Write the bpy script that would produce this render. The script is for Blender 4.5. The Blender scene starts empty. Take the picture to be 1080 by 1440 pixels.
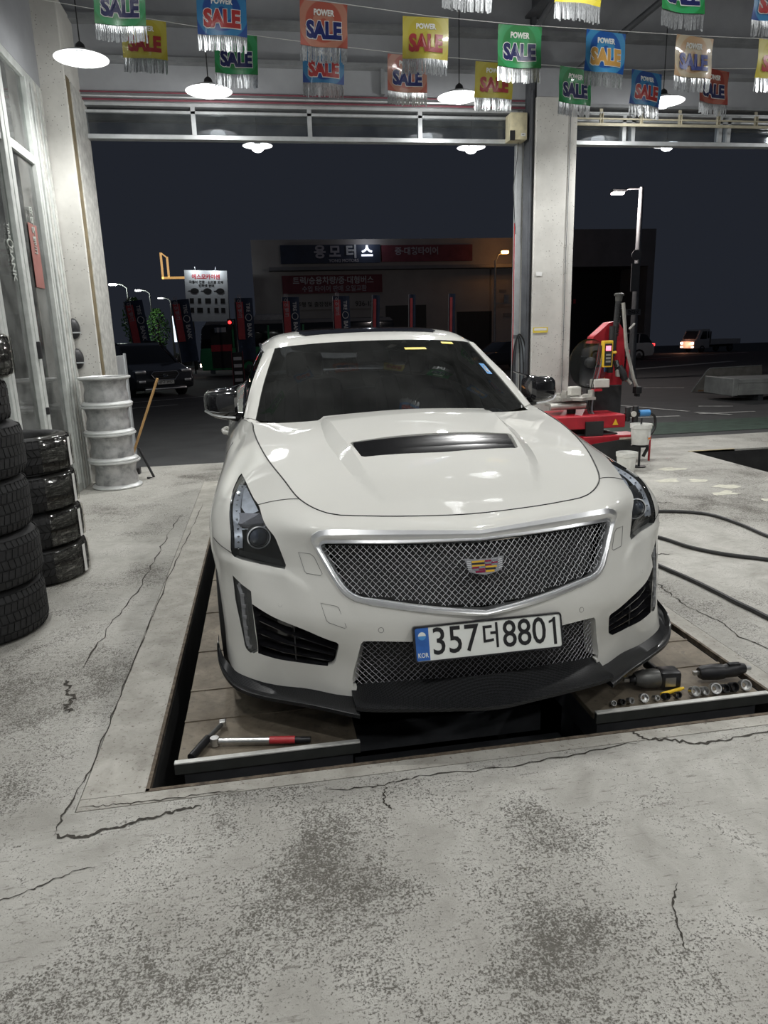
import bpy, bmesh, math, random
import numpy as np
from mathutils import Matrix, Vector
from mathutils.geometry import delaunay_2d_cdt
random.seed(7)
scene = bpy.context.scene
COL = scene.collection
PI = math.pi

# ---------------------------------------------------------------- camera
CAMZ = 1.42
cam_data = bpy.data.cameras.new('camera')
cam_data.sensor_fit = 'VERTICAL'
cam_data.sensor_height = 36.0
cam_data.lens = 36.0 * 997.5 / 1440.0
cam_data.clip_end = 400
camera = bpy.data.objects.new('camera', cam_data)
COL.objects.link(camera)
camera.matrix_world = Matrix(((0.98556152, 0.06791304, -0.15510094, 0.0),
                              (-0.16694603, 0.23698661, -0.95706132, 0.0),
                              (-0.0282401, 0.9691363, 0.2449027, CAMZ),
                              (0, 0, 0, 1)))
scene.camera = camera

# ---------------------------------------------------------------- world, exposure
world = bpy.data.worlds.new('night_sky')
scene.world = world
world.use_nodes = True
world.node_tree.nodes['Background'].inputs[0].default_value = (0.12, 0.14, 0.195, 1)
world.node_tree.nodes['Background'].inputs[1].default_value = 0.115
scene.view_settings.view_transform = 'Standard'
scene.view_settings.look = 'None'
scene.view_settings.gamma = 1.0
scene.view_settings.use_curve_mapping = False
scene.view_settings.exposure = 0.06
LAMP_W = 150.0        # one pendant work lamp
LAMP_COL = (0.985, 0.985, 0.965)

# ---------------------------------------------------------------- material helpers
MATS = {}
def new_mat(name):
    m = bpy.data.materials.new(name); m.use_nodes = True
    MATS[name] = m
    nt = m.node_tree
    return m, nt, nt.nodes['Principled BSDF']
def setp(b, **k):
    names = dict(col='Base Color', rough='Roughness', metal='Metallic', coat='Coat Weight', coatr='Coat Roughness', spec='Specular IOR Level',
                 trans='Transmission Weight', ior='IOR', alpha='Alpha', emis='Emission Strength', emcol='Emission Color', sheen='Sheen Weight')
    for a, v in k.items():
        i = b.inputs[names[a]]
        i.default_value = (*v, 1) if isinstance(v, tuple) and len(v) == 3 else v
def N(nt, t, **k):
    n = nt.nodes.new(t)
    for a, v in k.items():
        if a.startswith('i_'):
            n.inputs[a[2:].replace('_', ' ')].default_value = v
        else:
            setattr(n, a, v)
    return n
def ramp(nt, src, stops):
    r = N(nt, 'ShaderNodeValToRGB')
    e = r.color_ramp.elements
    while len(e) < len(stops): e.new(0.5)
    for i, (p, c) in enumerate(stops):
        e[i].position = p
        e[i].color = (*c, 1) if isinstance(c, tuple) else (c, c, c, 1)
    nt.links.new(src, r.inputs[0])
    return r.outputs[0]
def mixc(nt, fac, a, b, mode='MIX'):
    m = N(nt, 'ShaderNodeMix', data_type='RGBA', blend_type=mode)
    for s, i in ((fac, 0), (a, 6), (b, 7)):
        if isinstance(s, (int, float)): m.inputs[i].default_value = s
        elif isinstance(s, tuple): m.inputs[i].default_value = (*s, 1) if len(s) == 3 else s
        else: nt.links.new(s, m.inputs[i])
    return m.outputs[2]
def noise(nt, scale, detail=6, rough=0.6, vec=None, dist=0.0):
    n = N(nt, 'ShaderNodeTexNoise')
    n.inputs['Scale'].default_value = scale; n.inputs['Detail'].default_value = detail
    n.inputs['Roughness'].default_value = rough; n.inputs['Distortion'].default_value = dist
    if vec is not None: nt.links.new(vec, n.inputs['Vector'])
    return n.outputs['Fac']
def objvec(nt, scale=(1, 1, 1), rot=(0, 0, 0), gen=False):
    t = N(nt, 'ShaderNodeTexCoord'); mp = N(nt, 'ShaderNodeMapping')
    nt.links.new(t.outputs['Generated' if gen else 'Object'], mp.inputs[0])
    mp.inputs['Scale'].default_value = scale; mp.inputs['Rotation'].default_value = rot
    return mp.outputs[0]
def bump(nt, b, h, strength=0.3, dist=0.01):
    n = N(nt, 'ShaderNodeBump'); n.inputs['Strength'].default_value = strength; n.inputs['Distance'].default_value = dist
    nt.links.new(h, n.inputs['Height']); nt.links.new(n.outputs[0], b.inputs['Normal'])
def plain(name, col, rough=0.5, metal=0.0, var=0.12, scale=8.0, coat=0.0, **k):
    """a plain colour with a little grain and wear"""
    m, nt, b = new_mat(name)
    v = objvec(nt)
    f = noise(nt, scale, 5, 0.6, v)
    lo = tuple(max(0, c * (1 - var)) for c in col); hi = tuple(min(1, c * (1 + var)) for c in col)
    c = ramp(nt, f, [(0.3, lo), (0.7, hi)])
    nt.links.new(c, b.inputs['Base Color'])
    setp(b, rough=rough, metal=metal, coat=coat, **k)
    return m
def glow(name, col, strength):
    m, nt, b = new_mat(name)
    setp(b, col=(0.8, 0.8, 0.8), emcol=col, emis=strength, rough=0.4)
    return m
def clear(name, tint=(0.9, 0.95, 1.0), opacity=0.06, rough=0.02, ior=1.45, boost=1.0):
    """thin glass: see-through with fresnel reflections"""
    m = bpy.data.materials.new(name); m.use_nodes = True; MATS[name] = m
    nt = m.node_tree; nt.nodes.clear()
    out = N(nt, 'ShaderNodeOutputMaterial'); tr = N(nt, 'ShaderNodeBsdfTransparent'); gl = N(nt, 'ShaderNodeBsdfGlossy')
    df = N(nt, 'ShaderNodeBsdfDiffuse'); m1 = N(nt, 'ShaderNodeMixShader'); m2 = N(nt, 'ShaderNodeMixShader'); fr = N(nt, 'ShaderNodeFresnel')
    tr.inputs[0].default_value = (*tint, 1); gl.inputs['Roughness'].default_value = rough; df.inputs[0].default_value = (0.5, 0.52, 0.5, 1)
    fr.inputs[0].default_value = ior
    v = objvec(nt); d = ramp(nt, noise(nt, 3.0, 5, 0.65, v), [(0.35, opacity * 0.4), (0.75, opacity * 1.8)])
    nt.links.new(d, m1.inputs[0]); nt.links.new(tr.outputs[0], m1.inputs[1]); nt.links.new(df.outputs[0], m1.inputs[2])
    nt.links.new(fr.outputs[0], m2.inputs[0]); nt.links.new(m1.outputs[0], m2.inputs[1]); nt.links.new(gl.outputs[0], m2.inputs[2])
    nt.links.new(m2.outputs[0], out.inputs[0])
    return m

# ---------------------------------------------------------------- object helpers
def link(name, me, mat=None, parent=None, loc=None, rot=None):
    o = bpy.data.objects.new(name, me); COL.objects.link(o)
    if mat is not None and me is not None:
        me.materials.clear(); me.materials.append(MATS[mat] if isinstance(mat, str) else mat)
    if parent is not None: o.parent = parent
    if loc is not None: o.location = loc
    if rot is not None: o.rotation_euler = rot
    return o
def tag(o, label=None, cat=None, group=None, kind=None):
    if label: o['label'] = label
    if cat: o['category'] = cat
    if group: o['group'] = group
    if kind: o['kind'] = kind
    return o
def thing(name, label, cat, loc=(0, 0, 0), rz=0.0, group=None, rot=None):
    o = link(name, None, None, None, loc, rot if rot else (0, 0, rz))
    return tag(o, label, cat, group)
def mesh_from(name, verts, faces, smooth=True, sharp=None):
    me = bpy.data.meshes.new(name)
    me.from_pydata([tuple(map(float, v)) for v in verts], [], [tuple(f) for f in faces])
    me.validate(); me.update()
    if smooth:
        me.polygons.foreach_set('use_smooth', [True] * len(me.polygons))
        if sharp is not None: me.set_sharp_from_angle(angle=math.radians(sharp))
    return me
def copy_thing(o, loc=None, rot=None):
    def cp(x, par):
        c = x.copy(); COL.objects.link(c)
        if par is not None: c.parent = par
        for ch in [q for q in list(bpy.data.objects) if q.parent == x]: cp(ch, c)
        return c
    r = cp(o, None)
    if loc is not None: r.location = loc
    if rot is not None: r.rotation_euler = rot
    return r
class MB:
    """collects shapes, then builds ONE mesh object"""
    def __init__(s): s.v = []; s.f = []
    def add(s, vs, fs):
        n = len(s.v); s.v += [tuple(map(float, v)) for v in vs]; s.f += [tuple(i + n for i in f) for f in fs]; return s
    def box(s, x0, x1, y0, y1, z0, z1, M=None, bev=0.0):
        if bev > 0:
            b = bev; vs = []; 
            bm = bmesh.new(); bmesh.ops.create_cube(bm, size=1)
            for v in bm.verts: v.co = Vector(((x0 + x1) / 2 + v.co.x * (x1 - x0), (y0 + y1) / 2 + v.co.y * (y1 - y0), (z0 + z1) / 2 + v.co.z * (z1 - z0)))
            bmesh.ops.bevel(bm, geom=bm.edges[:], offset=b, segments=2, affect='EDGES', profile=0.5)
            bm.verts.index_update()
            vs = [v.co.copy() for v in bm.verts]; fs = [[v.index for v in f.verts] for f in bm.faces]; bm.free()
        else:
            vs = [Vector(p) for p in ((x0, y0, z0), (x1, y0, z0), (x1, y1, z0), (x0, y1, z0), (x0, y0, z1), (x1, y0, z1), (x1, y1, z1), (x0, y1, z1))]
            fs = [(0, 3, 2, 1), (4, 5, 6, 7), (0, 1, 5, 4), (1, 2, 6, 5), (2, 3, 7, 6), (3, 0, 4, 7)]
        if M is not None: vs = [M @ v for v in vs]
        return s.add(vs, fs)
    def lathe(s, prof, n=24, M=None, closed=False):
        """prof: (r, z) list revolved about z"""
        vs = []; fs = []; k = len(prof)
        for i in range(n):
            a = 2 * PI * i / n
            for r, z in prof: vs.append(Vector((r * math.cos(a), r * math.sin(a), z)))
        for i in range(n):
            j = (i + 1) % n
            for q in range(k if closed else k - 1):
                w = (q + 1) % k
                fs.append((i * k + q, j * k + q, j * k + w, i * k + w))
        if not closed:
            for q, rev in ((0, True), (k - 1, False)):
                if prof[q][0] > 1e-6:
                    ring = [i * k + q for i in range(n)]
                    fs.append(tuple(ring[::-1] if rev else ring))
        if M is not None: vs = [M @ v for v in vs]
        return s.add(vs, fs)
    def cyl(s, p0, p1, r0, r1=None, n=12, cap=True):
        p0 = Vector(p0); p1 = Vector(p1); r1 = r0 if r1 is None else r1
        d = (p1 - p0); L = d.length
        M = Matrix.Translation(p0) @ d.to_track_quat('Z', 'Y').to_matrix().to_4x4()
        prof = [(r0, 0), (r1, L)]
        if not cap: 
            vs = []; fs = []
            for i in range(n):
                a = 2 * PI * i / n
                vs += [M @ Vector((r * math.cos(a), r * math.sin(a), z)) for r, z in prof]
            for i in range(n): j = (i + 1) % n; fs.append((2 * i, 2 * j, 2 * j + 1, 2 * i + 1))
            return s.add(vs, fs)
        return s.lathe(prof, n, M)
    def tube(s, pts, r, n=8, closed=False):
        pts = [Vector(p) for p in pts]; m = len(pts); vs = []; fs = []
        up = Vector((0, 0, 1)); prev = None
        for i, p in enumerate(pts):
            if closed: t = pts[(i + 1) % m] - pts[i - 1]
            else: t = pts[min(i + 1, m - 1)] - pts[max(i - 1, 0)]
            if t.length < 1e-9: t = Vector((0, 0, 1))
            t.normalize()
            if prev is None:
                a = t.cross(up)
                if a.length < 0.05: a = t.cross(Vector((1, 0, 0)))
            else:
                a = prev - t * prev.dot(t)
                if a.length < 1e-5: a = t.orthogonal()
            a.normalize(); prev = a; b = t.cross(a)
            rr = r[i] if isinstance(r, (list, tuple)) else r
            for k in range(n):
                q = 2 * PI * k / n
                vs.append(p + a * (rr * math.cos(q)) + b * (rr * math.sin(q)))
        for i in range(m if closed else m - 1):
            j = (i + 1) % m
            for k in range(n):
                l = (k + 1) % n
                fs.append((i * n + k, i * n + l, j * n + l, j * n + k))
        if not closed:
            fs.append(tuple(range(n))[::-1]); fs.append(tuple((m - 1) * n + k for k in range(n)))
        return s.add(vs, fs)
    def prism(s, poly, h0, h1, M=None):
        """2-D polygon (x, y) extruded from h0 to h1 along z"""
        n = len(poly)
        vs = [Vector((x, y, h0)) for x, y in poly] + [Vector((x, y, h1)) for x, y in poly]
        fs = [tuple(range(n))[::-1], tuple(range(n, 2 * n))] + [(i, (i + 1) % n, n + (i + 1) % n, n + i) for i in range(n)]
        if M is not None: vs = [M @ v for v in vs]
        return s.add(vs, fs)
    def grid(s, rows, closed_u=False):
        nr = len(rows); nc = len(rows[0]); fs = []
        for i in range(nr - 1):
            for j in range(nc if closed_u else nc - 1):
                k = (j + 1) % nc
                fs.append((i * nc + j, i * nc + k, (i + 1) * nc + k, (i + 1) * nc + j))
        return s.add([p for r in rows for p in r], fs)
    def build(s, name, mat, parent=None, smooth=False, sharp=35, loc=None, rot=None):
        me = mesh_from(name, s.v, s.f, smooth, sharp if smooth else None)
        return link(name, me, mat, parent, loc, rot)
FRONT = Matrix(((1, 0, 0, 0), (0, 0, -1, 0), (0, 1, 0, 0), (0, 0, 0, 1)))   # xy drawing -> stands up facing -y
def text_mesh(txt, size=1.0, ext=0.002, bold=0.0, sx=1.0, align='CENTER', sp=1.0):
    cu = bpy.data.curves.new('t', 'FONT'); cu.body = txt; cu.size = size; cu.extrude = ext; cu.offset = bold
    cu.align_x = align; cu.align_y = 'CENTER'; cu.space_character = sp; cu.resolution_u = 3
    o = bpy.data.objects.new('t', cu); COL.objects.link(o)
    dg = bpy.context.evaluated_depsgraph_get(); me = bpy.data.meshes.new_from_object(o.evaluated_get(dg))
    bpy.data.objects.remove(o); bpy.data.curves.remove(cu)
    if sx != 1.0: me.transform(Matrix.Diagonal((sx, 1, 1, 1)))
    return me
def text(name, txt, mat, parent, M, size=1.0, ext=0.002, bold=0.0, sx=1.0, align='CENTER', sp=1.0):
    me = text_mesh(txt, size, ext, bold, sx, align, sp); me.transform(M)
    return link(name, me, mat, parent)
def crom(pts, n, closed=False):
    """Catmull-Rom through points"""
    P = [np.array(p, float) for p in pts]; m = len(P); out = []
    for i in range(m if closed else m - 1):
        if closed: a, b, c, d = P[i - 1], P[i], P[(i + 1) % m], P[(i + 2) % m]
        else:
            b, c = P[i], P[i + 1]; a = P[i - 1] if i else 2 * b - c; d = P[i + 2] if i + 2 < m else 2 * c - b
        for k in range(n):
            t = k / n
            out.append(0.5 * ((2 * b) + (c - a) * t + (2 * a - 5 * b + 4 * c - d) * t * t + (3 * b - a - 3 * c + d) * t ** 3))
    if not closed: out.append(P[-1])
    return out

# =====================================================================================
#                                   THE WHITE SEDAN
# car space: w = sideways, l = distance along the car (grows to its tail), z = up
# =====================================================================================
m, nt, b = new_mat('pearl_paint')
f = noise(nt, 900.0, 2, 0.5, objvec(nt)); c = ramp(nt, f, [(0.3, (0.61, 0.605, 0.565)), (0.7, (0.655, 0.65, 0.61))])
nt.links.new(c, b.inputs['Base Color']); setp(b, rough=0.55, coat=1.0, coatr=0.025, spec=0.15)
plain('satin_chrome', (0.86, 0.87, 0.88), 0.36, 1.0, 0.03, 20)
plain('bright_chrome', (0.86, 0.87, 0.89), 0.07, 1.0, 0.02, 20)
plain('mesh_wire', (0.52, 0.53, 0.55), 0.5, 0.75, 0.05, 20)
plain('mesh_wire_dark', (0.30, 0.30, 0.32), 0.4, 0.8, 0.05, 20)
plain('gloss_black', (0.012, 0.012, 0.014), 0.12, 0.0, 0.2, 10, coat=0.6)
plain('matt_black', (0.006, 0.006, 0.0065), 0.6, 0.0, 0.3, 20)
plain('dark_trim', (0.02, 0.02, 0.022), 0.45, 0.0, 0.2, 20)
m, nt, b = new_mat('carbon_weave')
v = objvec(nt, (260, 260, 260), (0, 0, 0.785)); ch = N(nt, 'ShaderNodeTexChecker'); nt.links.new(v, ch.inputs[0]); ch.inputs['Scale'].default_value = 1.0
ch.inputs[1].default_value = (0.004, 0.004, 0.0045, 1); ch.inputs[2].default_value = (0.026, 0.027, 0.029, 1)
nt.links.new(ch.outputs[0], b.inputs['Base Color']); setp(b, rough=0.32, coat=0.12, coatr=0.06, spec=0.18)
clear('windscreen_tint', (0.085, 0.095, 0.11), 0.028, 0.01, 1.5)
clear('side_tint', (0.10, 0.11, 0.12), 0.006, 0.01, 1.5)
clear('lamp_lens', (0.93, 0.95, 0.97), 0.03, 0.01, 1.42)
clear('led_lens', (0.55, 0.57, 0.6), 0.10, 0.05, 1.4)
plain('projector_glass', (0.05, 0.06, 0.08), 0.03, 0.3, 0.1, 10, coat=1.0)
plain('plate_white', (0.78, 0.80, 0.76), 0.4, 0, 0.03, 12)
plain('plate_blue', (0.03, 0.13, 0.45), 0.4, 0, 0.25, 14)
plain('plate_black', (0.01, 0.01, 0.012), 0.45)
plain('emblem_silver', (0.55, 0.56, 0.58), 0.25, 0.9, 0.05)
plain('emblem_red', (0.28, 0.01, 0.06), 0.2, 0.2, 0.1, coat=1)
plain('emblem_gold', (0.85, 0.50, 0.04), 0.2, 0.2, 0.1, coat=1)
plain('emblem_grey', (0.35, 0.36, 0.40), 0.25, 0.6, 0.1, coat=1)
plain('tyre_rubber', (0.016, 0.016, 0.017), 0.75, 0, 0.4, 30)
plain('rim_grey', (0.12, 0.12, 0.13), 0.3, 0.9)
plain('seat_leather', (0.03, 0.03, 0.032), 0.6)
plain('sticker_yellow', (0.75, 0.6, 0.08), 0.5)
plain('sticker_blue', (0.06, 0.25, 0.55), 0.5)
plain('lens_amber', (0.7, 0.25, 0.03), 0.2)
plain('vent_black', (0.006, 0.006, 0.007), 0.22, 0, 0.2, 12)
plain('led_grey', (0.22, 0.225, 0.235), 0.4, 0.4, 0.2, 40)
plain('guide_silver', (0.50, 0.53, 0.58), 0.42, 0.55, 0.12, 40)
plain('ring_white', (0.75, 0.76, 0.78), 0.3, 0.2, 0.05)
plain('silver_foil', (0.8, 0.82, 0.84), 0.18, 0.9, 0.1)

CARX, CARTH, CARL0 = 0.742, math.radians(0.9), 4.6
cth, sth = math.cos(CARTH), math.sin(CARTH)
car = thing('sedan', 'white sedan with black hood vent and mesh grille standing on the sunken lift', 'car',
            (CARX - sth * CARL0, cth * CARL0, 0.0), CARTH)
def CL(p): return (p[0], p[1] - CARL0, p[2])
def car_part(name, verts, faces, mat, smooth=True, sharp=30, parent=None):
    me = mesh_from(name, [CL(p) for p in verts], faces, smooth, sharp if smooth else None)
    return link(name, me, mat, parent if parent is not None else car)
def cmb(mb, name, mat, smooth=True, sharp=35, parent=None):
    return car_part(name, mb.v, mb.f, mat, smooth, sharp, parent)

# ---- control net of the lower body: stations run centre -> corner -> flank -> tail centre
lowz = [.17, .28, .39, .46, .55, .63, .71, .79]
def flank(l, ws, zs, dl=(0,) * 10): return [(ws[i], l + dl[i], zs[i]) for i in range(10)]
NET = [
 [(0, 2.205, .17), (0, 2.21, .28), (0, 2.212, .39), (0, 2.213, .46), (0, 2.222, .54), (0, 2.243, .62), (0, 2.27, .69), (0, 2.297, .735), (0, 2.342, .757), (0, 2.415, .772)],
 [(.2, 2.20, .17), (.2, 2.205, .28), (.2, 2.207, .39), (.2, 2.213, .46), (.2, 2.245, .54), (.2, 2.275, .62), (.2, 2.30, .69), (.2, 2.325, .74), (.2, 2.36, .762), (.2, 2.42, .778)],
 [(.37, 2.235, .17), (.37, 2.24, .28), (.37, 2.238, .39), (.37, 2.245, .46), (.37, 2.285, .54), (.37, 2.315, .62), (.37, 2.335, .69), (.37, 2.355, .745), (.37, 2.39, .768), (.37, 2.445, .785)],
 [(.50, 2.30, .17), (.51, 2.315, .28), (.51, 2.295, .38), (.51, 2.29, .45), (.51, 2.325, .54), (.53, 2.37, .62), (.55, 2.40, .69), (.55, 2.405, .752), (.53, 2.44, .774), (.50, 2.497, .791)],
 [(.62, 2.385, .16), (.615, 2.375, .28), (.615, 2.345, .39), (.62, 2.345, .46), (.64, 2.40, .55), (.667, 2.458, .616), (.69, 2.492, .685), (.705, 2.53, .745), (.67, 2.56, .79), (.594, 2.588, .827)],
 [(.74, 2.45, .162), (.735, 2.44, .28), (.735, 2.43, .39), (.74, 2.435, .46), (.755, 2.50, .55), (.775, 2.56, .615), (.79, 2.575, .69), (.79, 2.62, .75), (.755, 2.70, .80), (.65, 2.765, .878)],
 [(.865, 2.53, .185), (.84, 2.525, .29), (.848, 2.545, .38), (.857, 2.57, .46), (.862, 2.594, .55), (.866, 2.608, .63), (.866, 2.635, .71), (.86, 2.735, .785), (.815, 2.90, .835), (.699, 2.982, .919)],
 [(.905, 2.63, .19), (.905, 2.64, .29), (.910, 2.65, .38), (.915, 2.665, .46), (.92, 2.69, .55), (.928, 2.70, .63), (.925, 2.735, .71), (.895, 2.86, .785), (.83, 3.05, .85), (.733, 3.222, .956)],
 [(.925, 2.80, .19), (.93, 2.81, .29), (.935, 2.82, .38), (.94, 2.84, .46), (.948, 2.86, .55), (.955, 2.88, .63), (.95, 2.92, .71), (.915, 3.03, .79), (.85, 3.21, .87), (.75, 3.442, .982)],
 [(.93, 3.10, .19), (.935, 3.11, .29), (.938, 3.12, .38), (.942, 3.13, .46), (.95, 3.14, .55), (.955, 3.16, .63), (.95, 3.20, .71), (.918, 3.28, .80), (.855, 3.42, .885), (.757, 3.62, 1.003)],
 [(.915, 3.50, .19), (.918, 3.50, .29), (.92, 3.50, .38), (.922, 3.51, .47), (.925, 3.52, .56), (.925, 3.54, .64), (.922, 3.56, .72), (.91, 3.62, .81), (.87, 3.72, .905), (.80, 3.82, 1.0)],
 flank(4.2, (.885, .895, .90, .905, .912, .915, .915, .91, .885, .80), (.19, .29, .38, .47, .56, .64, .73, .83, .93, 1.015)),
 flank(5.0, (.885, .895, .90, .905, .912, .915, .916, .912, .89, .80), (.19, .29, .38, .47, .56, .65, .74, .84, .95, 1.035)),
 flank(5.6, (.90, .905, .91, .92, .93, .935, .935, .92, .89, .795), (.20, .29, .38, .47, .56, .65, .74, .85, .96, 1.05)),
 flank(6.0, (.92, .925, .93, .94, .95, .952, .95, .925, .885, .78), (.20, .29, .38, .47, .56, .65, .74, .86, .98, 1.065)),
 flank(6.5, (.90, .905, .91, .92, .925, .93, .925, .905, .865, .74), (.22, .30, .39, .48, .57, .66, .76, .88, .99, 1.07)),
 flank(6.9, (.82, .84, .85, .86, .865, .87, .865, .85, .80, .68), (.24, .32, .41, .50, .59, .68, .78, .90, 1.0, 1.065)),
 flank(7.08, (.62, .64, .65, .66, .665, .67, .665, .65, .61, .55), (.26, .34, .43, .52, .61, .70, .80, .92, 1.0, 1.06)),
 flank(7.16, (.35,) * 10, (.27, .35, .44, .53, .62, .71, .81, .93, 1.01, 1.06)),
 flank(7.18, (0,) * 10, (.27, .35, .44, .53, .62, .71, .81, .93, 1.01, 1.06)),
]
NET = np.array(NET, float); NS, NL = NET.shape[:2]
G = np.zeros((NS + 2, NL + 2, 3))
G[1:-1, 1:-1] = NET
G[0, 1:-1] = NET[1] * (-1, 1, 1); G[-1, 1:-1] = NET[-2] * (-1, 1, 1)
for k_ in range(3, 9): G[0, k_ + 1] = 2 * NET[0][k_] - NET[1][k_]      # the nose is folded along its centre line
G[:, 0] = 2 * G[:, 1] - G[:, 2]; G[:, -1] = 2 * G[:, -2] - G[:, -3]
def _w(t): return np.stack([-.5 * t + t * t - .5 * t ** 3, 1 - 2.5 * t * t + 1.5 * t ** 3, .5 * t + 2 * t * t - 1.5 * t ** 3, -.5 * t * t + .5 * t ** 3], -1)
def S(a, b):
    a = np.clip(np.asarray(a, float), 0, NS - 1 - 1e-9); b = np.clip(np.asarray(b, float), 0, NL - 1 - 1e-9)
    i = a.astype(int); j = b.astype(int); wa = _w(a - i); wb = _w(b - j)
    out = np.zeros(a.shape + (3,))
    for p in range(4):
        for q in range(4): out += G[i + p, j + q] * (wa[..., p] * wb[..., q])[..., None]
    return out
def Snormal(a, b):
    e = 1e-3
    du = S(np.clip(a + e, 0, NS - 1), b) - S(np.clip(a - e, 0, NS - 1), b); dv = S(a, np.clip(b + e, 0, NL - 1)) - S(a, np.clip(b - e, 0, NL - 1))
    n = np.cross(du, dv); L = np.linalg.norm(n, axis=-1, keepdims=True); n = n / np.maximum(L, 1e-12)
    return n
_ga, _gb = np.meshgrid(np.arange(0, NS - 1 + 1e-6, .05), np.arange(0, NL - 1 + 1e-6, .05), indexing='ij')
_gp = S(_ga, _gb)
def nearest(P, amax=19):
    """parameters of the body point nearest to P"""
    P = np.array(P, float)
    d = ((_gp - P) ** 2).sum(-1); i = np.unravel_index(np.argmin(np.where(_ga <= amax, d, 9e9)), d.shape)
    a, b = float(_ga[i]), float(_gb[i])
    for _ in range(6):
        p = S(a, b); e = 1e-3
        J = np.stack([(S(a + e, b) - S(a - e, b)) / (2 * e), (S(a, b + e) - S(a, b - e)) / (2 * e)], 1)
        s = np.linalg.lstsq(J, P - p, rcond=None)[0]
        a = min(max(a + np.clip(s[0], -.1, .1), 0), NS - 1); b = min(max(b + np.clip(s[1], -.1, .1), 0), NL - 1)
    return a, b
def curve_on(pts, n=6, closed=False, smooth=True, amax=19):
    q = [nearest(p, amax) for p in pts]
    return crom(q, n, closed) if smooth else [np.array(x) for x in q]
# near-isometric domain for the triangulation
_arc = np.concatenate([[0], np.cumsum(np.linalg.norm(np.diff(NET[:, 5], axis=0), axis=1))])
BSC = 0.082
def dom(ab): return (float(np.interp(ab[0], np.arange(NS), _arc)), float(ab[1] * BSC))
def undom(x, y): return np.interp(x, _arc, np.arange(NS)), np.asarray(y) / BSC
def inpoly(px, py, poly):
    x = np.asarray(px); y = np.asarray(py); r = np.zeros(x.shape, bool); n = len(poly)
    for i in range(n):
        x0, y0 = poly[i]; x1, y1 = poly[i - 1]
        c = ((y0 > y) != (y1 > y)); xi = (x1 - x0) * (y - y0) / ((y1 - y0) if y1 != y0 else 1e-12) + x0
        r ^= c & (x < xi)
    return r
def resample(poly, step, closed):
    P = [np.array(p, float) for p in poly]
    if closed: P.append(P[0])
    out = []
    for i in range(len(P) - 1):
        L = np.linalg.norm(P[i + 1] - P[i]); k = max(1, int(round(L / step)))
        for t in range(k): out.append(P[i] + (P[i + 1] - P[i]) * t / k)
    if not closed: out.append(P[-1])
    return out
def cdt(boundary, polys, lines, gridpts, clear_d):
    """triangulate; returns 2-D points and triangles"""
    V = []; E = []
    def addloop(pl, closed):
        n0 = len(V)
        for p in pl: V.append(Vector((p[0], p[1])))
        for i in range(len(pl) - (0 if closed else 1)): E.append((n0 + i, n0 + (i + 1) % len(pl)))
    addloop(boundary, True)
    for p in polys: addloop(p, True)
    for p in lines: addloop(p, False)
    C = np.array([(v.x, v.y) for v in V])
    for i in range(0, len(gridpts), 500):
        g = np.array(gridpts[i:i + 500])
        d = np.sqrt(((g[:, None] - C[None]) ** 2).sum(-1)).min(1)
        for q, dd in zip(g, d):
            if dd > clear_d: V.append(Vector((q[0], q[1])))
    r = delaunay_2d_cdt(V, E, [], 0, 1e-6)
    pts = np.array([(v.x, v.y) for v in r[0]]); tris = [t for t in r[2]]
    return pts, tris

# ---- outlines on the front (car space points measured on one side)
chrome_segs = [curve_on([(0, 2.30, .742), (.25, 2.34, .751), (.45, 2.375, .763), (.525, 2.39, .768)], 5),
    curve_on([(.552, 2.40, .760), (.570, 2.42, .74), (.572, 2.42, .718), (.563, 2.41, .69)], 3),
    curve_on([(.520, 2.36, .603), (.498, 2.335, .565), (.474, 2.318, .538), (.443, 2.31, .517)], 4),
    curve_on([(.39, 2.29, .503), (.2, 2.23, .480), (0, 2.2, .457)], 6)]
chrome_out = [q for g_ in chrome_segs for q in g_]
mesh_segs = [curve_on([(0, 2.285, .708), (.25, 2.32, .709), (.45, 2.37, .712), (.530, 2.395, .712)], 5),
    curve_on([(.540, 2.40, .705), (.538, 2.40, .69)], 2),
    curve_on([(.492, 2.35, .600), (.472, 2.33, .570), (.448, 2.31, .549), (.415, 2.30, .535)], 4),
    curve_on([(.36, 2.29, .525), (.2, 2.24, .505), (0, 2.21, .481)], 6)]
mesh_out = [q for g_ in mesh_segs for q in g_]
head_in = curve_on([(.807, 3.03, .854), (.792, 2.929, .84), (.767, 2.767, .809), (.743, 2.647, .784), (.711, 2.53, .73), (.689, 2.491, .685), (.668, 2.462, .622)], 5)
head_bot = curve_on([(.672, 2.46, .606), (.724, 2.52, .604), (.792, 2.565, .611), (.843, 2.594, .622), (.860, 2.607, .636)], 4)
head_out = curve_on([(.865, 2.609, .655), (.866, 2.626, .72), (.862, 2.731, .787), (.855, 2.841, .818), (.844, 2.951, .839), (.825, 3.02, .852)], 5)
headlight = list(head_in) + list(head_bot) + list(head_out)
fog_in = curve_on([(.795, 2.505, .470), (.69, 2.388, .432), (.595, 2.33, .403), (.506, 2.30, .372)], 4, smooth=False)
fog_poly = curve_on([(.795, 2.505, .470), (.69, 2.40, .437), (.595, 2.33, .406), (.515, 2.30, .377)], 5) \
    + curve_on([(.508, 2.30, .370), (.510, 2.30, .355), (.521, 2.32, .297), (.530, 2.33, .280), (.545, 2.34, .272)], 3) \
    + curve_on([(.60, 2.376, .270), (.70, 2.43, .274), (.790, 2.48, .284)], 4)
led_poly = curve_on([(.862, 2.595, .556), (.83, 2.56, .530), (.802, 2.515, .515), (.7955, 2.505, .470), (.793, 2.49, .38), (.791, 2.48, .29)], 3, smooth=False) \
    + curve_on([(.800, 2.50, .277), (.818, 2.51, .280), (.834, 2.528, .302), (.843, 2.545, .371), (.856, 2.58, .47)], 3)
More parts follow.
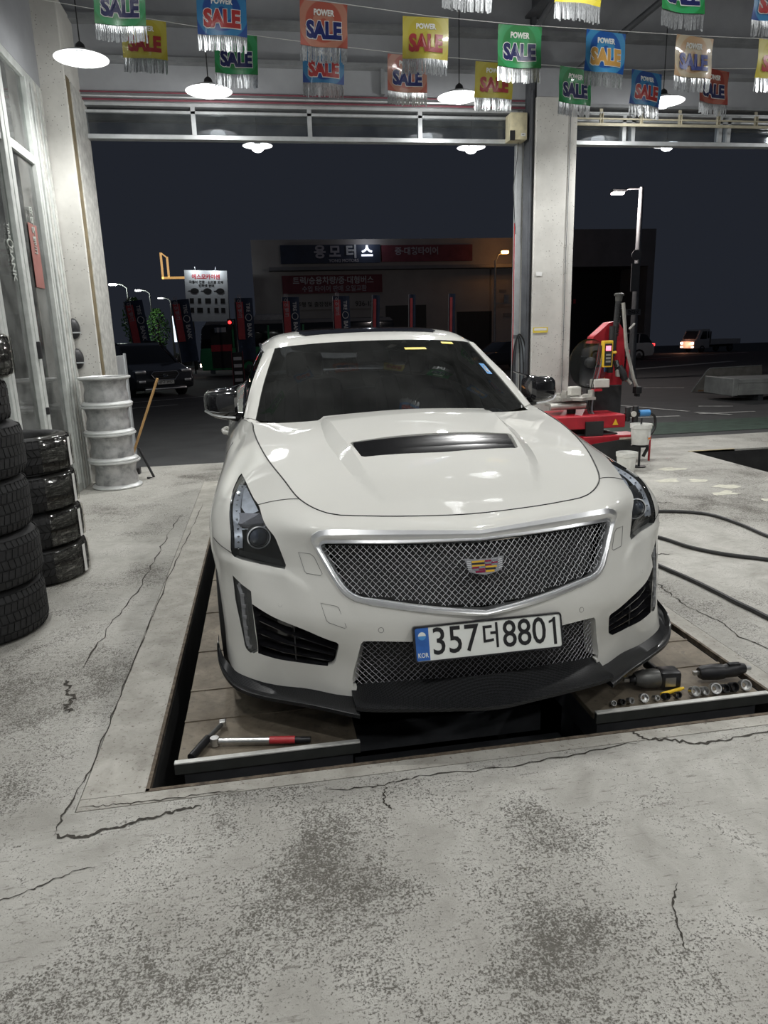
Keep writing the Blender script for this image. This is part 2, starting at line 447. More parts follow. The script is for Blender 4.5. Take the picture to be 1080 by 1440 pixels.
low_poly = curve_on([(0, 2.2, .384), (.2, 2.22, .386), (.40, 2.26, .391)], 5) \
    + curve_on([(.425, 2.263, .389), (.432, 2.27, .378), (.448, 2.28, .314), (.460, 2.30, .235)], 3, smooth=False) \
    + curve_on([(.455, 2.30, .205), (.2, 2.22, .20), (0, 2.19, .20)], 5)
ARCH = [(3.05, .345, .378), (5.96, .345, .378)]
arch_polys = []
for al, az, ar in ARCH:
    q = []
    t0 = math.asin((.20 - az) / ar)
    for k in range(41):
        t = PI - t0 - (PI - 2 * t0) * k / 40
        p = (.95, al + ar * math.cos(t), az + ar * math.sin(t)); q.append(p)
    ab = [nearest(p) for p in q]
    ab[0] = (ab[0][0], 0.0); ab[-1] = (ab[-1][0], 0.0)
    arch_polys.append(ab)
seam_low = curve_on([(.860, 2.607, .640), (.885, 2.65, .655), (.905, 2.68, .667), (.925, 2.71, .676)], 4)
seam_top = curve_on([(.752, 2.69, .795), (.72, 2.67, .806), (.67, 2.64, .818), (.594, 2.60, .827)], 4); seam_top[-1] = np.array((seam_top[-1][0], NL - 1.0))
seam_door = [np.array(nearest((.92, 3.60, z))) for z in (.19, .3, .45, .6, .75, .88, .97)]
D = lambda L: [dom(x) for x in L]
step = 0.017
bx = [_arc[0], _arc[-1]]; top = (NL - 1) * BSC
xs_f = np.arange(0, _arc[10], step); xs_r = np.arange(_arc[10], _arc[-1], .05)
bound = [(x, 0.0) for x in list(xs_f) + list(xs_r)] + [(_arc[-1], y) for y in np.arange(0, top, .05)] + [(x, top) for x in list(xs_r[::-1]) + list(xs_f[::-1])] + [(0.0, y) for y in np.arange(top - step, step / 2, -step)]
bound = [p for i, p in enumerate(bound) if i == 0 or (abs(p[0] - bound[i - 1][0]) + abs(p[1] - bound[i - 1][1])) > 1e-6]
gp = [(x + (step / 2 if k % 2 else 0), y) for k, y in enumerate(np.arange(step / 2, top, step * .9)) for x in xs_f] + [(x, y) for y in np.arange(.02, top, .04) for x in xs_r]
R_ = lambda L, c=True: resample(D(L), step * .8, c)
P_chrome, P_mesh, P_head, P_fog, P_led, P_low = R_(chrome_out, False), R_(mesh_out, False), R_(headlight), R_(fog_poly), R_(led_poly), R_(low_poly, False)
P_arch = [R_(a, False) for a in arch_polys]
for L in (P_chrome, P_mesh, P_low):          # snap open ends onto the centre plane
    L[0] = np.array((0.0, L[0][1])); L[-1] = np.array((0.0, L[-1][1]))
lines = [P_chrome, P_mesh, P_low] + P_arch + [R_(seam_low, False), R_(seam_top, False), R_(seam_door, False)]
PTS, TRI = cdt(bound, [P_head, P_fog, P_led], lines, gp, step * .55)
cx = PTS[np.array([t[:3] for t in TRI])].mean(1)
reg = np.array(['body'] * len(TRI), dtype=object)
hp = lambda L: list(map(tuple, L))
reg[inpoly(cx[:, 0], cx[:, 1], hp(P_chrome) )] = 'chrome'
reg[inpoly(cx[:, 0], cx[:, 1], hp(P_mesh))] = 'mesh'
reg[inpoly(cx[:, 0], cx[:, 1], hp(P_low))] = 'low'
for nm, L in (('head', P_head), ('fog', P_fog), ('led', P_led)): reg[inpoly(cx[:, 0], cx[:, 1], hp(L))] = nm
for L in P_arch: reg[inpoly(cx[:, 0], cx[:, 1], hp(L))] = 'arch'
_a, _b = undom(PTS[:, 0], PTS[:, 1]); POS = S(_a, _b); NRM = Snormal(_a, _b)
if NRM[np.argmin(np.abs(PTS[:, 0]) + np.abs(PTS[:, 1] - .4)), 1] > 0: NRM = -NRM
# the bumper skin swells out under the headlight
_lw, _lz = (.60, .64, .672, .724, .792, .843, .88), (.565, .588, .602, .600, .607, .618, .628)
_on = (POS[:, 1] < 2.68) & (POS[:, 0] > .58); _dz = np.interp(POS[:, 0], _lw, _lz) - POS[:, 2]; _fade = np.clip((POS[:, 0] - .58) / .07, 0, 1) * np.clip((2.68 - POS[:, 1]) / .06, 0, 1)
POS = POS + NRM * (np.where(_on & (_dz > 0), .0085 * np.clip(_dz / .012, 0, 1) * np.exp(-np.maximum(_dz - .012, 0) / .045), 0) * _fade)[:, None]
POS[np.abs(PTS[:, 0]) < 1e-5, 0] = 0.0
cpos = POS[np.array([t[:3] for t in TRI])].mean(1)
bump_poly = [(0, 0)] + [tuple(p) for p in [dom(nearest((.95, 2.66, .20)))]] + [dom(x) for x in seam_low[::-1]] + [tuple(p) for p in P_head] 
# front bumper = everything ahead of the two seams
def in_bumper(c, d):
    l_seam = 2.70
    if d[1] > dom(seam_low[0])[1]:
        top_s = D(seam_top); xs = [p[0] for p in top_s[::-1]]; ys = [p[1] for p in top_s[::-1]]
        xlim = np.interp(d[1], [p[1] for p in top_s], [p[0] for p in top_s]) if d[1] > top_s[0][1] else top_s[0][0] + .06
        return d[0] < xlim
    sl = D(seam_low)
    return d[0] < P_arch[0][len(P_arch[0]) // 2][0] and (d[1] < np.interp(d[0], [p[0] for p in sl], [p[1] for p in sl]))
for i in range(len(TRI)):
    if reg[i] == 'body':
        l = cpos[i][1]
        if cpos[i][0] < .457 and cpos[i][2] < .207 and l < 2.6: reg[i] = 'arch'; continue
        reg[i] = 'bumper' if (l < 3.0 and in_bumper(cpos[i], cx[i])) else ('fender' if l < 3.6 and cx[i][0] < dom(seam_door[3])[0] + .2 else ('side' if l < 6.75 else 'tail'))
def region(names, off=0.0, full=True, side=1, offs=None, flip=False):
    ids = [i for i in range(len(TRI)) if reg[i] in names]
    used = sorted({v for i in ids for v in TRI[i]}); mp = {v: k for k, v in enumerate(used)}
    o = np.array(offs)[used][:, None] if offs is not None else off
    P = POS[used] + NRM[used] * o
    F = [tuple(mp[v] for v in TRI[i]) for i in ids]
    p0, p1, p2 = (P[[f[k] for f in F]] for k in range(3))
    nn = np.cross(p1 - p0, p2 - p0); nr = NRM[used][[f[0] for f in F]]
    F = [f if s > 0 else f[::-1] for f, s in zip(F, (nn * nr).sum(1))]
    if full:
        n = len(P); Q = P * (-1, 1, 1); mm = {}; V = [tuple(p) for p in P]
        for k in range(n):
            if abs(P[k][0]) < 1e-4: mm[k] = k
            else: mm[k] = len(V); V.append(tuple(Q[k]))
        F = F + [tuple(mm[v] for v in f[::-1]) for f in F]
        return V, F
    if side < 0: P = P * (-1, 1, 1); F = [f[::-1] for f in F]
    return [tuple(p) for p in P], F
def border_wall(V, F, depth_vec):
    """quads that carry the open border of (V, F) by depth_vec(v)"""
    from collections import Counter
    cnt = Counter(); 
    for f in F:
        for i in range(len(f)): cnt[tuple(sorted((f[i], f[(i + 1) % len(f)])))] += 1
    W = []; used = {}; VV = []
    def g(v):
        if v not in used:
            used[v] = len(VV); VV.append(V[v]); VV.append(depth_vec(V[v]))
        return used[v]
    for f in F:
        for i in range(len(f)):
            a, c = f[i], f[(i + 1) % len(f)]
            if cnt[tuple(sorted((a, c)))] == 1:
                p, q = g(a), g(c); W.append((q, p, p + 1, q + 1))
    return VV, W
def shell(name, names, mat, full=True, side=1, depth=.012):
    V, F = region(names, 0, full, side)
    VV, W = border_wall(V, F, lambda p: (p[0] * .995, p[1] + depth * (1 if p[1] < 6.9 else -1), p[2] - (.004 if p[2] > .7 else 0)))
    n = len(V); V = list(V) + list(VV); F = list(F) + [tuple(i + n for i in f) for f in W]
    return car_part(name, V, F, mat, True, 40)
shell('front_bumper', ('bumper',), 'pearl_paint', depth=.03)
for s in (1, -1): shell('front_fender', ('fender',), 'pearl_paint', False, s, depth=.02)
for s in (1, -1): shell('body_side', ('side',), 'pearl_paint', False, s)
shell('rear_bumper', ('tail',), 'pearl_paint')
# panel gaps as thin dark joints
NSGN = 1.0 if Snormal(np.array(1.0), np.array(4.0))[1] < 0 else -1.0
def seam(name, ab, r=.0012, off=.0012, parent=None, sides=(1, -1), mat='matt_black', closed=False):
    ab = np.array(ab); p = S(ab[:, 0], ab[:, 1]); n = Snormal(ab[:, 0], ab[:, 1]); n = n * NSGN; p = p + n * off
    for s in sides:
        mb = MB(); mb.tube([(x[0] * s, x[1], x[2]) for x in p], r, 5, closed); cmb(mb, name, mat, parent=parent)
for L in (seam_low, seam_top, seam_door): seam('panel_gap', L)
for l0 in (4.72, 5.62):
    seam('panel_gap', [nearest((.92, l0, z)) for z in (.2, .35, .5, .65, .8, .92, 1.01)], .002)

# ---- grille surround
ring_n = [v for v in range(len(PTS))]
def dist_to(poly, closed=False):
    A = np.array(poly); out = np.full(len(PTS), 9.0)
    for i in range(len(A) - 1):
        a, c = A[i], A[i + 1]; d = c - a; L = (d * d).sum()
        if L < 1e-14: continue
        t = np.clip(((PTS - a) @ d) / L, 0, 1); q = a + t[:, None] * d
        out = np.minimum(out, np.sqrt(((PTS - q) ** 2).sum(1)))
    return out
def ring_side(segs_o, segs_i, counts):
    def rs(seg, n):
        q = np.array(seg); d = np.r_[0, np.cumsum(np.linalg.norm(np.diff(S(q[:, 0], q[:, 1]), axis=0), axis=1))]; t = np.linspace(0, d[-1], n)
        return np.c_[np.interp(t, d, q[:, 0]), np.interp(t, d, q[:, 1])]
    O = np.concatenate([rs(a_, n) for a_, n in zip(segs_o, counts)]); I = np.concatenate([rs(a_, n) for a_, n in zip(segs_i, counts)])
    rows = []
    for o_, i_ in zip(O, I):
        def at(t, d):
            ab = o_ * (1 - t) + i_ * t; n_ = Snormal(np.array(ab[0]), np.array(ab[1])); n_ = n_ if n_[1] < 0 else -n_
            p = S(ab[0], ab[1]) + n_ * d; return (float(p[0]), float(p[1]), float(p[2]))
        rows.append([at(0, -.02), at(0, .002), at(.10, .010), at(.45, .0125), at(.70, .008), at(.78, .004), at(.95, .007), at(1, .004), at(1, -.03)])
    for k in (0, -1): rows[k] = [(0.0, p[1], p[2]) for p in rows[k]]
    return rows
R1 = ring_side(chrome_segs, mesh_segs, (22, 7, 14, 16))
for s in (1, -1):
    mb = MB(); mb.grid([[(p[0] * s, p[1], p[2]) for p in r] for r in R1]); mb.f = [f[::s] for f in mb.f]; cmb(mb, 'grille_surround', 'satin_chrome', True, 32)
V, F = region(('mesh',), -.055); car_part('grille_backing', V, F, 'matt_black')
V, F = region(('low',), -.06); car_part('lower_grille_backing', V, F, 'matt_black')
# woven mesh wires, cut to the opening
def surf_at(w, z):
    """front surface: length coordinate at (w, z) for the fascia"""
    return w, z
_fa, _fb = np.meshgrid(np.linspace(0, 6.2, 281), np.linspace(0, 9, 181), indexing='ij'); _fp = S(_fa, _fb).reshape(-1, 3)
def front_l(w, z):
    d = (np.abs(_fp[:, 0] - abs(w)) ** 2 + (_fp[:, 2] - z) ** 2); k = np.argsort(d)[:4]; wt = 1 / (d[k] + 1e-7)
    return float((_fp[k, 1] * wt).sum() / wt.sum())
def front_poly(P): a, b = undom(np.array(P)[:, 0], np.array(P)[:, 1]); p = S(a, b); return [(x[0], x[2]) for x in p]
def wires(name, P, pitch, slope, off, r, mat):
    poly = [(x_ * 1.03, z_) for x_, z_ in front_poly(P)]; poly = poly + [(-x, z) for x, z in poly[::-1]]
    zs = [p[1] for p in poly]; ws = [p[0] for p in poly]; z0, z1 = min(zs), max(zs); w1 = max(ws)
    lg = {}
    nz, nw = 14, 60
    tab = np.array([[front_l(w, z) for w in np.linspace(0, w1, nw)] for z in np.linspace(z0, z1, nz)])
    def L(w, z):
        u = min(max(abs(w) / w1, 0), 1) * (nw - 1); v = min(max((z - z0) / (z1 - z0), 0), 1) * (nz - 1); i = min(int(u), nw - 2); j = min(int(v), nz - 2); u -= i; v -= j
        return (tab[j, i] * (1 - u) + tab[j, i + 1] * u) * (1 - v) + (tab[j + 1, i] * (1 - u) + tab[j + 1, i + 1] * u) * v
    mb = MB()
    for sgn in (1, -1):
        c = -w1 - (z1 - z0) / slope
        k = 0
        while c < w1 + (z1 - z0) / slope:
            run = []; seg = .0105
            n = int((z1 - z0) / seg)
            for i in range(n + 1):
                z = z0 + (z1 - z0) * i / n; w = c + sgn * (z - (z0 + z1) / 2) / slope
                if abs(w) <= w1 and inpoly(np.array([w]), np.array([z]), poly)[0]:
                    wob = .0032 * math.sin((z - z0) / (pitch * slope / 2) * PI + (0 if sgn > 0 else PI) + k * PI)
                    run.append((w, L(w, z) + off + wob, z))
                else:
                    if len(run) > 1: mb.tube(run, r, 4)
                    run = []
            if len(run) > 1: mb.tube(run, r, 4)
            c += pitch; k += 1
    o = cmb(mb, name, mat, True, 60); o['kind'] = 'stuff'
    return o
wires('grille_mesh', P_mesh, .0222, 1.0, .012, .00105, 'mesh_wire')
wires('lower_grille_mesh', P_low, .0222, 1.0, .028, .0011, 'mesh_wire_dark')

# ---- crest on the grille
def crest():
    cz, clen = .634, front_l(0, .634) - .014
    tilt = math.radians(19)
    M = Matrix.Translation((0, clen, cz)) @ Matrix.Rotation(-tilt, 4, 'X') @ FRONT
    sh = [(-.072, .030), (-.030, .024), (.030, .024), (.072, .030), (.066, .012), (.058, -.018), (.030, -.026), (0, -.032), (-.030, -.026), (-.058, -.018), (-.066, .012)]
    mb = MB(); mb.prism(sh, -.004, .004, M); base = cmb(mb, 'emblem', 'emblem_silver', False)
    def rect(x0, x1, y0, y1, mat):
        q = MB(); q.prism([(x0, y0), (x1, y0), (x1, y1), (x0, y1)], .003, .0062, M); cmb(q, 'emblem_field', mat, False, parent=base)
    rows = [(.0185, .0125), (.0115, .006), (.005, -.0005), (-.0015, -.0075), (-.0085, -.0145), (-.0155, -.0225)]
    for (y1, y0), mat in zip(rows[:3], ('emblem_gold', 'plate_black', 'emblem_gold')): rect(-.046, -.001, y0, y1, mat)
    for i, (y1, y0) in enumerate(rows[:3]):
        rect(.001, .023, y0, y1, ('emblem_red', 'emblem_grey', 'emblem_red')[i]); rect(.024, .046, y0, y1, ('emblem_grey', 'emblem_red', 'emblem_grey')[i])
    for i, (y1, y0) in enumerate(rows[3:]):
        k = 1 - .12 * i
        rect(-.046 * k, -.023, y0, y1, ('emblem_red', 'emblem_grey', 'emblem_red')[i]); rect(-.022, -.001, y0, y1, ('emblem_grey', 'emblem_red', 'emblem_red')[i])
        rect(.001, .042 * k, y0, y1, ('emblem_gold', 'plate_black', 'emblem_gold')[i])
    for s in (-1, 1):
        for y in (.016, .009, .002, -.005, -.012):
            q = MB(); q.prism([(s * .049, y), (s * .063, y + .003), (s * .062, y + .005), (s * .049, y + .002)][::s], .003, .0055, M); cmb(q, 'emblem_feather', 'satin_chrome', False, parent=base)
crest()

# ---- number plate
def number_plate():
    p0 = np.array((0, 2.180, .3915)); tilt = math.atan2(2.207 - 2.178, .105)
    M = Matrix.Translation(p0) @ Matrix.Rotation(-tilt, 4, 'X') @ FRONT
    W2, H2 = .2685, .063
    mb = MB()
    def rr(w, h, r, n=4):
        out = []
        for cxx, cyy, a0 in ((w - r, h - r, 0), (-w + r, h - r, PI / 2), (-w + r, -h + r, PI), (w - r, -h + r, 1.5 * PI)):
            for k in range(n + 1): out.append((cxx + r * math.cos(a0 + PI / 2 * k / n), cyy + r * math.sin(a0 + PI / 2 * k / n)))
        return out
    mb.prism(rr(W2, H2, .012), -.012, .002, M); fr = cmb(mb, 'plate_frame', 'gloss_black', False)
    o_, i_ = rr(W2, H2, .012), rr(W2 - .0075, H2 - .0065, .008); k = len(o_); lip = MB()
    lip.add([M @ Vector((x, y, .002)) for x, y in o_] + [M @ Vector((x, y, .007)) for x, y in rr(W2 - .002, H2 - .002, .011)] + [M @ Vector((x, y, .007)) for x, y in i_] + [M @ Vector((x, y, .002)) for x, y in i_],
            [(q * k + i, q * k + (i + 1) % k, (q + 1) * k + (i + 1) % k, (q + 1) * k + i) for q in range(3) for i in range(k)])
    cmb(lip, 'plate_lip', 'gloss_black', True, 30, fr)
    a = MB(); a.prism(rr(W2 - .0075, H2 - .0065, .006), .002, .0035, M); pl = cmb(a, 'number_plate', 'plate_white', False)
    a = MB(); a.prism([(-.2605, -.0555), (-.2135, -.0555), (-.2135, .0555), (-.2605, .0555)], .0035, .0042, M); cmb(a, 'plate_strip', 'plate_blue', False, parent=pl)
    def t(txt, x, y, size, sx, mat='plate_black', bold=.0, sp=1):
        me = text_mesh(txt, size, .0006, bold, sx, 'CENTER', sp); me.transform(Matrix.Translation((0, -CARL0, 0)) @ M @ Matrix.Translation((x, y, .0046))); return link('plate_character', me, mat, pl)
    for ch, x in zip('357', (-.178, -.121, -.064)): t(ch, x, .001, .130, .86, bold=.0008)
    t('더', .006, .0, .092, .80, bold=.0014)
    for ch, x in zip('880', (.073, .127, .181)): t(ch, x, .001, .130, .84, bold=.0008)
    a = MB(); a.prism([(.233, -.047), (.2435, -.047), (.2435, .0475), (.237, .0475), (.230, .040), (.219, .036), (.219, .028), (.227, .030), (.233, .033)], .0040, .0052, M); cmb(a, 'plate_character', 'plate_black', False, parent=pl)
    t('KOR', -.237, -.038, .022, .8, 'plate_white', .0003)
    a = MB(); a.lathe([(0, 0), (.014, 0), (.014, .0006), (0, .0006)], 20, M @ Matrix.Translation((-.237, .028, .0042))); cmb(a, 'plate_roundel', 'sticker_blue', False, parent=pl)
    a = MB(); a.prism([(.0135 * math.cos(q * PI / 10), .0135 * math.sin(q * PI / 10)) for q in range(11)], .0048, .0052, M @ Matrix.Translation((-.237, .028, 0))); cmb(a, 'plate_roundel_half', 'plate_white', False, parent=pl)
number_plate()

# ---- headlights, running lights, intakes
def head_depth(side):
    V, F = region(('head',), -.003, False, side); lens = car_part('headlight', V, F, 'lamp_lens', True, 60); tag(lens, 'clear lens over dark bucket')
    V, F = region(('head',), -.075, False, side); car_part('headlight_bucket', V, F, 'matt_black', parent=lens)
    V0, F0 = region(('head',), 0, False, side); V1, _ = region(('head',), -.075, False, side); look = {tuple(a): b_ for a, b_ in zip(V0, V1)}
    VV, W = border_wall(V0, F0, lambda p: look[tuple(p)]); car_part('headlight_rim', VV, [f[::-1] for f in W], 'gloss_black', parent=lens)
    s = side
    # projector with bright ring
    c0 = Vector((.757, 2.585, .697)); d = Vector((-.12, -1, -.05)).normalized(); 
    M = Matrix.Translation((c0.x, c0.y, c0.z)) @ d.to_track_quat('Z', 'Y').to_matrix().to_4x4()
    def ms(mb): mb.v = [(v[0] * s, v[1], v[2]) for v in mb.v]; mb.f = [f[::s] for f in mb.f]; return mb
    mb = MB(); mb.lathe([(.040, -.05), (.043, -.005), (.040, .0), (.036, -.004)], 28, M); cmb(ms(mb), 'projector_housing', 'dark_trim', parent=lens)
    mb = MB(); mb.lathe([(.0365, -.004), (.033, .008), (.024, .018), (.012, .0235), (0, .025)], 28, M); cmb(ms(mb), 'projector_lens', 'projector_glass', parent=lens)
    mb = MB(); pts = [M @ Vector((.0415 * math.cos(2 * PI * k / 32), .0415 * math.sin(2 * PI * k / 32), .001)) for k in range(32)]; mb.tube(pts, .0026, 6, True); cmb(ms(mb), 'projector_ring', 'ring_white', parent=lens)
    # outer light guide: follows the outer edge
    ab = [np.array(x) for x in head_out[:-4]]
    mb = MB(); rows = []
    for q in [(.848, 2.62, .645)] : pass
    out3 = [S(x[0], x[1]) for x in ab]; nn = [Snormal(np.array(x[0]), np.array(x[1])) for x in ab]
    for p, x in zip(out3, nn):
        x = x if x[1] < 0 or x[0] > 0 else -x
        if np.dot(x, (1, -1, .3)) < 0: x = -x
        inn = p + np.array((-.032, -.006, -.001)) - x * .018; ou = p - x * .014 + np.array((-.005, 0, 0)); rows.append([(ou[0] * s, ou[1], ou[2]), (inn[0] * s, inn[1], inn[2])])
    mb.grid(rows); cmb(mb, 'light_guide', 'guide_silver', parent=lens)
    mb = MB()
    for k in range(0, len(rows) - 1, 2):
        a_, b_ = Vector(rows[k][0]), Vector(rows[k][1]); mid = a_.lerp(b_, .5) + Vector((0, -.004, 0))
        mb.cyl(mid, mid + Vector((0, -.004, 0)), .0045, .002, 8)
    cmb(mb, 'guide_lamps', 'bright_chrome', parent=lens)['kind'] = 'stuff'
    # upper mirror blade and brow
    def off(p, d): a_, b_ = nearest(p); n_ = Snormal(np.array(a_), np.array(b_)); n_ = n_ if np.dot(n_, (1, -1, 1)) > 0 else -n_; r = S(a_, b_) - n_ * d; return (r[0] * s, r[1], r[2])
    blade = [(.805, 2.93, .838), (.785, 2.82, .818), (.762, 2.70, .79), (.800, 2.70, .772), (.828, 2.80, .80), (.826, 2.9, .826)]
    mb = MB(); mb.add([off(p, .03) for p in blade], [tuple(range(6))[::s]]); cmb(mb, 'reflector_blade', 'guide_silver', False, parent=lens)
    brow = [(.755, 2.665, .782), (.735, 2.59, .765), (.80, 2.60, .748), (.845, 2.64, .750), (.83, 2.72, .775)]
    mb = MB(); mb.add([off(p, .022) for p in brow], [tuple(range(5))[::s]]); cmb(mb, 'lamp_brow', 'rim_grey', False, parent=lens)
    mb = MB(); mb.tube([off(p, .022) for p in [(.728, 2.575, .752), (.78, 2.585, .737), (.83, 2.62, .742), (.85, 2.65, .758)]], .003, 6); cmb(mb, 'brow_edge', 'bright_chrome', parent=lens)
    mb = MB(); mb.grid([[off(p, .012) for p in r_] for r_ in ([(.685, 2.48, .618), (.76, 2.55, .618), (.835, 2.6, .632)], [(.69, 2.49, .634), (.76, 2.55, .636), (.835, 2.6, .650)])]); cmb(mb, 'lamp_sill', 'dark_trim', parent=lens)
for s in (1, -1): head_depth(s)
def pocket(name, rg, depth, side, mat='gloss_black'):
    V0, F0 = region((rg,), 0, False, side); V1, F1 = region((rg,), -depth, False, side); look = {tuple(a): b_ for a, b_ in zip(V0, V1)}
    VV, W = border_wall(V0, F0, lambda p: look[tuple(p)]); n = len(V1)
    return car_part(name, list(V1) + VV, list(F1) + [tuple(i + n for i in f[::-1]) for f in W], mat, True, 35)
for s in (1, -1):
    pk = pocket('side_intake', 'fog', .06, s)
    fp = front_poly(P_fog)
    for t_ in (.30, .58, .83):           # louvre blades
        top_l = [(.795, .470), (.69, .437), (.595, .406), (.512, .372)]; bot_l = [(.790, .284), (.70, .274), (.60, .270), (.535, .273)]
        rows = []
        for (w0, z0), (w1, z1) in zip(top_l, bot_l):
            w = w0 + (w1 - w0) * t_; z = z0 + (z1 - z0) * t_; L = front_l(w, z)
            rows.append([(w * s, L + .012, z), (w * s, L + .013, z - .004), (w * s, L + .055, z + .006), (w * s, L + .055, z + .010)])
        mb = MB(); mb.grid(rows, True); cmb(mb, 'louvre', 'gloss_black', True, 30, pk)
    w = .655; mb = MB(); mb.box(w * s - .002, w * s + .002, front_l(w, .36) + .03, front_l(w, .36) + .06, .275, .425); cmb(mb, 'louvre_post', 'dark_trim', False, parent=pk)
    V, F = region(('led',), -.004, False, s); ld = car_part('running_light', V, F, 'led_lens', True, 60)
    pb = pocket('running_light_housing', 'led', .03, s, 'dark_trim'); pb.parent = ld
    line = [(.838, 2.565, .525), (.827, 2.545, .49), (.822, 2.535, .45), (.819, 2.53, .41), (.817, 2.525, .37), (.815, 2.52, .33), (.812, 2.51, .30)]
    rows = []
    for p in crom(line, 3):
        a_, b_ = nearest(p); q = S(a_, b_); rows.append([(q[0] * s - .012, q[1] + .010, q[2]), (q[0] * s, q[1] + .004, q[2]), (q[0] * s + .012, q[1] + .012, q[2])])
    mb = MB(); mb.grid(rows); cmb(mb, 'running_light_guide', 'led_grey', True, 30, ld)
    for p in line:
        a_, b_ = nearest(p); q = S(a_, b_); mb = MB(); mb.box(q[0] * s - .007, q[0] * s + .007, q[1] + .001, q[1] + .006, q[2] - .008, q[2] + .008, bev=.002); cmb(mb, 'light_cell', 'led_grey', True, 30, ld)
for s in (1, -1):
    V0, F0 = region(('low',), 0, False, s); V1, F1 = region(('low',), -.058, False, s); look = {tuple(a): b_ for a, b_ in zip(V0, V1)}
    VV, W = border_wall(V0, F0, lambda p: look[tuple(p)]); W = [f for f in W if not all(abs(VV[i][0]) < .002 for i in f) and not all(VV[i][2] < .235 for i in f)]
    car_part('lower_opening', VV, [f[::-1] for f in W], 'pearl_paint', True, 40)
# parking sensors and tow-eye / washer covers
for w, z in ((.366, .432), (.692, .488)):
    for s in (1, -1):
        a_, b_ = nearest((w, 2.24 + (w - .36) * .55, z)); q = S(a_, b_); n_ = Snormal(np.array(a_), np.array(b_)); n_ = n_ if n_[1] < 0 else -n_
        d = Vector((n_[0] * s, n_[1], n_[2])); M = Matrix.Translation((q[0] * s, q[1], q[2])) @ d.to_track_quat('Z', 'Y').to_matrix().to_4x4()
        mb = MB(); mb.lathe([(.0085, -.002), (.0085, .0006), (0, .0012)], 18, M); sen = cmb(mb, 'parking_sensor', 'pearl_paint')
        mb = MB(); mb.tube([M @ Vector((.0092 * math.cos(2 * PI * k / 18), .0092 * math.sin(2 * PI * k / 18), .0003)) for k in range(18)], .0007, 4, True); cmb(mb, 'sensor_gap', 'dark_trim', parent=sen)
seam('cover_gap', curve_on([(.635, 2.42, .677), (.583, 2.41, .672), (.570, 2.40, .660), (.543, 2.38, .604), (.550, 2.38, .598), (.600, 2.40, .605), (.612, 2.40, .614)], 1, True, False) , .0007, closed=True, mat='dark_trim')
seam('cover_gap', curve_on([(.563, 2.33, .516), (.510, 2.31, .507), (.500, 2.31, .500), (.476, 2.29, .438), (.482, 2.29, .434), (.535, 2.31, .450), (.545, 2.31, .458)], 1, True, False), .0007, sides=(-1,), closed=True, mat='dark_trim')

# ---- hood: height field with raised centre and two long creases
shut = [(0, 2.415, .772), (.2, 2.42, .778), (.37, 2.445, .785), (.484, 2.484, .790), (.524, 2.515, .794), (.564, 2.55, .808), (.594, 2.588, .827), (.63, 2.685, .854), (.66, 2.801, .886), (.699, 2.982, .919), (.733, 3.222, .956), (.75, 3.442, .982), (.754, 3.612, 1.002)]
tb = [NET[i][9] for i in range(10)]
shut = [tuple(S(a_, NL - 1.0)) for a_ in np.concatenate([np.linspace(0, 3, 10), np.linspace(3.1, 9, 45)])]
shut[0] = (0.0, shut[0][1], shut[0][2])
ctl = list(shut[::2]) + [(0, 3.46, 1.034), (.25, 3.47, 1.026), (.44, 3.50, 1.012), (.62, 3.60, 1.005), (0, 2.60, .858), (.2, 2.60, .862), (0, 2.80, .925), (.2, 2.80, .924), (0, 3.1, .985), (.2, 3.1, .98), (.445, 3.066, .955), (.405, 2.779, .905), (.36, 2.614, .858), (.444, 3.35, 1.0), (.55, 2.75, .886), (.60, 3.1, .953), (.62, 3.4, .988), (.50, 2.62, .845), (.3, 2.50, .815), (.1, 2.49, .812)]
ctl = np.array(ctl)
def mk_tps(ctl, lam=1e-4):
    X = np.concatenate([ctl[:, :2], ctl[:, :2] * (-1, 1)]); Y = np.concatenate([ctl[:, 2], ctl[:, 2]])
    keep = []; seen = set()
    for i, x in enumerate(X):
        k = (round(x[0], 3), round(x[1], 3))
        if k not in seen: seen.add(k); keep.append(i)
    X = X[keep]; Y = Y[keep]; n = len(X)
    def U(r2): return np.where(r2 > 1e-12, .5 * r2 * np.log(np.maximum(r2, 1e-12)), 0)
    K = U(((X[:, None] - X[None]) ** 2).sum(-1)) + lam * np.eye(n); Pm = np.c_[np.ones(n), X]
    A = np.block([[K, Pm], [Pm.T, np.zeros((3, 3))]]); sol = np.linalg.solve(A, np.r_[Y, 0, 0, 0])
    def fn(q): q = np.atleast_2d(q); return U(((q[:, None] - X[None]) ** 2).sum(-1)) @ sol[:n] + np.c_[np.ones(len(q)), q] @ sol[n:]
    return fn
hood_z0 = mk_tps(ctl)
cr_out = crom([(.298, 2.495), (.357, 2.614), (.401, 2.779), (.437, 3.066), (.440, 3.26), (.434, 3.42)], 8)
cr_in = crom([(.298, 2.495), (.318, 2.60), (.341, 2.72), (.378, 3.037), (.396, 3.25), (.412, 3.42)], 8)
def edge_at(cv, l): return np.interp(l, [p[1] for p in cv], [p[0] for p in cv])
def hood_z(q):
    q = np.atleast_2d(q); w = np.abs(q[:, 0]); l = q[:, 1]
    o_, i_ = edge_at(cr_out, l), edge_at(cr_in, l)
    rise = np.interp(l, [2.495, 2.62, 2.9, 3.3, 3.46], [0, .016, .032, .032, .018])
    t = np.clip((o_ - w) / np.maximum(o_ - i_, 1e-4), 0, 1)
    return hood_z0(q) + rise * t 
rear = crom([(.754, 3.612), (.70, 3.595), (.6, 3.555), (.44, 3.50), (.25, 3.465), (0, 3.45)], 6)
hb = [(p[0], p[1]) for p in shut] + [tuple(p) for p in rear[1:]]
hb = resample(hb, .02, False); hb[0] = np.array((0.0, hb[0][1])); hb[-1] = np.array((0.0, hb[-1][1]))
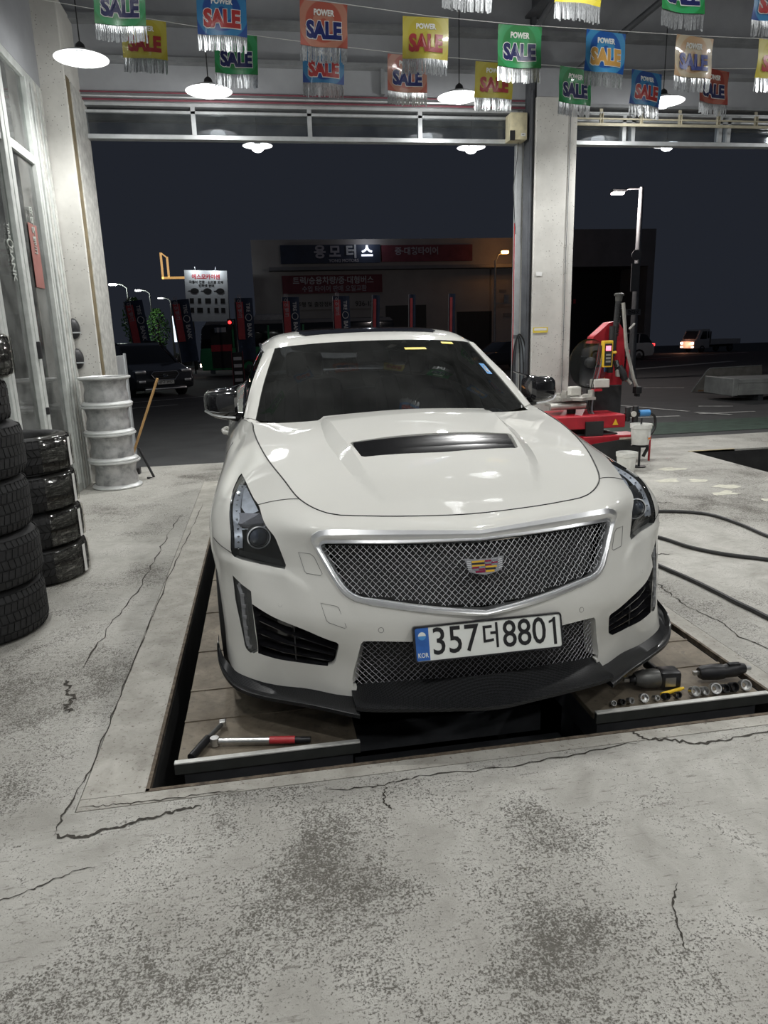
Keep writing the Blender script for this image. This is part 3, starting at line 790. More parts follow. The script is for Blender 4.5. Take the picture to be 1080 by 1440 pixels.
cen = [(0.0, y) for y in np.arange(hb[-1][1] - .02, hb[0][1] + .01, -.02)]
hbc = hb + cen
vent = [(0, 2.775), (.2, 2.782), (.320, 2.79), (.333, 2.80), (.356, 2.945), (.348, 2.957), (.2, 2.968), (0, 2.972)]
ventp = resample(vent, .015, False); ventp[0] = np.array((0., ventp[0][1])); ventp[-1] = np.array((0., ventp[-1][1]))
gp = [(x + (.008 if k % 2 else 0), y) for k, y in enumerate(np.arange(2.40, 3.62, .015)) for x in np.arange(.008, .76, .016)]
hpoly = [tuple(p) for p in hbc]
gp = [p for p, k in zip(gp, inpoly(np.array([p[0] for p in gp]), np.array([p[1] for p in gp]), hpoly)) if k]
hp2, ht = cdt(hbc, [], [resample(cr_out, .02, False), resample(cr_in[2:], .02, False), ventp], gp, .007)
hc = hp2[np.array([t[:3] for t in ht])].mean(1)
hin = inpoly(hc[:, 0], hc[:, 1], hpoly); hv = inpoly(hc[:, 0], hc[:, 1], [tuple(p) for p in ventp])
def hood_region(mask, dz=0.0):
    ids = [i for i in range(len(ht)) if mask[i]]; used = sorted({v for i in ids for v in ht[i]}); mp = {v: k for k, v in enumerate(used)}
    q = hp2[used]; z = hood_z(q) + dz; V = [(float(a[0]), float(a[1]), float(c)) for a, c in zip(q, z)]
    F = []
    for i in ids:
        f = [mp[v] for v in ht[i]]; a, b_, c = (V[f[k]] for k in range(3))
        F.append(tuple(f) if (b_[0] - a[0]) * (c[1] - a[1]) - (b_[1] - a[1]) * (c[0] - a[0]) > 0 else tuple(f[::-1]))
    mm = {}; n = len(V)
    for k in range(n):
        if abs(V[k][0]) < 1e-5: mm[k] = k
        else: mm[k] = len(V); V.append((-V[k][0], V[k][1], V[k][2]))
    F = F + [tuple(mm[v] for v in f[::-1]) for f in F]
    return V, F
V, F = hood_region(hin & ~hv)
ctr = (0, 3.05)
V = [(x * .994, ctr[1] + (y - ctr[1]) * .994, z) for x, y, z in V]
VV, W = border_wall(V, F, lambda p: (p[0] * .99, 3.05 + (p[1] - 3.05) * .99, p[2] - .022))
n = len(V); car_part('hood', list(V) + VV, list(F) + [tuple(i + n for i in f) for f in W], 'pearl_paint', True, 22)
for s in (1, -1):
    mb = MB(); mb.tube([(x * s, y, z + .0006) for x, y, z in shut], .0024, 6); cmb(mb, 'hood_gap', 'matt_black')
V, F = hood_region(hin, -.05); car_part('engine_bay_cover', V, F, 'matt_black')
V, F = hood_region(hv, -.028); hvb = car_part('hood_vent', V, F, 'carbon_weave')
for k, (l0, l1) in enumerate(((2.785, 2.84), (2.845, 2.90), (2.905, 2.962))):
    rows = []
    for w in np.linspace(-1, 1, 31):
        hw = .325 + (l0 - 2.785) * .13; x = w * hw; za, zb = hood_z((x, l0))[0], hood_z((x, l1))[0]
        rows.append([(x, l0, za - .022), (x, l0 + .004, za - .017), (x, l1 - .004, zb - .004), (x, l1, zb - .009)])
    mb = MB(); mb.grid(rows); cmb(mb, 'vent_blade', 'vent_black', True, 40, hvb)

# ---- glasshouse
def loft(ctrl, nu, nv, mirror=False):
    """ctrl[i][j] control points -> dense rows"""
    A = [crom(r, nu) for r in ctrl]; cols = list(zip(*A)); B = [crom(c, nv) for c in cols]
    return [list(r) for r in zip(*B)]
def full_row(half): return [(-p[0], p[1], p[2]) for p in half[::-1] if p[0] > 1e-6] + [tuple(p) for p in half]
ws_base = [(0, 3.53, .985), (.35, 3.575, .985), (.58, 3.66, .99), (.734, 3.765, .998)]
ws_mid = [(0, 3.90, 1.195), (.32, 3.935, 1.19), (.54, 3.99, 1.178), (.676, 4.055, 1.163)]
ws_top = [(0, 4.27, 1.378), (.27, 4.287, 1.374), (.47, 4.32, 1.363), (.591, 4.357, 1.349)]
rows = loft([full_row(ws_base), full_row(ws_mid), full_row(ws_top)], 5, 10)
mb = MB(); mb.grid(rows); wsc = cmb(mb, 'windscreen', 'windscreen_tint', True, 60)
edge = [r[-1] for r in rows]
# roof: grid with the dark glass panel let in
def roof_row(l, zc, we, ze, wr, zr):
    return [(0, l, zc), (.2, l, zc - .004), (.4, l + (.02 if l < 4.4 else 0), zc - .3 * (zc - ze)), (we, l + (.06 if l < 4.4 else 0), ze), (wr, l + (.10 if l < 4.4 else 0), zr)]
RF = [[(0, 4.27, 1.378), (.27, 4.287, 1.374), (.47, 4.32, 1.363), (.591, 4.357, 1.349), (.665, 4.43, 1.320)],
      [(0, 4.40, 1.415), (.27, 4.41, 1.411), (.46, 4.44, 1.400), (.585, 4.48, 1.382), (.668, 4.54, 1.335)],
      [(0, 4.62, 1.444), (.27, 4.63, 1.440), (.45, 4.64, 1.430), (.575, 4.66, 1.410), (.668, 4.70, 1.355)],
      [(0, 5.0, 1.456), (.27, 5.0, 1.452), (.45, 5.0, 1.442), (.57, 5.0, 1.420), (.668, 5.0, 1.365)],
      [(0, 5.5, 1.445), (.27, 5.5, 1.440), (.44, 5.5, 1.428), (.56, 5.5, 1.405), (.66, 5.45, 1.350)],
      [(0, 5.95, 1.395), (.25, 5.94, 1.388), (.42, 5.92, 1.372), (.54, 5.9, 1.348), (.63, 5.85, 1.30)]]
rr_ = loft([full_row(r) for r in RF], 5, 6)
mb = MB(); mb.grid(rr_); cmb(mb, 'roof', 'pearl_paint', True, 50)
def roof_at(w, l):
    q = np.array([p for r in rr_ for p in r]); d = (q[:, 0] - w) ** 2 + (q[:, 1] - l) ** 2; k = np.argsort(d)[:4]; wt = 1 / (d[k] + 1e-8); return float((q[k, 2] * wt).sum() / wt.sum())
rows = []
for l in np.linspace(4.47, 5.35, 14):
    hw = min(.43, .40 + (l - 4.47) * .5); rows.append([(x, l, roof_at(x, l) + .004) for x in np.linspace(-hw, hw, 17)])
mb = MB(); mb.grid(rows); VV, W = border_wall(mb.v, mb.f, lambda p: (p[0], p[1], p[2] - .02)); n = len(mb.v); mb.v += VV; mb.f += [tuple(i + n for i in f) for f in W]
cmb(mb, 'sunroof', 'gloss_black', True, 40)
for s in (1, -1):
    # A pillar between windscreen and side glass
    inner = crom([(.734, 3.765, .998), (.676, 4.055, 1.163), (.591, 4.357, 1.349)], 8)
    outer = crom([(.800, 3.82, 1.0), (.742, 4.10, 1.165), (.665, 4.43, 1.320)], 8)
    rows = []
    for a_, c_ in zip(inner, outer):
        mid = (a_ + c_) / 2 + np.array((.006, -.012, .012)); rows.append([(p[0] * s, p[1], p[2]) for p in (a_ + np.array((.002, .01, -.012)), a_ + np.array((.002, -.003, .004)), mid, c_, c_ + np.array((-.01, .02, -.01)))])
    mb = MB(); mb.grid(rows); cmb(mb, 'windscreen_pillar', 'pearl_paint', True, 50)
    mb = MB(); mb.tube([((a_[0] * .55 + c_[0] * .45 + .003) * s, a_[1] * .55 + c_[1] * .45 - .0085, a_[2] * .55 + c_[2] * .45 + .0105) for a_, c_ in zip(inner, outer)], .0012, 5); cmb(mb, 'pillar_gap', 'dark_trim')
    # cowl corner between hood, fender and pillar
    mb = MB(); mb.grid([[(.754 * s, 3.612, 1.0), (.757 * s, 3.62, 1.003), (.800 * s, 3.82, 1.001)], [(.70 * s, 3.60, .995), (.734 * s, 3.765, .998), (.770 * s, 3.83, 1.01)]]); cmb(mb, 'cowl_corner', 'pearl_paint', True, 50)
    # side glass and rail
    belt = [S(a_, NL - 1.0) for a_ in np.linspace(10, 14, 21)]
    rail = crom([(.665, 4.43, 1.320), (.668, 4.70, 1.355), (.668, 5.0, 1.365), (.66, 5.45, 1.350), (.63, 5.85, 1.30)], 6)
    up = crom([tuple(outer[0]), tuple(outer[8]), (.665, 4.43, 1.320)], 8); up = list(up) + list(rail[1:])
    rows = []
    nn = 24
    for k in range(nn + 1):
        u = k / nn; bi = u * (len(belt) - 1); ui = u * (len(up) - 1)
        a_ = np.array(belt[int(bi)]) * (1 - bi % 1) + np.array(belt[min(int(bi) + 1, len(belt) - 1)]) * (bi % 1); c_ = np.array(up[int(ui)]) * (1 - ui % 1) + np.array(up[min(int(ui) + 1, len(up) - 1)]) * (ui % 1)
        rows.append([tuple((a_ + (c_ - a_) * t + np.array((.02 * math.sin(t * PI), 0, 0)) - np.array((.012, 0, 0))) * (s, 1, 1)) for t in (0, .33, .66, 1)])
    mb = MB(); mb.grid(rows); cmb(mb, 'side_glass', 'side_tint', True, 60)
    mb = MB(); mb.tube([(p[0] * s, p[1], p[2] + .004) for p in rail], .010, 6); cmb(mb, 'roof_rail', 'gloss_black')
    mb = MB(); mb.tube([((p[0] - .004) * s, p[1], p[2] + .002) for p in belt], .008, 6); cmb(mb, 'belt_moulding', 'gloss_black')
    # rear pillar
    mb = MB(); mb.grid([[(.63 * s, 5.85, 1.30), (.54 * s, 5.9, 1.348)], [(.70 * s, 6.1, 1.18), (.60 * s, 6.2, 1.21)], [(.78 * s, 6.0, 1.07), (.66 * s, 6.45, 1.09)]]); cmb(mb, 'rear_pillar', 'pearl_paint')
    # door handles
    for l_ in (4.52, 5.42):
        p = S(*nearest((.915, l_, .86)))
        mb = MB(); mb.tube([((p[0] - .005) * s, l_ - .09, .855), ((p[0] + .022) * s, l_ - .07, .857), ((p[0] + .03) * s, l_, .86), ((p[0] + .022) * s, l_ + .07, .863), ((p[0] - .005) * s, l_ + .09, .865)], [.010, .013, .014, .013, .010], 8); cmb(mb, 'door_handle', 'pearl_paint')
mb = MB(); mb.grid(loft([full_row([(0, 5.95, 1.395), (.25, 5.94, 1.388), (.42, 5.92, 1.372), (.54, 5.9, 1.348)]), full_row([(0, 6.25, 1.25), (.27, 6.24, 1.243), (.46, 6.22, 1.23), (.60, 6.2, 1.21)]), full_row([(0, 6.55, 1.11), (.3, 6.54, 1.108), (.5, 6.5, 1.10), (.66, 6.45, 1.09)])], 4, 4)); cmb(mb, 'rear_window', 'side_tint')
tl = [S(a_, NL - 1.0) for a_ in np.linspace(14, NS - 1, 16)]
rows = []
for p in tl: rows.append(p)
mb = MB(); inner = [(.66 - .66 * k / 15, 6.45 + .1 * k / 15 + .25 * (k / 15) ** 2 * 0, 1.10) for k in range(16)]
vs = []; fs = []
for a_, c_ in zip(tl, inner): vs += [tuple(a_), tuple((np.array(a_) + np.array(c_)) / 2 + np.array((0, 0, .02))), c_]
for k in range(15):
    for q in (0, 1): fs.append((3 * k + q, 3 * k + q + 1, 3 * k + q + 4, 3 * k + q + 3))
n = len(vs); vs = vs + [(-v[0], v[1], v[2]) for v in vs]; fs = fs + [tuple(i + n for i in f[::-1]) for f in fs]
car_part('trunk_lid', vs, fs, 'pearl_paint', True, 60)
# windscreen stickers and wipers
def on_ws(u, t, d=.003):
    A = np.array([full_row(x) for x in (ws_base, ws_mid, ws_top)]); r = [crom(x, 8) for x in A]; k = u * (len(r[0]) - 1); i = min(int(k), len(r[0]) - 2); k -= i
    q = [x[i] * (1 - k) + x[i + 1] * k for x in r]; p = crom(q, 16)[int(t * 32)]; return Vector(p) + Vector((0, -.8, .6)) * d
def sticker(u0, u1, t0, t1, mat):
    mb = MB(); mb.grid([[on_ws(u, t) for u in np.linspace(u0, u1, 5)] for t in (t0, (t0 + t1) / 2, t1)]); cmb(mb, 'windscreen_sticker', mat)
sticker(.76, .83, .955, .99, 'sticker_yellow'); sticker(.585, .665, .85, .895, 'sticker_yellow')
sticker(.905, .955, .53, .66, 'sticker_blue'); sticker(.912, .945, .56, .64, 'silver_foil')
# cabin behind the glass: dashboard, wheel, seats
mb = MB(); mb.box(-.66, .66, 3.78, 4.08, .80, .945, bev=.04); cmb(mb, 'dashboard', 'seat_leather')
M = Matrix.Translation((-.36 + .72, 4.17, .93)) @ Matrix.Rotation(math.radians(65), 4, 'X')
mb = MB(); mb.tube([M @ Vector((.18 * math.cos(2 * PI * k / 28), .18 * math.sin(2 * PI * k / 28), 0)) for k in range(28)], .015, 8, True); mb.box(-.16, .16, -.03, .03, -.01, .01, M); cmb(mb, 'steering_wheel', 'seat_leather')
for s in (-1, 1):
    st = MB(); st.box(-.26 + s * .37, .26 + s * .37, 4.35, 4.90, .40, .58, bev=.06); st = cmb(st, 'seat', 'seat_leather')
    mb = MB(); mb.box(-.25, .25, -.08, .08, 0, .60, Matrix.Translation((s * .37, 4.88, .55)) @ Matrix.Rotation(math.radians(-18), 4, 'X'), bev=.06); cmb(mb, 'seat_back', 'seat_leather', parent=st)
    mb = MB(); mb.box(-.13, .13, -.05, .05, 0, .18, Matrix.Translation((s * .37, 5.10, 1.13)) @ Matrix.Rotation(math.radians(-10), 4, 'X'), bev=.04); cmb(mb, 'head_rest', 'seat_leather', parent=st)
mb = MB(); mb.box(-.13, .13, -.02, .02, -.035, .035, Matrix.Translation((0, 4.20, 1.285)), bev=.015); cmb(mb, 'rear_view_mirror', 'dark_trim')
mb = MB(); mb.box(-.70, .70, 3.6, 6.3, .30, .36); mb.box(-.65, .65, 5.6, 5.75, .36, 1.0); cmb(mb, 'cabin_floor', 'seat_leather', False)
mb = MB(); mb.lathe([(.055, 0), (.06, .008), (.045, .02), (.02, .026), (0, .026)], 24, Matrix.Translation((.60, 3.86, .948)) @ Matrix.Rotation(.5, 4, 'X')); cmb(mb, 'dashboard_disc', 'plate_white')

# ---- door mirrors
for s in (1, -1):
    rows = []
    # sections from the outer tip inwards: (w, front l, back l, z low, z high)
    for w, l0, l1, z0, z1 in ((1.004, 4.0, 4.05, 1.055, 1.105), (.998, 3.95, 4.08, 1.03, 1.13), (.975, 3.91, 4.10, 1.018, 1.145), (.93, 3.875, 4.10, 1.01, 1.152), (.88, 3.855, 4.09, 1.006, 1.156), (.84, 3.85, 4.07, 1.012, 1.155), (.825, 3.88, 4.05, 1.03, 1.145)):
        ring = []
        for k in range(20):
            t = 2 * PI * k / 20; cx_, sx_ = math.cos(t), math.sin(t); e = .6
            ring.append((w * s, (l0 + l1) / 2 + (l1 - l0) / 2 * math.copysign(abs(cx_) ** e, cx_), (z0 + z1) / 2 + (z1 - z0) / 2 * math.copysign(abs(sx_) ** e, sx_)))
        rows.append(ring)
    mb = MB(); mb.grid(rows, True); mb.f += [tuple(range(20)), tuple(range(120, 140))[::-1]]; mo = cmb(mb, 'door_mirror', 'gloss_black', True, 50); tag(mo, 'glossy black mirror housing')
    mb = MB(); mb.tube([(.95 * s, 3.96, 1.02), (.87 * s, 3.97, 1.005), (.80 * s, 3.98, .99)], [.02, .024, .03], 8); cmb(mb, 'mirror_arm', 'gloss_black', True, 50, mo)
    mb = MB(); mb.tube([(.998 * s, 3.945, 1.04), (.96 * s, 3.90, 1.022), (.90 * s, 3.86, 1.012), (.84 * s, 3.845, 1.008)], .006, 6); cmb(mb, 'mirror_lamp', 'satin_chrome', True, 50, mo)
    mb = MB(); mb.add([(.86 * s, 3.95, 1.152), (.86 * s, 4.09, 1.152), (.775 * s, 4.06, 1.178), (.775 * s, 4.03, 1.181), (.86 * s, 3.95, 1.147), (.86 * s, 4.09, 1.147), (.775 * s, 4.06, 1.175), (.775 * s, 4.03, 1.177)],
                      [(0, 1, 2, 3), (7, 6, 5, 4), (0, 3, 7, 4), (1, 5, 6, 2), (3, 2, 6, 7), (0, 4, 5, 1)]); cmb(mb, 'mirror_fin', 'gloss_black', False, parent=mo)

# ---- carbon splitter
def front_low(w): return front_l(w, .20)
def split_sec(w, lf, zf, lb, zb, lip):
    return [(w, lb, zb), (w, lb * .45 + lf * .55, zb * .45 + zf * .55 - .006), (w, lf + .012, zf + .012), (w, lf, zf + .008), (w, lf + .002, zf - .006), (w, lf + .03, zf - .010), (w, lb + .05, zf - .010)]
def mir_rows(secs): return [[(-p[0], p[1], p[2]) for p in s_] for s_ in secs[::-1] if s_[0][0] > 1e-6] + secs
secs = [split_sec(w, lf, zf, lb, zb, 0) for w, lf, zf, lb, zb in ((0, 2.085, .172, 2.205, .238), (.15, 2.108, .172, 2.218, .236), (.30, 2.138, .172, 2.248, .232), (.40, 2.158, .174, 2.285, .222), (.450, 2.168, .178, 2.305, .206), (.472, 2.172, .182, 2.312, .200))]
rows = mir_rows(secs)
rows2 = [list(r) for r in zip(*[crom(c, 4) for c in zip(*rows)])]
mb = MB(); mb.grid(rows2, True); k = len(rows2[0]); mb.f += [tuple(range(k)), tuple(range(len(mb.v) - k, len(mb.v)))[::-1]]; sp = cmb(mb, 'splitter_centre', 'carbon_weave', True, 40)
for s in (1, -1):
    secs = [split_sec(w, lf, zf, lb, zb, 0) for w, lf, zf, lb, zb in ((.462, 2.158, .157, 2.31, .180), (.50, 2.192, .153, 2.325, .176), (.61, 2.275, .150, 2.395, .172), (.76, 2.385, .140, 2.465, .168), (.86, 2.455, .148, 2.53, .185), (.915, 2.52, .172, 2.62, .200), (.945, 2.60, .21, 2.70, .225), (.952, 2.70, .235, 2.78, .235))]
    rows = [[(p[0] * s, p[1], p[2]) for p in q] for q in [list(r) for r in zip(*[crom(c, 4) for c in zip(*secs)])]]
    mb = MB(); mb.grid(rows, True); k = len(rows[0]); mb.f += [tuple(range(k)), tuple(range(len(mb.v) - k, len(mb.v)))[::-1]]; cmb(mb, 'splitter_wing', 'carbon_weave', True, 40, sp)
mb = MB(); mb.box(-.60, .60, 2.60, 6.9, .16, .19); cmb(mb, 'undertray', 'matt_black', False)

# ---- wheels
def wheel(w, l):
    s = 1 if w > 0 else -1
    M = Matrix.Translation((w - s * .125, l, .345)) @ Matrix.Rotation(s * PI / 2, 4, 'Y')
    mb = MB(); mb.lathe([(.235, -.105), (.30, -.118), (.335, -.105), (.345, -.07), (.345, -.03), (.345, .03), (.345, .07), (.335, .105), (.30, .118), (.235, .105)], 44, M, True); ty = cmb(mb, 'wheel', 'tyre_rubber', True, 40)
    mb = MB(); mb.lathe([(.238, -.10), (.238, .10), (.225, .105), (.220, .08), (.215, -.10)], 40, M, True); cmb(mb, 'rim', 'rim_grey', True, 40, ty)
    for k in range(10):
        R = M @ Matrix.Rotation(2 * PI * k / 10, 4, 'Z'); mb = MB(); mb.box(.04, .222, -.012, .012, .055, .085, R); cmb(mb, 'spoke', 'rim_grey', False, parent=ty)
    mb = MB(); mb.lathe([(.06, .03), (.06, .09), (.03, .10), (0, .10)], 20, M); cmb(mb, 'hub', 'rim_grey', True, 40, ty)
    mb = MB(); mb.lathe([(.18, -.02), (.18, .01), (.05, .01), (.05, -.02)], 28, M, True); cmb(mb, 'brake_disc', 'satin_chrome', True, 40, ty)
for l_ in (3.05, 5.96):
    for s in (1, -1): wheel(s * .945, l_)
    for s in (1, -1):
        rows = []
        for k in range(21):
            t = PI * 1.18 - PI * 1.36 * k / 20; rows.append([(.93 * s, l_ + .385 * math.cos(t), .345 + .385 * math.sin(t)), (.62 * s, l_ + .385 * math.cos(t), .345 + .385 * math.sin(t))])
        mb = MB(); mb.grid(rows); cmb(mb, 'wheel_liner', 'matt_black')

# =====================================================================================
#                                   THE WORKSHOP SHELL
# =====================================================================================
# ---- materials of the setting
m, nt, b = new_mat('worn_concrete')
v = objvec(nt)
big = noise(nt, 0.9, 4, 0.55, v); mid = noise(nt, 4.5, 6, 0.62, v, 0.6); fa = noise(nt, 150.0, 6, 0.75, v, 0.1); fb = noise(nt, 48.0, 7, 0.8, v, 0.3); fmix = N(nt, 'ShaderNodeMath', operation='MULTIPLY_ADD'); nt.links.new(fa, fmix.inputs[0]); fmix.inputs[1].default_value = .62; fsc = N(nt, 'ShaderNodeMath', operation='MULTIPLY'); nt.links.new(fb, fsc.inputs[0]); fsc.inputs[1].default_value = .38; nt.links.new(fsc.outputs[0], fmix.inputs[2]); fine = fmix.outputs[0]
vs = objvec(nt, (1.0, 5.5, 1.0), (0, 0, 0.35)); streak = noise(nt, 13.0, 5, 0.7, vs, 0.2)
base = ramp(nt, mid, [(0.28, (0.31, 0.30, 0.27)), (0.72, (0.55, 0.54, 0.50))])
base = mixc(nt, ramp(nt, big, [(0.42, 0.0), (0.68, 0.55)]), base, (0.35, 0.34, 0.31))
def mth(op, x, y=None, clamp=False):
    n = N(nt, 'ShaderNodeMath', operation=op); n.use_clamp = clamp
    for i, q in enumerate((x, y)):
        if q is None: continue
        if isinstance(q, (int, float)): n.inputs[i].default_value = q
        else: nt.links.new(q, n.inputs[i])
    return n.outputs[0]
clus = mth('ADD', mth('MULTIPLY', big, .55), mth('MULTIPLY', mid, .45))
for px, py, pr in ((-.28, 1.38, .42), (.05, 1.62, .22), (.72, 1.62, .24), (1.15, 1.75, .2), (-1.0, 3.0, .55), (-.95, 2.2, .4), (2.7, 5.4, .5), (.6, 1.3, .25)):   # worn-through places
    dn = N(nt, 'ShaderNodeVectorMath', operation='DISTANCE'); nt.links.new(v, dn.inputs[0]); dn.inputs[1].default_value = (px, py, 0)
    clus = mth('ADD', clus, mth('MULTIPLY', mth('SUBTRACT', 1.0, mth('DIVIDE', dn.outputs['Value'], pr), True), .075))
thr = mth('ADD', fine, mth('MULTIPLY', mth('SUBTRACT', clus, .5), .62))
wearf = ramp(nt, thr, [(.525, 0.0), (.585, 1.0)])
c = mixc(nt, mth('MULTIPLY', wearf, .88), base, (0.075, 0.067, 0.054))
sp = ramp(nt, streak, [(0.58, 0.0), (0.68, 0.7)])
c = mixc(nt, sp, c, (0.16, 0.15, 0.13))
pits = N(nt, 'ShaderNodeTexVoronoi'); pits.inputs['Scale'].default_value = 55.0; nt.links.new(v, pits.inputs['Vector'])
c = mixc(nt, ramp(nt, pits.outputs['Distance'], [(0.05, 0.8), (0.13, 0.0)]), c, (0.10, 0.09, 0.08))
nt.links.new(c, b.inputs['Base Color']); setp(b, rough=0.72, spec=0.35)
hh = N(nt, 'ShaderNodeMath', operation='SUBTRACT'); nt.links.new(fine, hh.inputs[0]); nt.links.new(wearf, hh.inputs[1])
bump(nt, b, hh.outputs[0], 0.5, 0.006)
m, nt, b = new_mat('kerb_concrete')
v = objvec(nt); f1 = noise(nt, 7.0, 6, 0.65, v, 0.5); f2 = noise(nt, 60.0, 4, 0.7, v)
c = ramp(nt, f1, [(0.3, (0.30, 0.285, 0.25)), (0.7, (0.49, 0.475, 0.43))]); c = mixc(nt, ramp(nt, f2, [(0.58, 0.0), (0.68, 0.8)]), c, (0.11, 0.09, 0.07))
nt.links.new(c, b.inputs['Base Color']); setp(b, rough=0.75); bump(nt, b, f2, 0.4, 0.004)
m, nt, b = new_mat('rust_edge')
v = objvec(nt); f1 = noise(nt, 26.0, 6, 0.7, v); c = ramp(nt, f1, [(0.35, (0.05, 0.038, 0.028)), (0.6, (0.16, 0.125, 0.09)), (0.75, (0.30, 0.27, 0.22))])
nt.links.new(c, b.inputs['Base Color']); setp(b, rough=0.85); bump(nt, b, f1, 0.6, 0.004)
plain('crack_dirt', (0.045, 0.04, 0.033), 0.95, 0, 0.4, 60)
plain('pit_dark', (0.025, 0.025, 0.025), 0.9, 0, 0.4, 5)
m, nt, b = new_mat('asphalt')
v = objvec(nt); f1 = noise(nt, 2.0, 5, 0.6, v); f2 = noise(nt, 160.0, 3, 0.7, v)
c = ramp(nt, f1, [(0.3, (0.030, 0.031, 0.032)), (0.7, (0.052, 0.053, 0.054))]); c = mixc(nt, ramp(nt, f2, [(0.55, 0.0), (0.75, 0.6)]), c, (0.10, 0.10, 0.10))
nt.links.new(c, b.inputs['Base Color']); setp(b, rough=0.8); bump(nt, b, f2, 0.4, 0.004)
plain('road_paint', (0.42, 0.42, 0.40), 0.7, 0, 0.5, 9)
plain('green_paving', (0.030, 0.055, 0.040), 0.8, 0, 0.4, 6)
m, nt, b = new_mat('plaster_column')
v = objvec(nt); f1 = noise(nt, 3.0, 5, 0.6, v); vor = N(nt, 'ShaderNodeTexVoronoi'); vor.inputs['Scale'].default_value = 34.0; nt.links.new(v, vor.inputs['Vector'])
patch = noise(nt, 2.3, 4, 0.6, v)
c = ramp(nt, f1, [(0.3, (0.50, 0.49, 0.46)), (0.7, (0.66, 0.65, 0.61))])
k = N(nt, 'ShaderNodeMath', operation='MULTIPLY'); nt.links.new(ramp(nt, vor.outputs['Distance'], [(0.10, 1.0), (0.20, 0.0)]), k.inputs[0]); nt.links.new(ramp(nt, patch, [(0.45, 0.0), (0.58, 0.9)]), k.inputs[1])
c = mixc(nt, k.outputs[0], c, (0.13, 0.12, 0.10)); nt.links.new(c, b.inputs['Base Color']); setp(b, rough=0.7)
plain('plain_column', (0.60, 0.60, 0.54), 0.6, 0, 0.06, 3)
plain('grey_panel', (0.33, 0.34, 0.36), 0.65, 0, 0.15, 1.5)
plain('grey_steel', (0.26, 0.27, 0.28), 0.5, 0.3, 0.2, 6)
plain('dark_steel', (0.085, 0.09, 0.10), 0.6, 0.2, 0.3, 6)
plain('ceiling_sheet', (0.38, 0.39, 0.42), 0.7, 0.1, 0.25, 2)
plain('white_frame', (0.50, 0.52, 0.50), 0.45, 0.1, 0.18, 9)
plain('aged_frame', (0.50, 0.50, 0.47), 0.55, 0.1, 0.30, 12)
plain('alu_frame', (0.58, 0.60, 0.61), 0.4, 0.5, 0.12, 9)
plain('brown_channel', (0.17, 0.135, 0.075), 0.7, 0, 0.3, 8)
plain('cream_paint', (0.66, 0.60, 0.40), 0.5, 0, 0.18, 14)
plain('tray_paint', (0.50, 0.46, 0.34), 0.5, 0.1, 0.15, 10)
plain('red_paint', (0.36, 0.025, 0.03), 0.42, 0, 0.25, 9)
plain('maroon_pipe', (0.20, 0.05, 0.07), 0.5, 0, 0.2, 9)
plain('corrugated', (0.22, 0.235, 0.25), 0.55, 0.4, 0.2, 3)
plain('office_wall', (0.42, 0.44, 0.42), 0.8, 0, 0.1, 2)
clear('door_glass', (0.74, 0.80, 0.77), 0.20, 0.03, 1.5)
clear('transom_glass', (0.70, 0.74, 0.78), 0.07, 0.05, 1.45)
def struct(o): o['kind'] = 'structure'; return o

WALL_Y = 8.35; FAC_X = -1.83
PIT = (-0.455, 1.885, 2.125, 7.30)          # x0, x1, y0, y1
PIT2 = (4.78, 7.6, 2.0, 7.36)
# ---- floor slab with two pits
def slab(xs, ys, holes, z0, z1):
    mb = MB()
    X = sorted(xs); Y = sorted(ys)
    idx = {}
    def vi(x, y, z):
        k = (round(x, 4), round(y, 4), z)
        if k not in idx: idx[k] = len(mb.v); mb.v.append((x, y, z))
        return idx[k]
    def solid(i, j):
        if i < 0 or j < 0 or i >= len(X) - 1 or j >= len(Y) - 1: return False
        cx_, cy_ = (X[i] + X[i + 1]) / 2, (Y[j] + Y[j + 1]) / 2
        return not any(h[0] < cx_ < h[1] and h[2] < cy_ < h[3] for h in holes)
    for i in range(len(X) - 1):
        for j in range(len(Y) - 1):
            if not solid(i, j): continue
            a = (X[i], X[i + 1], Y[j], Y[j + 1])
            mb.f.append((vi(a[0], a[2], z1), vi(a[1], a[2], z1), vi(a[1], a[3], z1), vi(a[0], a[3], z1)))
            for ni, nj, p, q in ((i - 1, j, (a[0], a[3]), (a[0], a[2])), (i + 1, j, (a[1], a[2]), (a[1], a[3])), (i, j - 1, (a[0], a[2]), (a[1], a[2])), (i, j + 1, (a[1], a[3]), (a[0], a[3]))):
                if not solid(ni, nj): mb.f.append((vi(*p, z0), vi(*q, z0), vi(*q, z1), vi(*p, z1)))
    return mb
floor = struct(slab([FAC_X - .15, PIT[0] - .215, PIT[1] + .10, PIT2[0], PIT2[1], 10.0], [-5.0, PIT[2] - .075, PIT[3], PIT2[2], PIT2[3], WALL_Y + .05],
                    [(PIT[0] - .215, PIT[1] + .10, PIT[2] - .075, PIT[3]), PIT2], -.9, 0.0).build('floor', 'worn_concrete'))
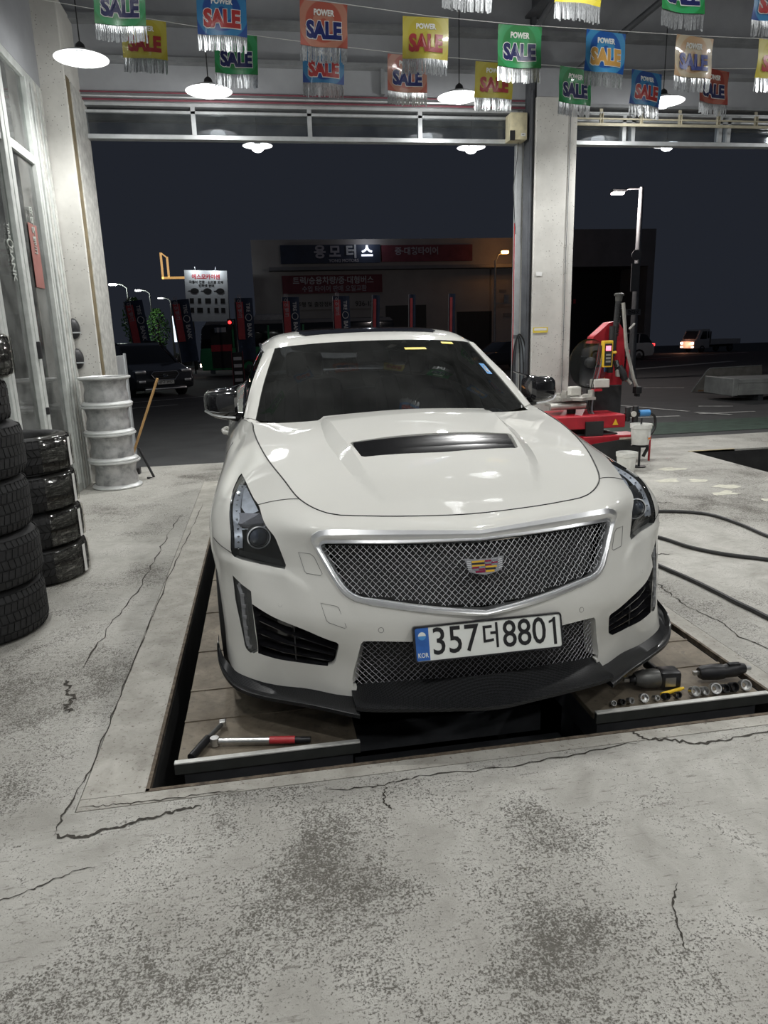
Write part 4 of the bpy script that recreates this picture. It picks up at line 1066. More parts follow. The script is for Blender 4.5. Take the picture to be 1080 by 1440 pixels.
# cast border round the first pit (flush strips with a rusty inner lip)
mb = MB(); mb.box(PIT[0] - .212, PIT[0] - .012, PIT[2] - .012, PIT[3], -.9, .001); mb.box(PIT[1] + .012, PIT[1] + .097, PIT[2] - .012, PIT[3], -.9, .001); mb.box(PIT[0] - .212, PIT[1] + .097, PIT[2] - .072, PIT[2] - .015, -.9, .001)
kerb = struct(mb.build('trim_1', 'kerb_concrete'))
mb = MB(); mb.box(PIT[0] - .012, PIT[0], PIT[2] - .012, PIT[3], -.25, .003); mb.box(PIT[1], PIT[1] + .012, PIT[2] - .012, PIT[3], -.25, .003); mb.box(PIT[0] - .012, PIT[1] + .012, PIT[2] - .014, PIT[2], -.25, .003)
lip = mb.build('pit_lip', 'rust_edge', kerb)
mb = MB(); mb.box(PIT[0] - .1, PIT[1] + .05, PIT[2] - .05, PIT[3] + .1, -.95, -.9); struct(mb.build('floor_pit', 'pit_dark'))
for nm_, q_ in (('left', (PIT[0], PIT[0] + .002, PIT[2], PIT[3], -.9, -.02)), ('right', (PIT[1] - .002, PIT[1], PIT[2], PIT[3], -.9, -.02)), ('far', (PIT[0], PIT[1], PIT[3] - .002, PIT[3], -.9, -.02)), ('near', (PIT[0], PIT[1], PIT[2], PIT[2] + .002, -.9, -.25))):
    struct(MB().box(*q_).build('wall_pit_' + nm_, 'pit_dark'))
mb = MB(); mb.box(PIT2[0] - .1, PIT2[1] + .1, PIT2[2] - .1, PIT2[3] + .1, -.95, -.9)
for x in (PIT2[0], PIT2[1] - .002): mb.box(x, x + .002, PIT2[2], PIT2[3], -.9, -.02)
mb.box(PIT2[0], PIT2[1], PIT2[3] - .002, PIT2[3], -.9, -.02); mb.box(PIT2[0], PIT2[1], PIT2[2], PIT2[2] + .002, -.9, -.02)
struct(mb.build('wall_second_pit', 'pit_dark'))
mb = MB(); mb.box(PIT2[0] - .02, PIT2[0] + .55, PIT2[3], PIT2[3] + .03, -.02, .004)
plain('yellow_wood', (0.50, 0.42, 0.26), 0.7, 0, 0.25, 8); struct(mb.build('trim_2', 'yellow_wood'))
# long cracks and joints: ragged shallow dirt-filled breaks, children of the floor
def crack(pts, w, seed, jag=.012, n=9):
    rnd = random.Random(seed); P = []
    for i in range(len(pts) - 1):
        a, c_ = Vector((*pts[i], 0)), Vector((*pts[i + 1], 0)); d = (c_ - a); nn_ = Vector((-d.y, d.x, 0)).normalized()
        for k in range(n): P.append(a + d * (k / n) + nn_ * rnd.uniform(-jag, jag))
    P.append(Vector((*pts[-1], 0)))
    mb = MB(); rows = []
    for i, p in enumerate(P):
        t = (P[min(i + 1, len(P) - 1)] - P[max(i - 1, 0)]).normalized(); nn_ = Vector((-t.y, t.x, 0)); ww = w * rnd.uniform(.25, 1.25) * min(1, (i + .4) / 3, (len(P) - i - .6) / 3)
        rows.append([p + nn_ * ww + Vector((0, 0, .0022)), p + Vector((0, 0, .0026)), p - nn_ * ww + Vector((0, 0, .0022))])
    mb.grid(rows); mb.build('crack', 'crack_dirt', floor)
crack([(-.60, 6.3), (-.62, 5.4), (-.655, 4.4), (-.66, 3.5), (-.67, 2.8), (-.672, 2.3), (-.70, 2.07), (-.705, 1.95)], .0032, 1, .006)
crack([(-.705, 1.95), (-.62, 1.925), (-.54, 1.95), (-.44, 1.975), (-.36, 1.99), (-.28, 2.0)], .006, 2, .008)
crack([(-.66, 2.075), (-.57, 2.065), (-.47, 2.06), (-.30, 2.06), (-.15, 2.055)], .0022, 3, .006)
crack([(-.92, 3.0), (-.90, 2.9), (-.86, 2.82), (-.87, 2.75), (-.84, 2.7)], .009, 4, .014)
crack([(-.88, 3.1), (-.86, 3.6), (-.80, 4.2), (-.79, 5.0), (-.75, 5.9)], .004, 5, .012)
crack([(.10, 2.0), (.28, 1.985), (.42, 2.01), (.7, 2.0), (1.0, 2.02), (1.22, 2.045)], .0028, 6, .008)
crack([(1.22, 2.12), (1.25, 2.06), (1.32, 2.035), (1.42, 1.99), (1.55, 2.0), (1.8, 2.02)], .0055, 7, .010)
crack([(.30, 1.98), (.28, 1.90), (.31, 1.86)], .0035, 8, .006)
crack([(.98, 1.42), (.93, 1.36), (.90, 1.28), (.88, 1.22)], .0028, 9, .003)
crack([(1.30, 1.42), (1.33, 1.35), (1.37, 1.28)], .0030, 10, .003)
crack([(2.05, 3.75), (2.12, 3.45), (2.08, 3.2), (2.13, 2.95), (2.10, 2.72), (2.2, 2.5)], .004, 11, .012)
crack([(2.75, 5.6), (2.95, 5.45), (3.05, 5.25), (3.25, 5.2)], .008, 12, .02)
crack([(-.80, 1.70), (-.70, 1.74), (-.62, 1.78), (-.55, 1.79)], .0022, 13, .006)
crack([(2.2, 4.2), (2.35, 4.0), (2.5, 3.95)], .006, 14, .015)
# pale paint patches on the right part of the floor
plain('pale_patch', (0.56, 0.55, 0.46), 0.8, 0, 0.2, 20)
rnd = random.Random(3)
for k in range(16):
    x, y = rnd.uniform(2.9, 4.5), rnd.uniform(4.9, 6.6); r = rnd.uniform(.03, .11); n = 11
    pts = [(x + r * rnd.uniform(.4, 1.2) * math.cos(2 * PI * i / n) * 1.6, y + r * rnd.uniform(.4, 1.2) * math.sin(2 * PI * i / n)) for i in range(n)]
    mb = MB(); mb.add([(px, py, .0018) for px, py in pts], [tuple(range(n))]); mb.build('paint_fleck', 'pale_patch', floor)

# ---- outside ground, gently falling to the street
def gz(y): return -0.02 * (y - 8.5) if y > 8.5 else 0.0
mb = MB(); mb.grid([[(x, y, gz(y) - .012) for x in (-60, -20, 0, 20, 90)] for y in (WALL_Y + .05, 8.5, 12, 20, 40, 70, 120)]); ground = struct(mb.build('floor_forecourt', 'asphalt'))
mb = MB(); mb.box(-12, FAC_X - .15, -5.0, WALL_Y + .05, -.10, -.012); struct(mb.build('floor_side_yard', 'asphalt'))
mb = MB(); mb.grid([[(x, y, gz(y) - .006) for x in (4.6, 6.0, 7.6, 9.2)] for y in (8.78, 9.1, 9.5, 10.05)]); mb.build('green_strip', 'green_paving', ground)
def road_line(p, q, w):
    p = Vector((p[0], p[1], gz(p[1]) - .004)); q = Vector((q[0], q[1], gz(q[1]) - .004)); d = (q - p).normalized(); n_ = Vector((-d.y, d.x, 0)) * w / 2
    MB().add([p - n_, q - n_, q + n_, p + n_], [(0, 1, 2, 3)]).build('road_line', 'road_paint', ground)
road_line((6.55, 14.4), (7.3, 11.4), .10); road_line((7.3, 11.2), (7.55, 10.6), .12); road_line((5.3, 10.9), (6.75, 10.8), .09); road_line((7.2, 10.95), (8.2, 10.9), .08)
road_line((9.9, 17.6), (10.7, 17.0), .14); road_line((11.3, 16.6), (12.1, 16.2), .14); road_line((8.0, 12.2), (8.5, 11.9), .10)
road_line((-4.2, 20.0), (-1.6, 22.2), .12); road_line((-3.3, 18.2), (-2.2, 18.9), .10); road_line((14.0, 28.0), (24.0, 34.0), .5); road_line((20, 41), (38, 52), .3)

# ---- back wall: header, transoms, posts, columns
mb = MB(); mb.box(FAC_X - .2, 12.0, 8.28, 8.34, 3.83, 4.10); mb.box(FAC_X - .2, 12, 8.24, 8.34, 4.13, 4.42); mb.box(FAC_X - .2, 12, 8.18, 8.34, 4.46, 5.0); wall_back = struct(mb.build('wall_back', 'grey_panel'))
mb = MB(); mb.box(FAC_X, 12, 8.16, 8.28, 4.095, 4.135); mb.box(FAC_X, 12, 8.10, 8.24, 4.42, 4.47); mb.build('purlin', 'grey_steel', wall_back)
mb = MB(); mb.box(-1.72, 3.05, 8.27, 8.42, 3.76, 3.83); mb.box(3.57, 12, 8.27, 8.42, 3.80, 3.83); struct(mb.build('trim_3', 'grey_steel'))
for x in (1.45,):
    mb = MB(); mb.box(x - .02, x + .02, 8.20, 8.28, 3.86, 4.1); mb.build('bracket', 'grey_steel', wall_back)
# conduits along the header
for z, y, r, mt in ((3.795, 8.235, .011, 'alu_frame'), (3.765, 8.24, .010, 'maroon_pipe'), (3.835, 8.245, .008, 'maroon_pipe')):
    mb = MB(); mb.cyl((-1.7, y, z), (3.03, y, z), r, n=8); o = mb.build('conduit', mt, None, True); tag(o, {3.795: 'pale conduit running along the header above the left opening', 3.765: 'maroon pipe just under the pale conduit on the header', 3.835: 'thin maroon pipe just above the pale conduit on the header'}[z], 'pipe')
# transom lights
def transom(n, x0, x1, posts):
    mb = MB(); mb.box(x0, x1, 8.30, 8.40, 3.42, 3.465, bev=.004); mb.box(x0, x1, 8.31, 8.39, 3.665, 3.69); mb.box(x0, x1, 8.31, 8.39, 3.73, 3.76); w = struct(mb.build('window_%d' % n, 'alu_frame'))
    for p in posts: mb = MB(); mb.box(p - .022, p + .022, 8.31, 8.39, 3.465, 3.73); mb.build('transom_post', 'alu_frame', w)
    ed = [x0] + list(posts) + [x1]
    for a, c_ in zip(ed[:-1], ed[1:]):
        mb = MB(); mb.box(a + .022, c_ - .022, 8.345, 8.349, 3.465, 3.665); mb.build('pane', 'transom_glass', w)
    return w
transom(1, -1.62, 2.98, (-.53, .67, 1.87)); transom(2, 3.57, 11.5, (4.25, 4.36, 5.45, 5.56, 6.75, 7.95, 9.1, 10.3))
# canopy of corrugated sheet outside
rows = []
xs = np.arange(-3.0, 13.0, .06)
for y, z in ((8.36, 4.75), (13.2, 5.05)): rows.append([(x, y, z + .02 * math.sin(2 * PI * x / .24)) for x in xs])
mb = MB(); mb.grid(rows); struct(mb.build('ceiling_canopy', 'corrugated', None, True, 80))
mb = MB(); mb.box(-3, 13, 13.1, 13.25, 4.85, 5.25); struct(mb.build('trim_4', 'grey_steel'))
# left column and door jamb
mb = MB(); mb.box(-2.15, -1.605, 7.66, 8.34, -.01, 4.45, bev=.01); col_left = struct(mb.build('wall_column_left', 'plaster_column'))
mb = MB(); mb.box(-1.607, -1.600, 7.675, 7.80, 0, 3.80); struct(mb.build('trim_5', 'brown_channel'))
mb = MB(); mb.box(-1.612, -1.588, 7.80, 8.42, 0, 3.78, bev=.004); mb.box(-1.72, -1.59, 8.335, 8.36, 3.78, 3.80); struct(mb.build('trim_6', 'aged_frame'))
mb = MB(); mb.box(-1.62, -1.595, 8.46, 9.0, 0, 1.25); mb.box(-1.60, -1.585, 8.9, 9.0, 0, 1.27); struct(mb.build('trim_7', 'alu_frame'))
# right column and steel post
mb = MB(); mb.box(3.10, 3.57, 8.06, 8.55, -.01, 3.83, bev=.008); col_right = struct(mb.build('wall_column_right', 'plaster_column'))
mb = MB(); mb.box(3.11, 3.57, 8.05, 8.10, 3.83, 4.1); mb.build('column_head', 'grey_panel', col_right)
mb = MB(); mb.tube([(3.485, 8.052, 3.9), (3.487, 8.052, 3.0), (3.48, 8.052, 2.2), (3.483, 8.052, 1.2), (3.48, 8.052, .3)], .004, 5); mb.build('column_wire', 'dark_steel', col_right)
mb = MB(); mb.box(2.975, 3.045, 8.33, 8.40, 0, 3.79, bev=.004); struct(mb.build('trim_8', 'alu_frame'))
mb = MB(); mb.box(2.967, 2.975, 8.34, 8.352, 0, 2.6); struct(mb.build('trim_9', 'red_paint'))
mb = MB(); mb.box(3.05, 3.10, 8.12, 8.30, 0, 4.6); mb.box(3.055, 3.065, 8.08, 8.12, 0, 3.9); struct(mb.build('trim_10', 'dark_steel'))
# ceiling
rows = []
xs = np.arange(FAC_X - .4, 12.2, .10)
zs = lambda x: 4.98 + (.035 if int((x + 10) / .2) % 2 else 0.0)
rows = [[(x, y, zs(x + dx)) for x in xs for dx in (0.001, .099)] for y in (-5.2, 8.3)]
mb = MB(); mb.grid([[(x + dx - .001, y, zs(x + .01)) for x in xs for dx in (0.0, .098)] for y in (-5.2, 8.3)]); struct(mb.build('ceiling', 'ceiling_sheet'))
for y in (7.0, 4.4, 1.6, -1.4, -4.2):
    mb = MB(); mb.box(FAC_X - .3, 12, y - .09, y + .09, 4.86, 4.88); mb.box(FAC_X - .3, 12, y - .006, y + .006, 4.70, 4.86); mb.box(FAC_X - .3, 12, y - .09, y + .09, 4.68, 4.70); tb_ = struct(mb.build('trim_11', 'dark_steel'))
for x in (3.07,):
    mb = MB(); mb.box(x - .08, x + .08, -5, 8.2, 4.60, 4.62); mb.box(x - .006, x + .006, -5, 8.2, 4.62, 4.9); struct(mb.build('trim_12', 'dark_steel'))
    mb = MB(); mb.cyl((3.5, 8.0, 4.05), (4.35, 7.2, 4.68), .035, n=8); mb.cyl((2.75, 8.1, 3.95), (3.07, 7.4, 4.6), .03, n=8); struct(mb.build('trim_13', 'dark_steel', None, True))
# rest of the shell behind and beside the camera
mb = MB(); mb.box(FAC_X - .3, 12.0, -5.2, -5.0, -.1, 5.0); struct(mb.build('wall_rear', 'grey_panel'))
mb = MB(); mb.box(12.0, 12.2, -5.2, 8.4, -.1, 5.0); struct(mb.build('wall_right', 'grey_panel'))
# ---- left glass front
mb = MB(); mb.box(FAC_X - .12, FAC_X, -5.0, 7.66, 3.68, 5.0); mb.box(FAC_X - .12, FAC_X, -5.0, 3.0, -.1, 3.68); wall_left = struct(mb.build('wall_left', 'grey_panel'))
mb = MB(); mb.box(FAC_X - .07, FAC_X, 3.0, 7.66, 3.61, 3.68, bev=.004); mb.box(FAC_X - .07, FAC_X, 3.0, 7.66, 0, .10, bev=.004); mb.box(FAC_X - .065, FAC_X - .005, 3.0, 7.2, 2.93, 3.00)
door = struct(mb.build('door_1', 'white_frame'))
ys = [(3.0, 3.1), (4.2, 4.3), (5.02, 5.10), (5.62, 5.76), (6.32, 6.50), (7.14, 7.26)]
for k, (a, c_) in enumerate(ys):
    mb = MB(); mb.box(FAC_X - .065, FAC_X + .008, a, (a + c_) / 2 - .012, .08, 3.62, bev=.004); mb.box(FAC_X - .065, FAC_X + .008, (a + c_) / 2 + .006, c_, .08, 3.62, bev=.004); mb.build('door_stile', 'white_frame', door)
for k, y in enumerate((7.31, 7.40, 7.49, 7.58)):
    mb = MB(); mb.box(FAC_X - .06, FAC_X + .012, y, y + .062, 0, 3.66, bev=.006); mb.build('folded_panel_edge', 'aged_frame' if k % 2 else 'white_frame', door)
for (a0, a1), (c0, c1) in zip(ys[:-1], ys[1:]):
    mb = MB(); mb.box(FAC_X - .035, FAC_X - .029, a1, c0, .10, 2.93); mb.build('pane', 'door_glass', door)
    mb = MB(); mb.box(FAC_X - .035, FAC_X - .029, a1, c0, 3.0, 3.61); mb.build('pane', 'door_glass', door)
for y, z in ((6.42, 1.36), (6.42, .86)):
    mb = MB(); mb.box(FAC_X + .005, FAC_X + .035, y - .02, y + .02, z - .07 if z > 1 else z - .03, z + .07 if z > 1 else z + .03, bev=.006); mb.build('door_handle', 'dark_trim', door)
# office behind the glass
mb = MB(); mb.box(-5.2, -5.0, 2.0, 8.6, 0, 4.2); mb.box(-5.2, -1.95, 1.9, 2.0, 0, 4.2); struct(mb.build('wall_office', 'office_wall'))
mb = MB(); mb.box(-5.2, -1.95, 2.0, 8.6, 4.0, 4.1); struct(mb.build('ceiling_office', 'office_wall'))

# =====================================================================================
#                                   THINGS IN THE WORKSHOP
# =====================================================================================
m, nt, b = new_mat('lamp_dish'); setp(b, col=(0.86, 0.87, 0.88), rough=0.35)
glow('bulb_glow', (0.95, 0.98, 1.0), 8.0)
# ---- pendant work lamps
def make_lamp(label, loc, ceiling_z, flat=False, watts=LAMP_W, group=None):
    t = thing('pendant_lamp', label, 'lamp', loc, 0, group)
    if flat: pr = [(.055, .10), (.07, .085), (.10, .06), (.215, .035), (.218, .030), (.10, .052), (.06, .075), (.045, .09)]
    else: pr = [(.05, .058), (.08, .052), (.14, .034), (.19, .012), (.213, .0), (.216, -.004), (.209, -.004), (.186, .006), (.135, .026), (.075, .044), (.045, .050)]
    mb = MB(); mb.lathe(pr, 40); mb.build('dish', 'lamp_dish', t, True, 50)
    mb = MB(); mb.lathe([(.045, .045), (.045, .06), (.035, .10), (.012, .12), (0, .12)], 20); mb.build('lamp_holder', 'dark_trim', t, True)
    z0 = -.062 if not flat else -.055
    mb = MB(); mb.lathe([(0, z0), (.045, z0 + .006), (.078, z0 + .028), (.088, z0 + .055), (.078, z0 + .085), (.05, z0 + .10)], 24); mb.build('bulb', 'bulb_glow', t, True, 60)
    mb = MB(); mb.cyl((0, 0, .11), (0, 0, ceiling_z - loc[2]), .005, n=6); mb.build('cord', 'dark_trim', t)
    l = bpy.data.lights.new('lamp_light', 'SPOT'); l.energy = watts; l.color = LAMP_COL; l.shadow_soft_size = .07; l.spot_size = math.radians(162); l.spot_blend = .80
    o = bpy.data.objects.new('lamp_light', l); COL.objects.link(o); o.parent = t; o.location = (0, 0, z0 - .075)
    l = bpy.data.lights.new('side_glow', 'POINT'); l.energy = watts * .09; l.color = LAMP_COL; l.shadow_soft_size = .08; o = bpy.data.objects.new('side_glow', l); COL.objects.link(o); o.parent = t; o.location = (0, 0, z0 - .09)
    return t
LZ = 3.67
make_lamp('pendant lamp with white dish hanging nearest the glass doors on the left', (-1.29, 6.86, LZ), 4.98, False, LAMP_W * .6)
make_lamp('pendant lamp over the left end of the white car, below the blue pennant', (-.32, 7.6, LZ), 4.98)
make_lamp('pendant lamp beside the cream junction box, half behind a yellow pennant', (2.11, 7.6, LZ), 4.98)
make_lamp('pendant lamp right of the concrete column, half behind a blue pennant', (4.30, 7.6, LZ), 4.98)
make_lamp('flat dish lamp outside, over the left part of the forecourt', (.15, 11.55, 4.1), 4.95, True, LAMP_W * .8)
make_lamp('flat dish lamp outside, close to the left of the steel door post', (3.38, 11.5, 4.1), 4.95, True, LAMP_W * .8)
make_lamp('flat dish lamp outside, seen right of the concrete column', (6.45, 11.2, 4.1), 4.95, True, LAMP_W * .8)
for k, (x, y) in enumerate(((-1.1, 3.6), (1.9, 4.0), (4.9, 4.0), (7.6, 6.4), (-.9, .4), (1.9, .2), (4.9, .4), (.6, -3.0), (3.6, -3.0))):
    make_lamp('pendant lamp outside the photo, over ' + ('the tyre stacks', 'the hood of the car', 'the hoses on the floor', 'the second pit', 'the floor left of the camera', 'the floor before the pit', 'the floor right of the camera', 'the far left behind the camera', 'the far right behind the camera')[k], (x, y, 4.15), 4.98, False, LAMP_W * (1.0 if y > 3 else .72), 'pendant lamps over and behind the camera')

# ---- SALE pennants on strings
FL = {'green': ((0.02, 0.30, 0.07), (0.04, 0.42, 0.14), (0.02, 0.025, 0.14)), 'blue': ((0.02, 0.10, 0.42), (0.05, 0.30, 0.62), (0.60, 0.05, 0.05)),
      'sky': ((0.02, 0.14, 0.55), (0.08, 0.40, 0.78), (0.80, 0.45, 0.12)), 'orange': ((0.62, 0.12, 0.07), (0.70, 0.30, 0.20), (0.015, 0.03, 0.20)),
      'yellow': ((0.72, 0.60, 0.05), (0.76, 0.66, 0.10), (0.50, 0.04, 0.05)), 'peach': ((0.78, 0.48, 0.24), (0.82, 0.66, 0.42), (0.02, 0.06, 0.42)), 'red': ((0.40, 0.06, 0.04), (0.50, 0.14, 0.09), (0.012, 0.02, 0.12))}
for nm, (c0, c1, c2) in FL.items():
    c0, c1, c2 = (tuple(x * .62 for x in q) for q in (c0, c1, c2))
    m, nt, b = new_mat('pennant_' + nm)
    v = objvec(nt); w_ = N(nt, 'ShaderNodeTexWave', wave_type='RINGS', rings_direction='Y', wave_profile='SIN'); mp = N(nt, 'ShaderNodeMapping'); mp.inputs['Location'].default_value = (0, 0, .115); nt.links.new(v, mp.inputs[0])
    nt.links.new(mp.outputs[0], w_.inputs['Vector']); w_.inputs['Scale'].default_value = 3.2
    nt.links.new(ramp(nt, w_.outputs['Fac'], [(0.40, c0), (0.60, c1)]), b.inputs['Base Color']); setp(b, rough=0.35, coat=0.25)
    plain('pennant_ink_' + nm, c2, 0.35, 0, 0.05)
plain('ink_white', (0.75, 0.75, 0.72), 0.4, 0, 0.05)
m, nt, b = new_mat('foil_fringe'); v = objvec(nt, (60, 60, 9)); f1 = noise(nt, 6, 3, .6, v); nt.links.new(ramp(nt, f1, [(.3, (.22, .23, .24)), (.7, (.62, .64, .65))]), b.inputs['Base Color']); setp(b, rough=.28, metal=.75)
_pw = .32; _ph = .265
def flag_mesh(seed):
    r = random.Random(seed); ph = r.uniform(0, 6); rows = []
    for j in range(7): rows.append([(-_pw / 2 + _pw * i / 10, .012 * math.sin(i * .6 + ph) * (j / 6) + .006 * math.sin(j + ph), -_ph * j / 6) for i in range(11)])
    a = MB(); a.grid(rows); V = list(a.v); n = len(V); V2 = V + [(x, y + .0015, z) for x, y, z in V]; F = list(a.f) + [tuple(i + n for i in f[::-1]) for f in a.f]
    me = mesh_from('cloth', V2, F, True, 60)
    fr = MB()
    for i in range(26):
        x = -_pw / 2 + _pw * (i + .5) / 26; k = (x + _pw / 2) / _pw * 10; y0 = .012 * math.sin(k * .6 + ph); L = .092 + r.uniform(-.008, .006); dx = r.uniform(-.003, .003); dy = r.uniform(-.012, .012); h = _pw / 52 * .9
        fr.add([(x - h, y0, -_ph + .004), (x + h, y0, -_ph + .004), (x + h + dx, y0 + dy * .5, -_ph - L * .5), (x + h + dx * 2, y0 + dy, -_ph - L), (x - h + dx * 2, y0 + dy + .002, -_ph - L), (x - h + dx, y0 + dy * .5 + .002, -_ph - L * .5)], [(0, 1, 2, 5), (5, 2, 3, 4)])
    return me, mesh_from('fringe', fr.v, fr.f, False)
FM = [flag_mesh(s_) for s_ in range(4)]
_T = {'sale_lettering': ('SALE', .138, .0012, .0075, .80, -.170, -.0050), 'sale_outline': ('SALE', .138, .0006, .0125, .80, -.170, -.0028), 'power_lettering': ('POWER', .048, .001, .0018, .82, -.062, -.0040)}
TXT = {}
for k_ in range(4):
    ph = random.Random(k_).uniform(0, 6)
    for nm, (tx, sz, ex, bo, sx_, zz, dy) in _T.items():
        me = text_mesh(tx, sz, ex, bo, sx_); bm = bmesh.new(); bm.from_mesh(me); bmesh.ops.triangulate(bm, faces=bm.faces[:]); bmesh.ops.subdivide_edges(bm, edges=[e_ for e_ in bm.edges if e_.calc_length() > .03], cuts=2); bm.to_mesh(me); bm.free()
        me.transform(Matrix.Translation((0, dy, zz)) @ FRONT)
        for v_ in me.vertices:
            i_ = (v_.co.x + _pw / 2) / _pw * 10; j_ = -v_.co.z / _ph * 6; v_.co.y += .012 * math.sin(i_ * .6 + ph) * (j_ / 6) + .006 * math.sin(j_ + ph)
        TXT[(nm, k_)] = me
ME_TXT = {}
def pennant(col, loc, label, group, seed, rz=0.0, ry=0.0):
    t = thing('sale_pennant', label, 'pennant', loc, 0, group, rot=(random.Random(seed).uniform(-.05, .02), ry, rz))
    me, fr = FM[seed % 4]
    for nm, q, mt in (('cloth', me, 'pennant_' + col), ('fringe', fr, 'foil_fringe'), ('sale_outline', TXT[('sale_outline', seed % 4)], 'ink_white' if col not in ('yellow', 'peach') else 'pennant_' + col), ('sale_lettering', TXT[('sale_lettering', seed % 4)], 'pennant_ink_' + col), ('power_lettering', TXT[('power_lettering', seed % 4)], 'ink_white')):
        k = (q.name, mt)
        if k not in ME_TXT: c_ = q.copy(); c_.materials.clear(); c_.materials.append(MATS[mt]); ME_TXT[k] = c_
        o = link(nm, ME_TXT[k], None, t)
        if nm == 'fringe': o['kind'] = 'stuff'
def string(pts, label):
    mb = MB(); mb.tube(pts, .0022, 5); tag(mb.build('pennant_string', 'ink_white', None, True), label, 'string')
A_ = [(-.74, 5.42, 3.66, 'green', 'green SALE pennant with navy letters, leftmost on the front string'), (-.10, 5.42, 3.615, 'blue', 'blue SALE pennant with red letters, second on the front string above the left pendant lamp'), (.57, 5.42, 3.575, 'orange', 'orange red SALE pennant with navy letters, third on the front string'),
      (1.27, 5.42, 3.515, 'yellow', 'yellow SALE pennant with red letters, whole and in full view on the front string'), (1.94, 5.40, 3.475, 'green', 'green SALE pennant with navy letters, on the front string just left of the concrete column'), (2.58, 5.38, 3.455, 'sky', 'bright blue SALE pennant with orange letters, shining beside the concrete column'),
      (3.28, 5.40, 3.450, 'peach', 'peach SALE pennant with blue letters on the front string'), (3.96, 5.42, 3.455, 'yellow', 'yellow SALE pennant with red letters, cut off by the right edge of the photo')]
for k, (x, y, z, c_, lb) in enumerate(A_): pennant(c_, (x, y, z), lb, 'pennants on the front string', k, .12 if k > 4 else .05 * (k % 3 - 1), .03 if k > 2 else .04)
string([(-1.8, 5.42, 3.74)] + [(x, y, z + .007) for x, y, z, _, _ in A_] + [(6.0, 5.5, 3.50)], 'white cord carrying the large front row of pennants')
B_ = [(-.69, 6.15, 3.708, 'yellow', 'yellow SALE pennant with red letters behind the leftmost green one'), (-.03, 6.15, 3.63, 'green', 'green SALE pennant partly behind the blue one above the left lamp'), (.63, 6.15, 3.575, 'blue', 'blue SALE pennant mostly hidden behind the orange red one'), (1.30, 6.2, 3.545, 'orange', 'orange SALE pennant lower behind the full yellow one'),
      (2.02, 6.2, 3.515, 'yellow', 'yellow SALE pennant at the third lamp, right half behind the green one'), (2.74, 6.25, 3.505, 'green', 'green SALE pennant hanging across the front of the concrete column'), (3.38, 6.25, 3.50, 'blue', 'blue SALE pennant with red letters in front of the right lamp'), (4.0, 6.25, 3.53, 'red', 'dull red SALE pennant with navy letters behind the peach one')]
for k, (x, y, z, c_, lb) in enumerate(B_): pennant(c_, (x, y, z - .002), lb, 'pennants on the rear string', k + 1, .22 if k > 4 else 0, .04)
string([(-1.8, 6.15, 3.86)] + [(x, y, z + .007) for x, y, z, _, _ in B_] + [(6.0, 6.3, 3.60)], 'white cord carrying the lower rear row of pennants')
C_ = [(.55, 4.75, 3.80, 'orange', 'pennant above the top edge of the photo over the third front pennant'), (1.38, 4.75, 3.655, 'blue', 'pennant of which only the silver fringe shows at the top edge'), (2.11, 4.80, 3.64, 'yellow', 'yellow pennant cut off by the top edge with only its hem and fringe showing'), (2.84, 4.85, 3.64, 'green', 'green SALE pennant cut off by the top edge near the right'), (3.50, 4.85, 3.61, 'blue', 'blue SALE pennant in the top right corner of the photo')]
for k, (x, y, z, c_, lb) in enumerate(C_[1:]): pennant(c_, (x, y, z), lb, 'pennants on the nearest string', k + 2, .1, .03)
string([(-1.8, 4.75, 3.80)] + [(x, y, z + .007) for x, y, z, _, _ in C_[1:]] + [(6.0, 4.9, 3.70)], 'white cord carrying the pennants cut off by the top edge')

# ---- cable tray on the right header
for k, z in enumerate((3.715, 3.65, 3.60)):
    pass
t = thing('cable_tray', 'cream ladder cable tray along the header right of the concrete column', 'cable tray', (3.58, 8.17, 3.585))
for z, r, mt in ((.13, .007, 'alu_frame'), (.07, .008, 'tray_paint'), (.012, .014, 'tray_paint')):
    mb = MB(); mb.box(0, 7.8, -r * .7, r * .7, z - r, z + r); mb.build('tray_rail', mt, t)
for k in range(14):
    x = .32 + .475 * k; mb = MB(); mb.box(x - .018, x + .018, .012, .020, .0, .175); mb.box(x - .018, x - .010, -.01, .012, .02, .13); mb.box(x + .010, x + .018, -.01, .012, .02, .13); mb.build('tray_hanger', 'tray_paint', t)
# ---- cream junction box with its loose cable
t = thing('junction_box', 'cream metal control box hanging at the top of the steel door post', 'box', (2.93, 8.24, 3.42))
mb = MB(); mb.box(-.10, .09, -.12, .06, 0, .27, bev=.008); mb.build('box_body', 'cream_paint', t, True)
mb = MB(); mb.box(-.101, -.05, -.124, -.1, -.005, .09); mb.build('torn_corner', 'dark_trim', t)
mb = MB(); mb.box(.02, .07, -.1225, -.12, .035, .065); mb.build('rating_label', 'ink_white', t)
mb = MB(); mb.box(.03, .055, -.124, -.1215, .048, .054); mb.build('label_print', 'dark_trim', t)
mb = MB(); mb.tube([(.03, 0, 0), (.02, -.01, -.15), (-.02, -.01, -.45), (.0, 0, -.75), (.03, .03, -.95)], .004, 5); mb.build('loose_cable', 'dark_trim', t, True)

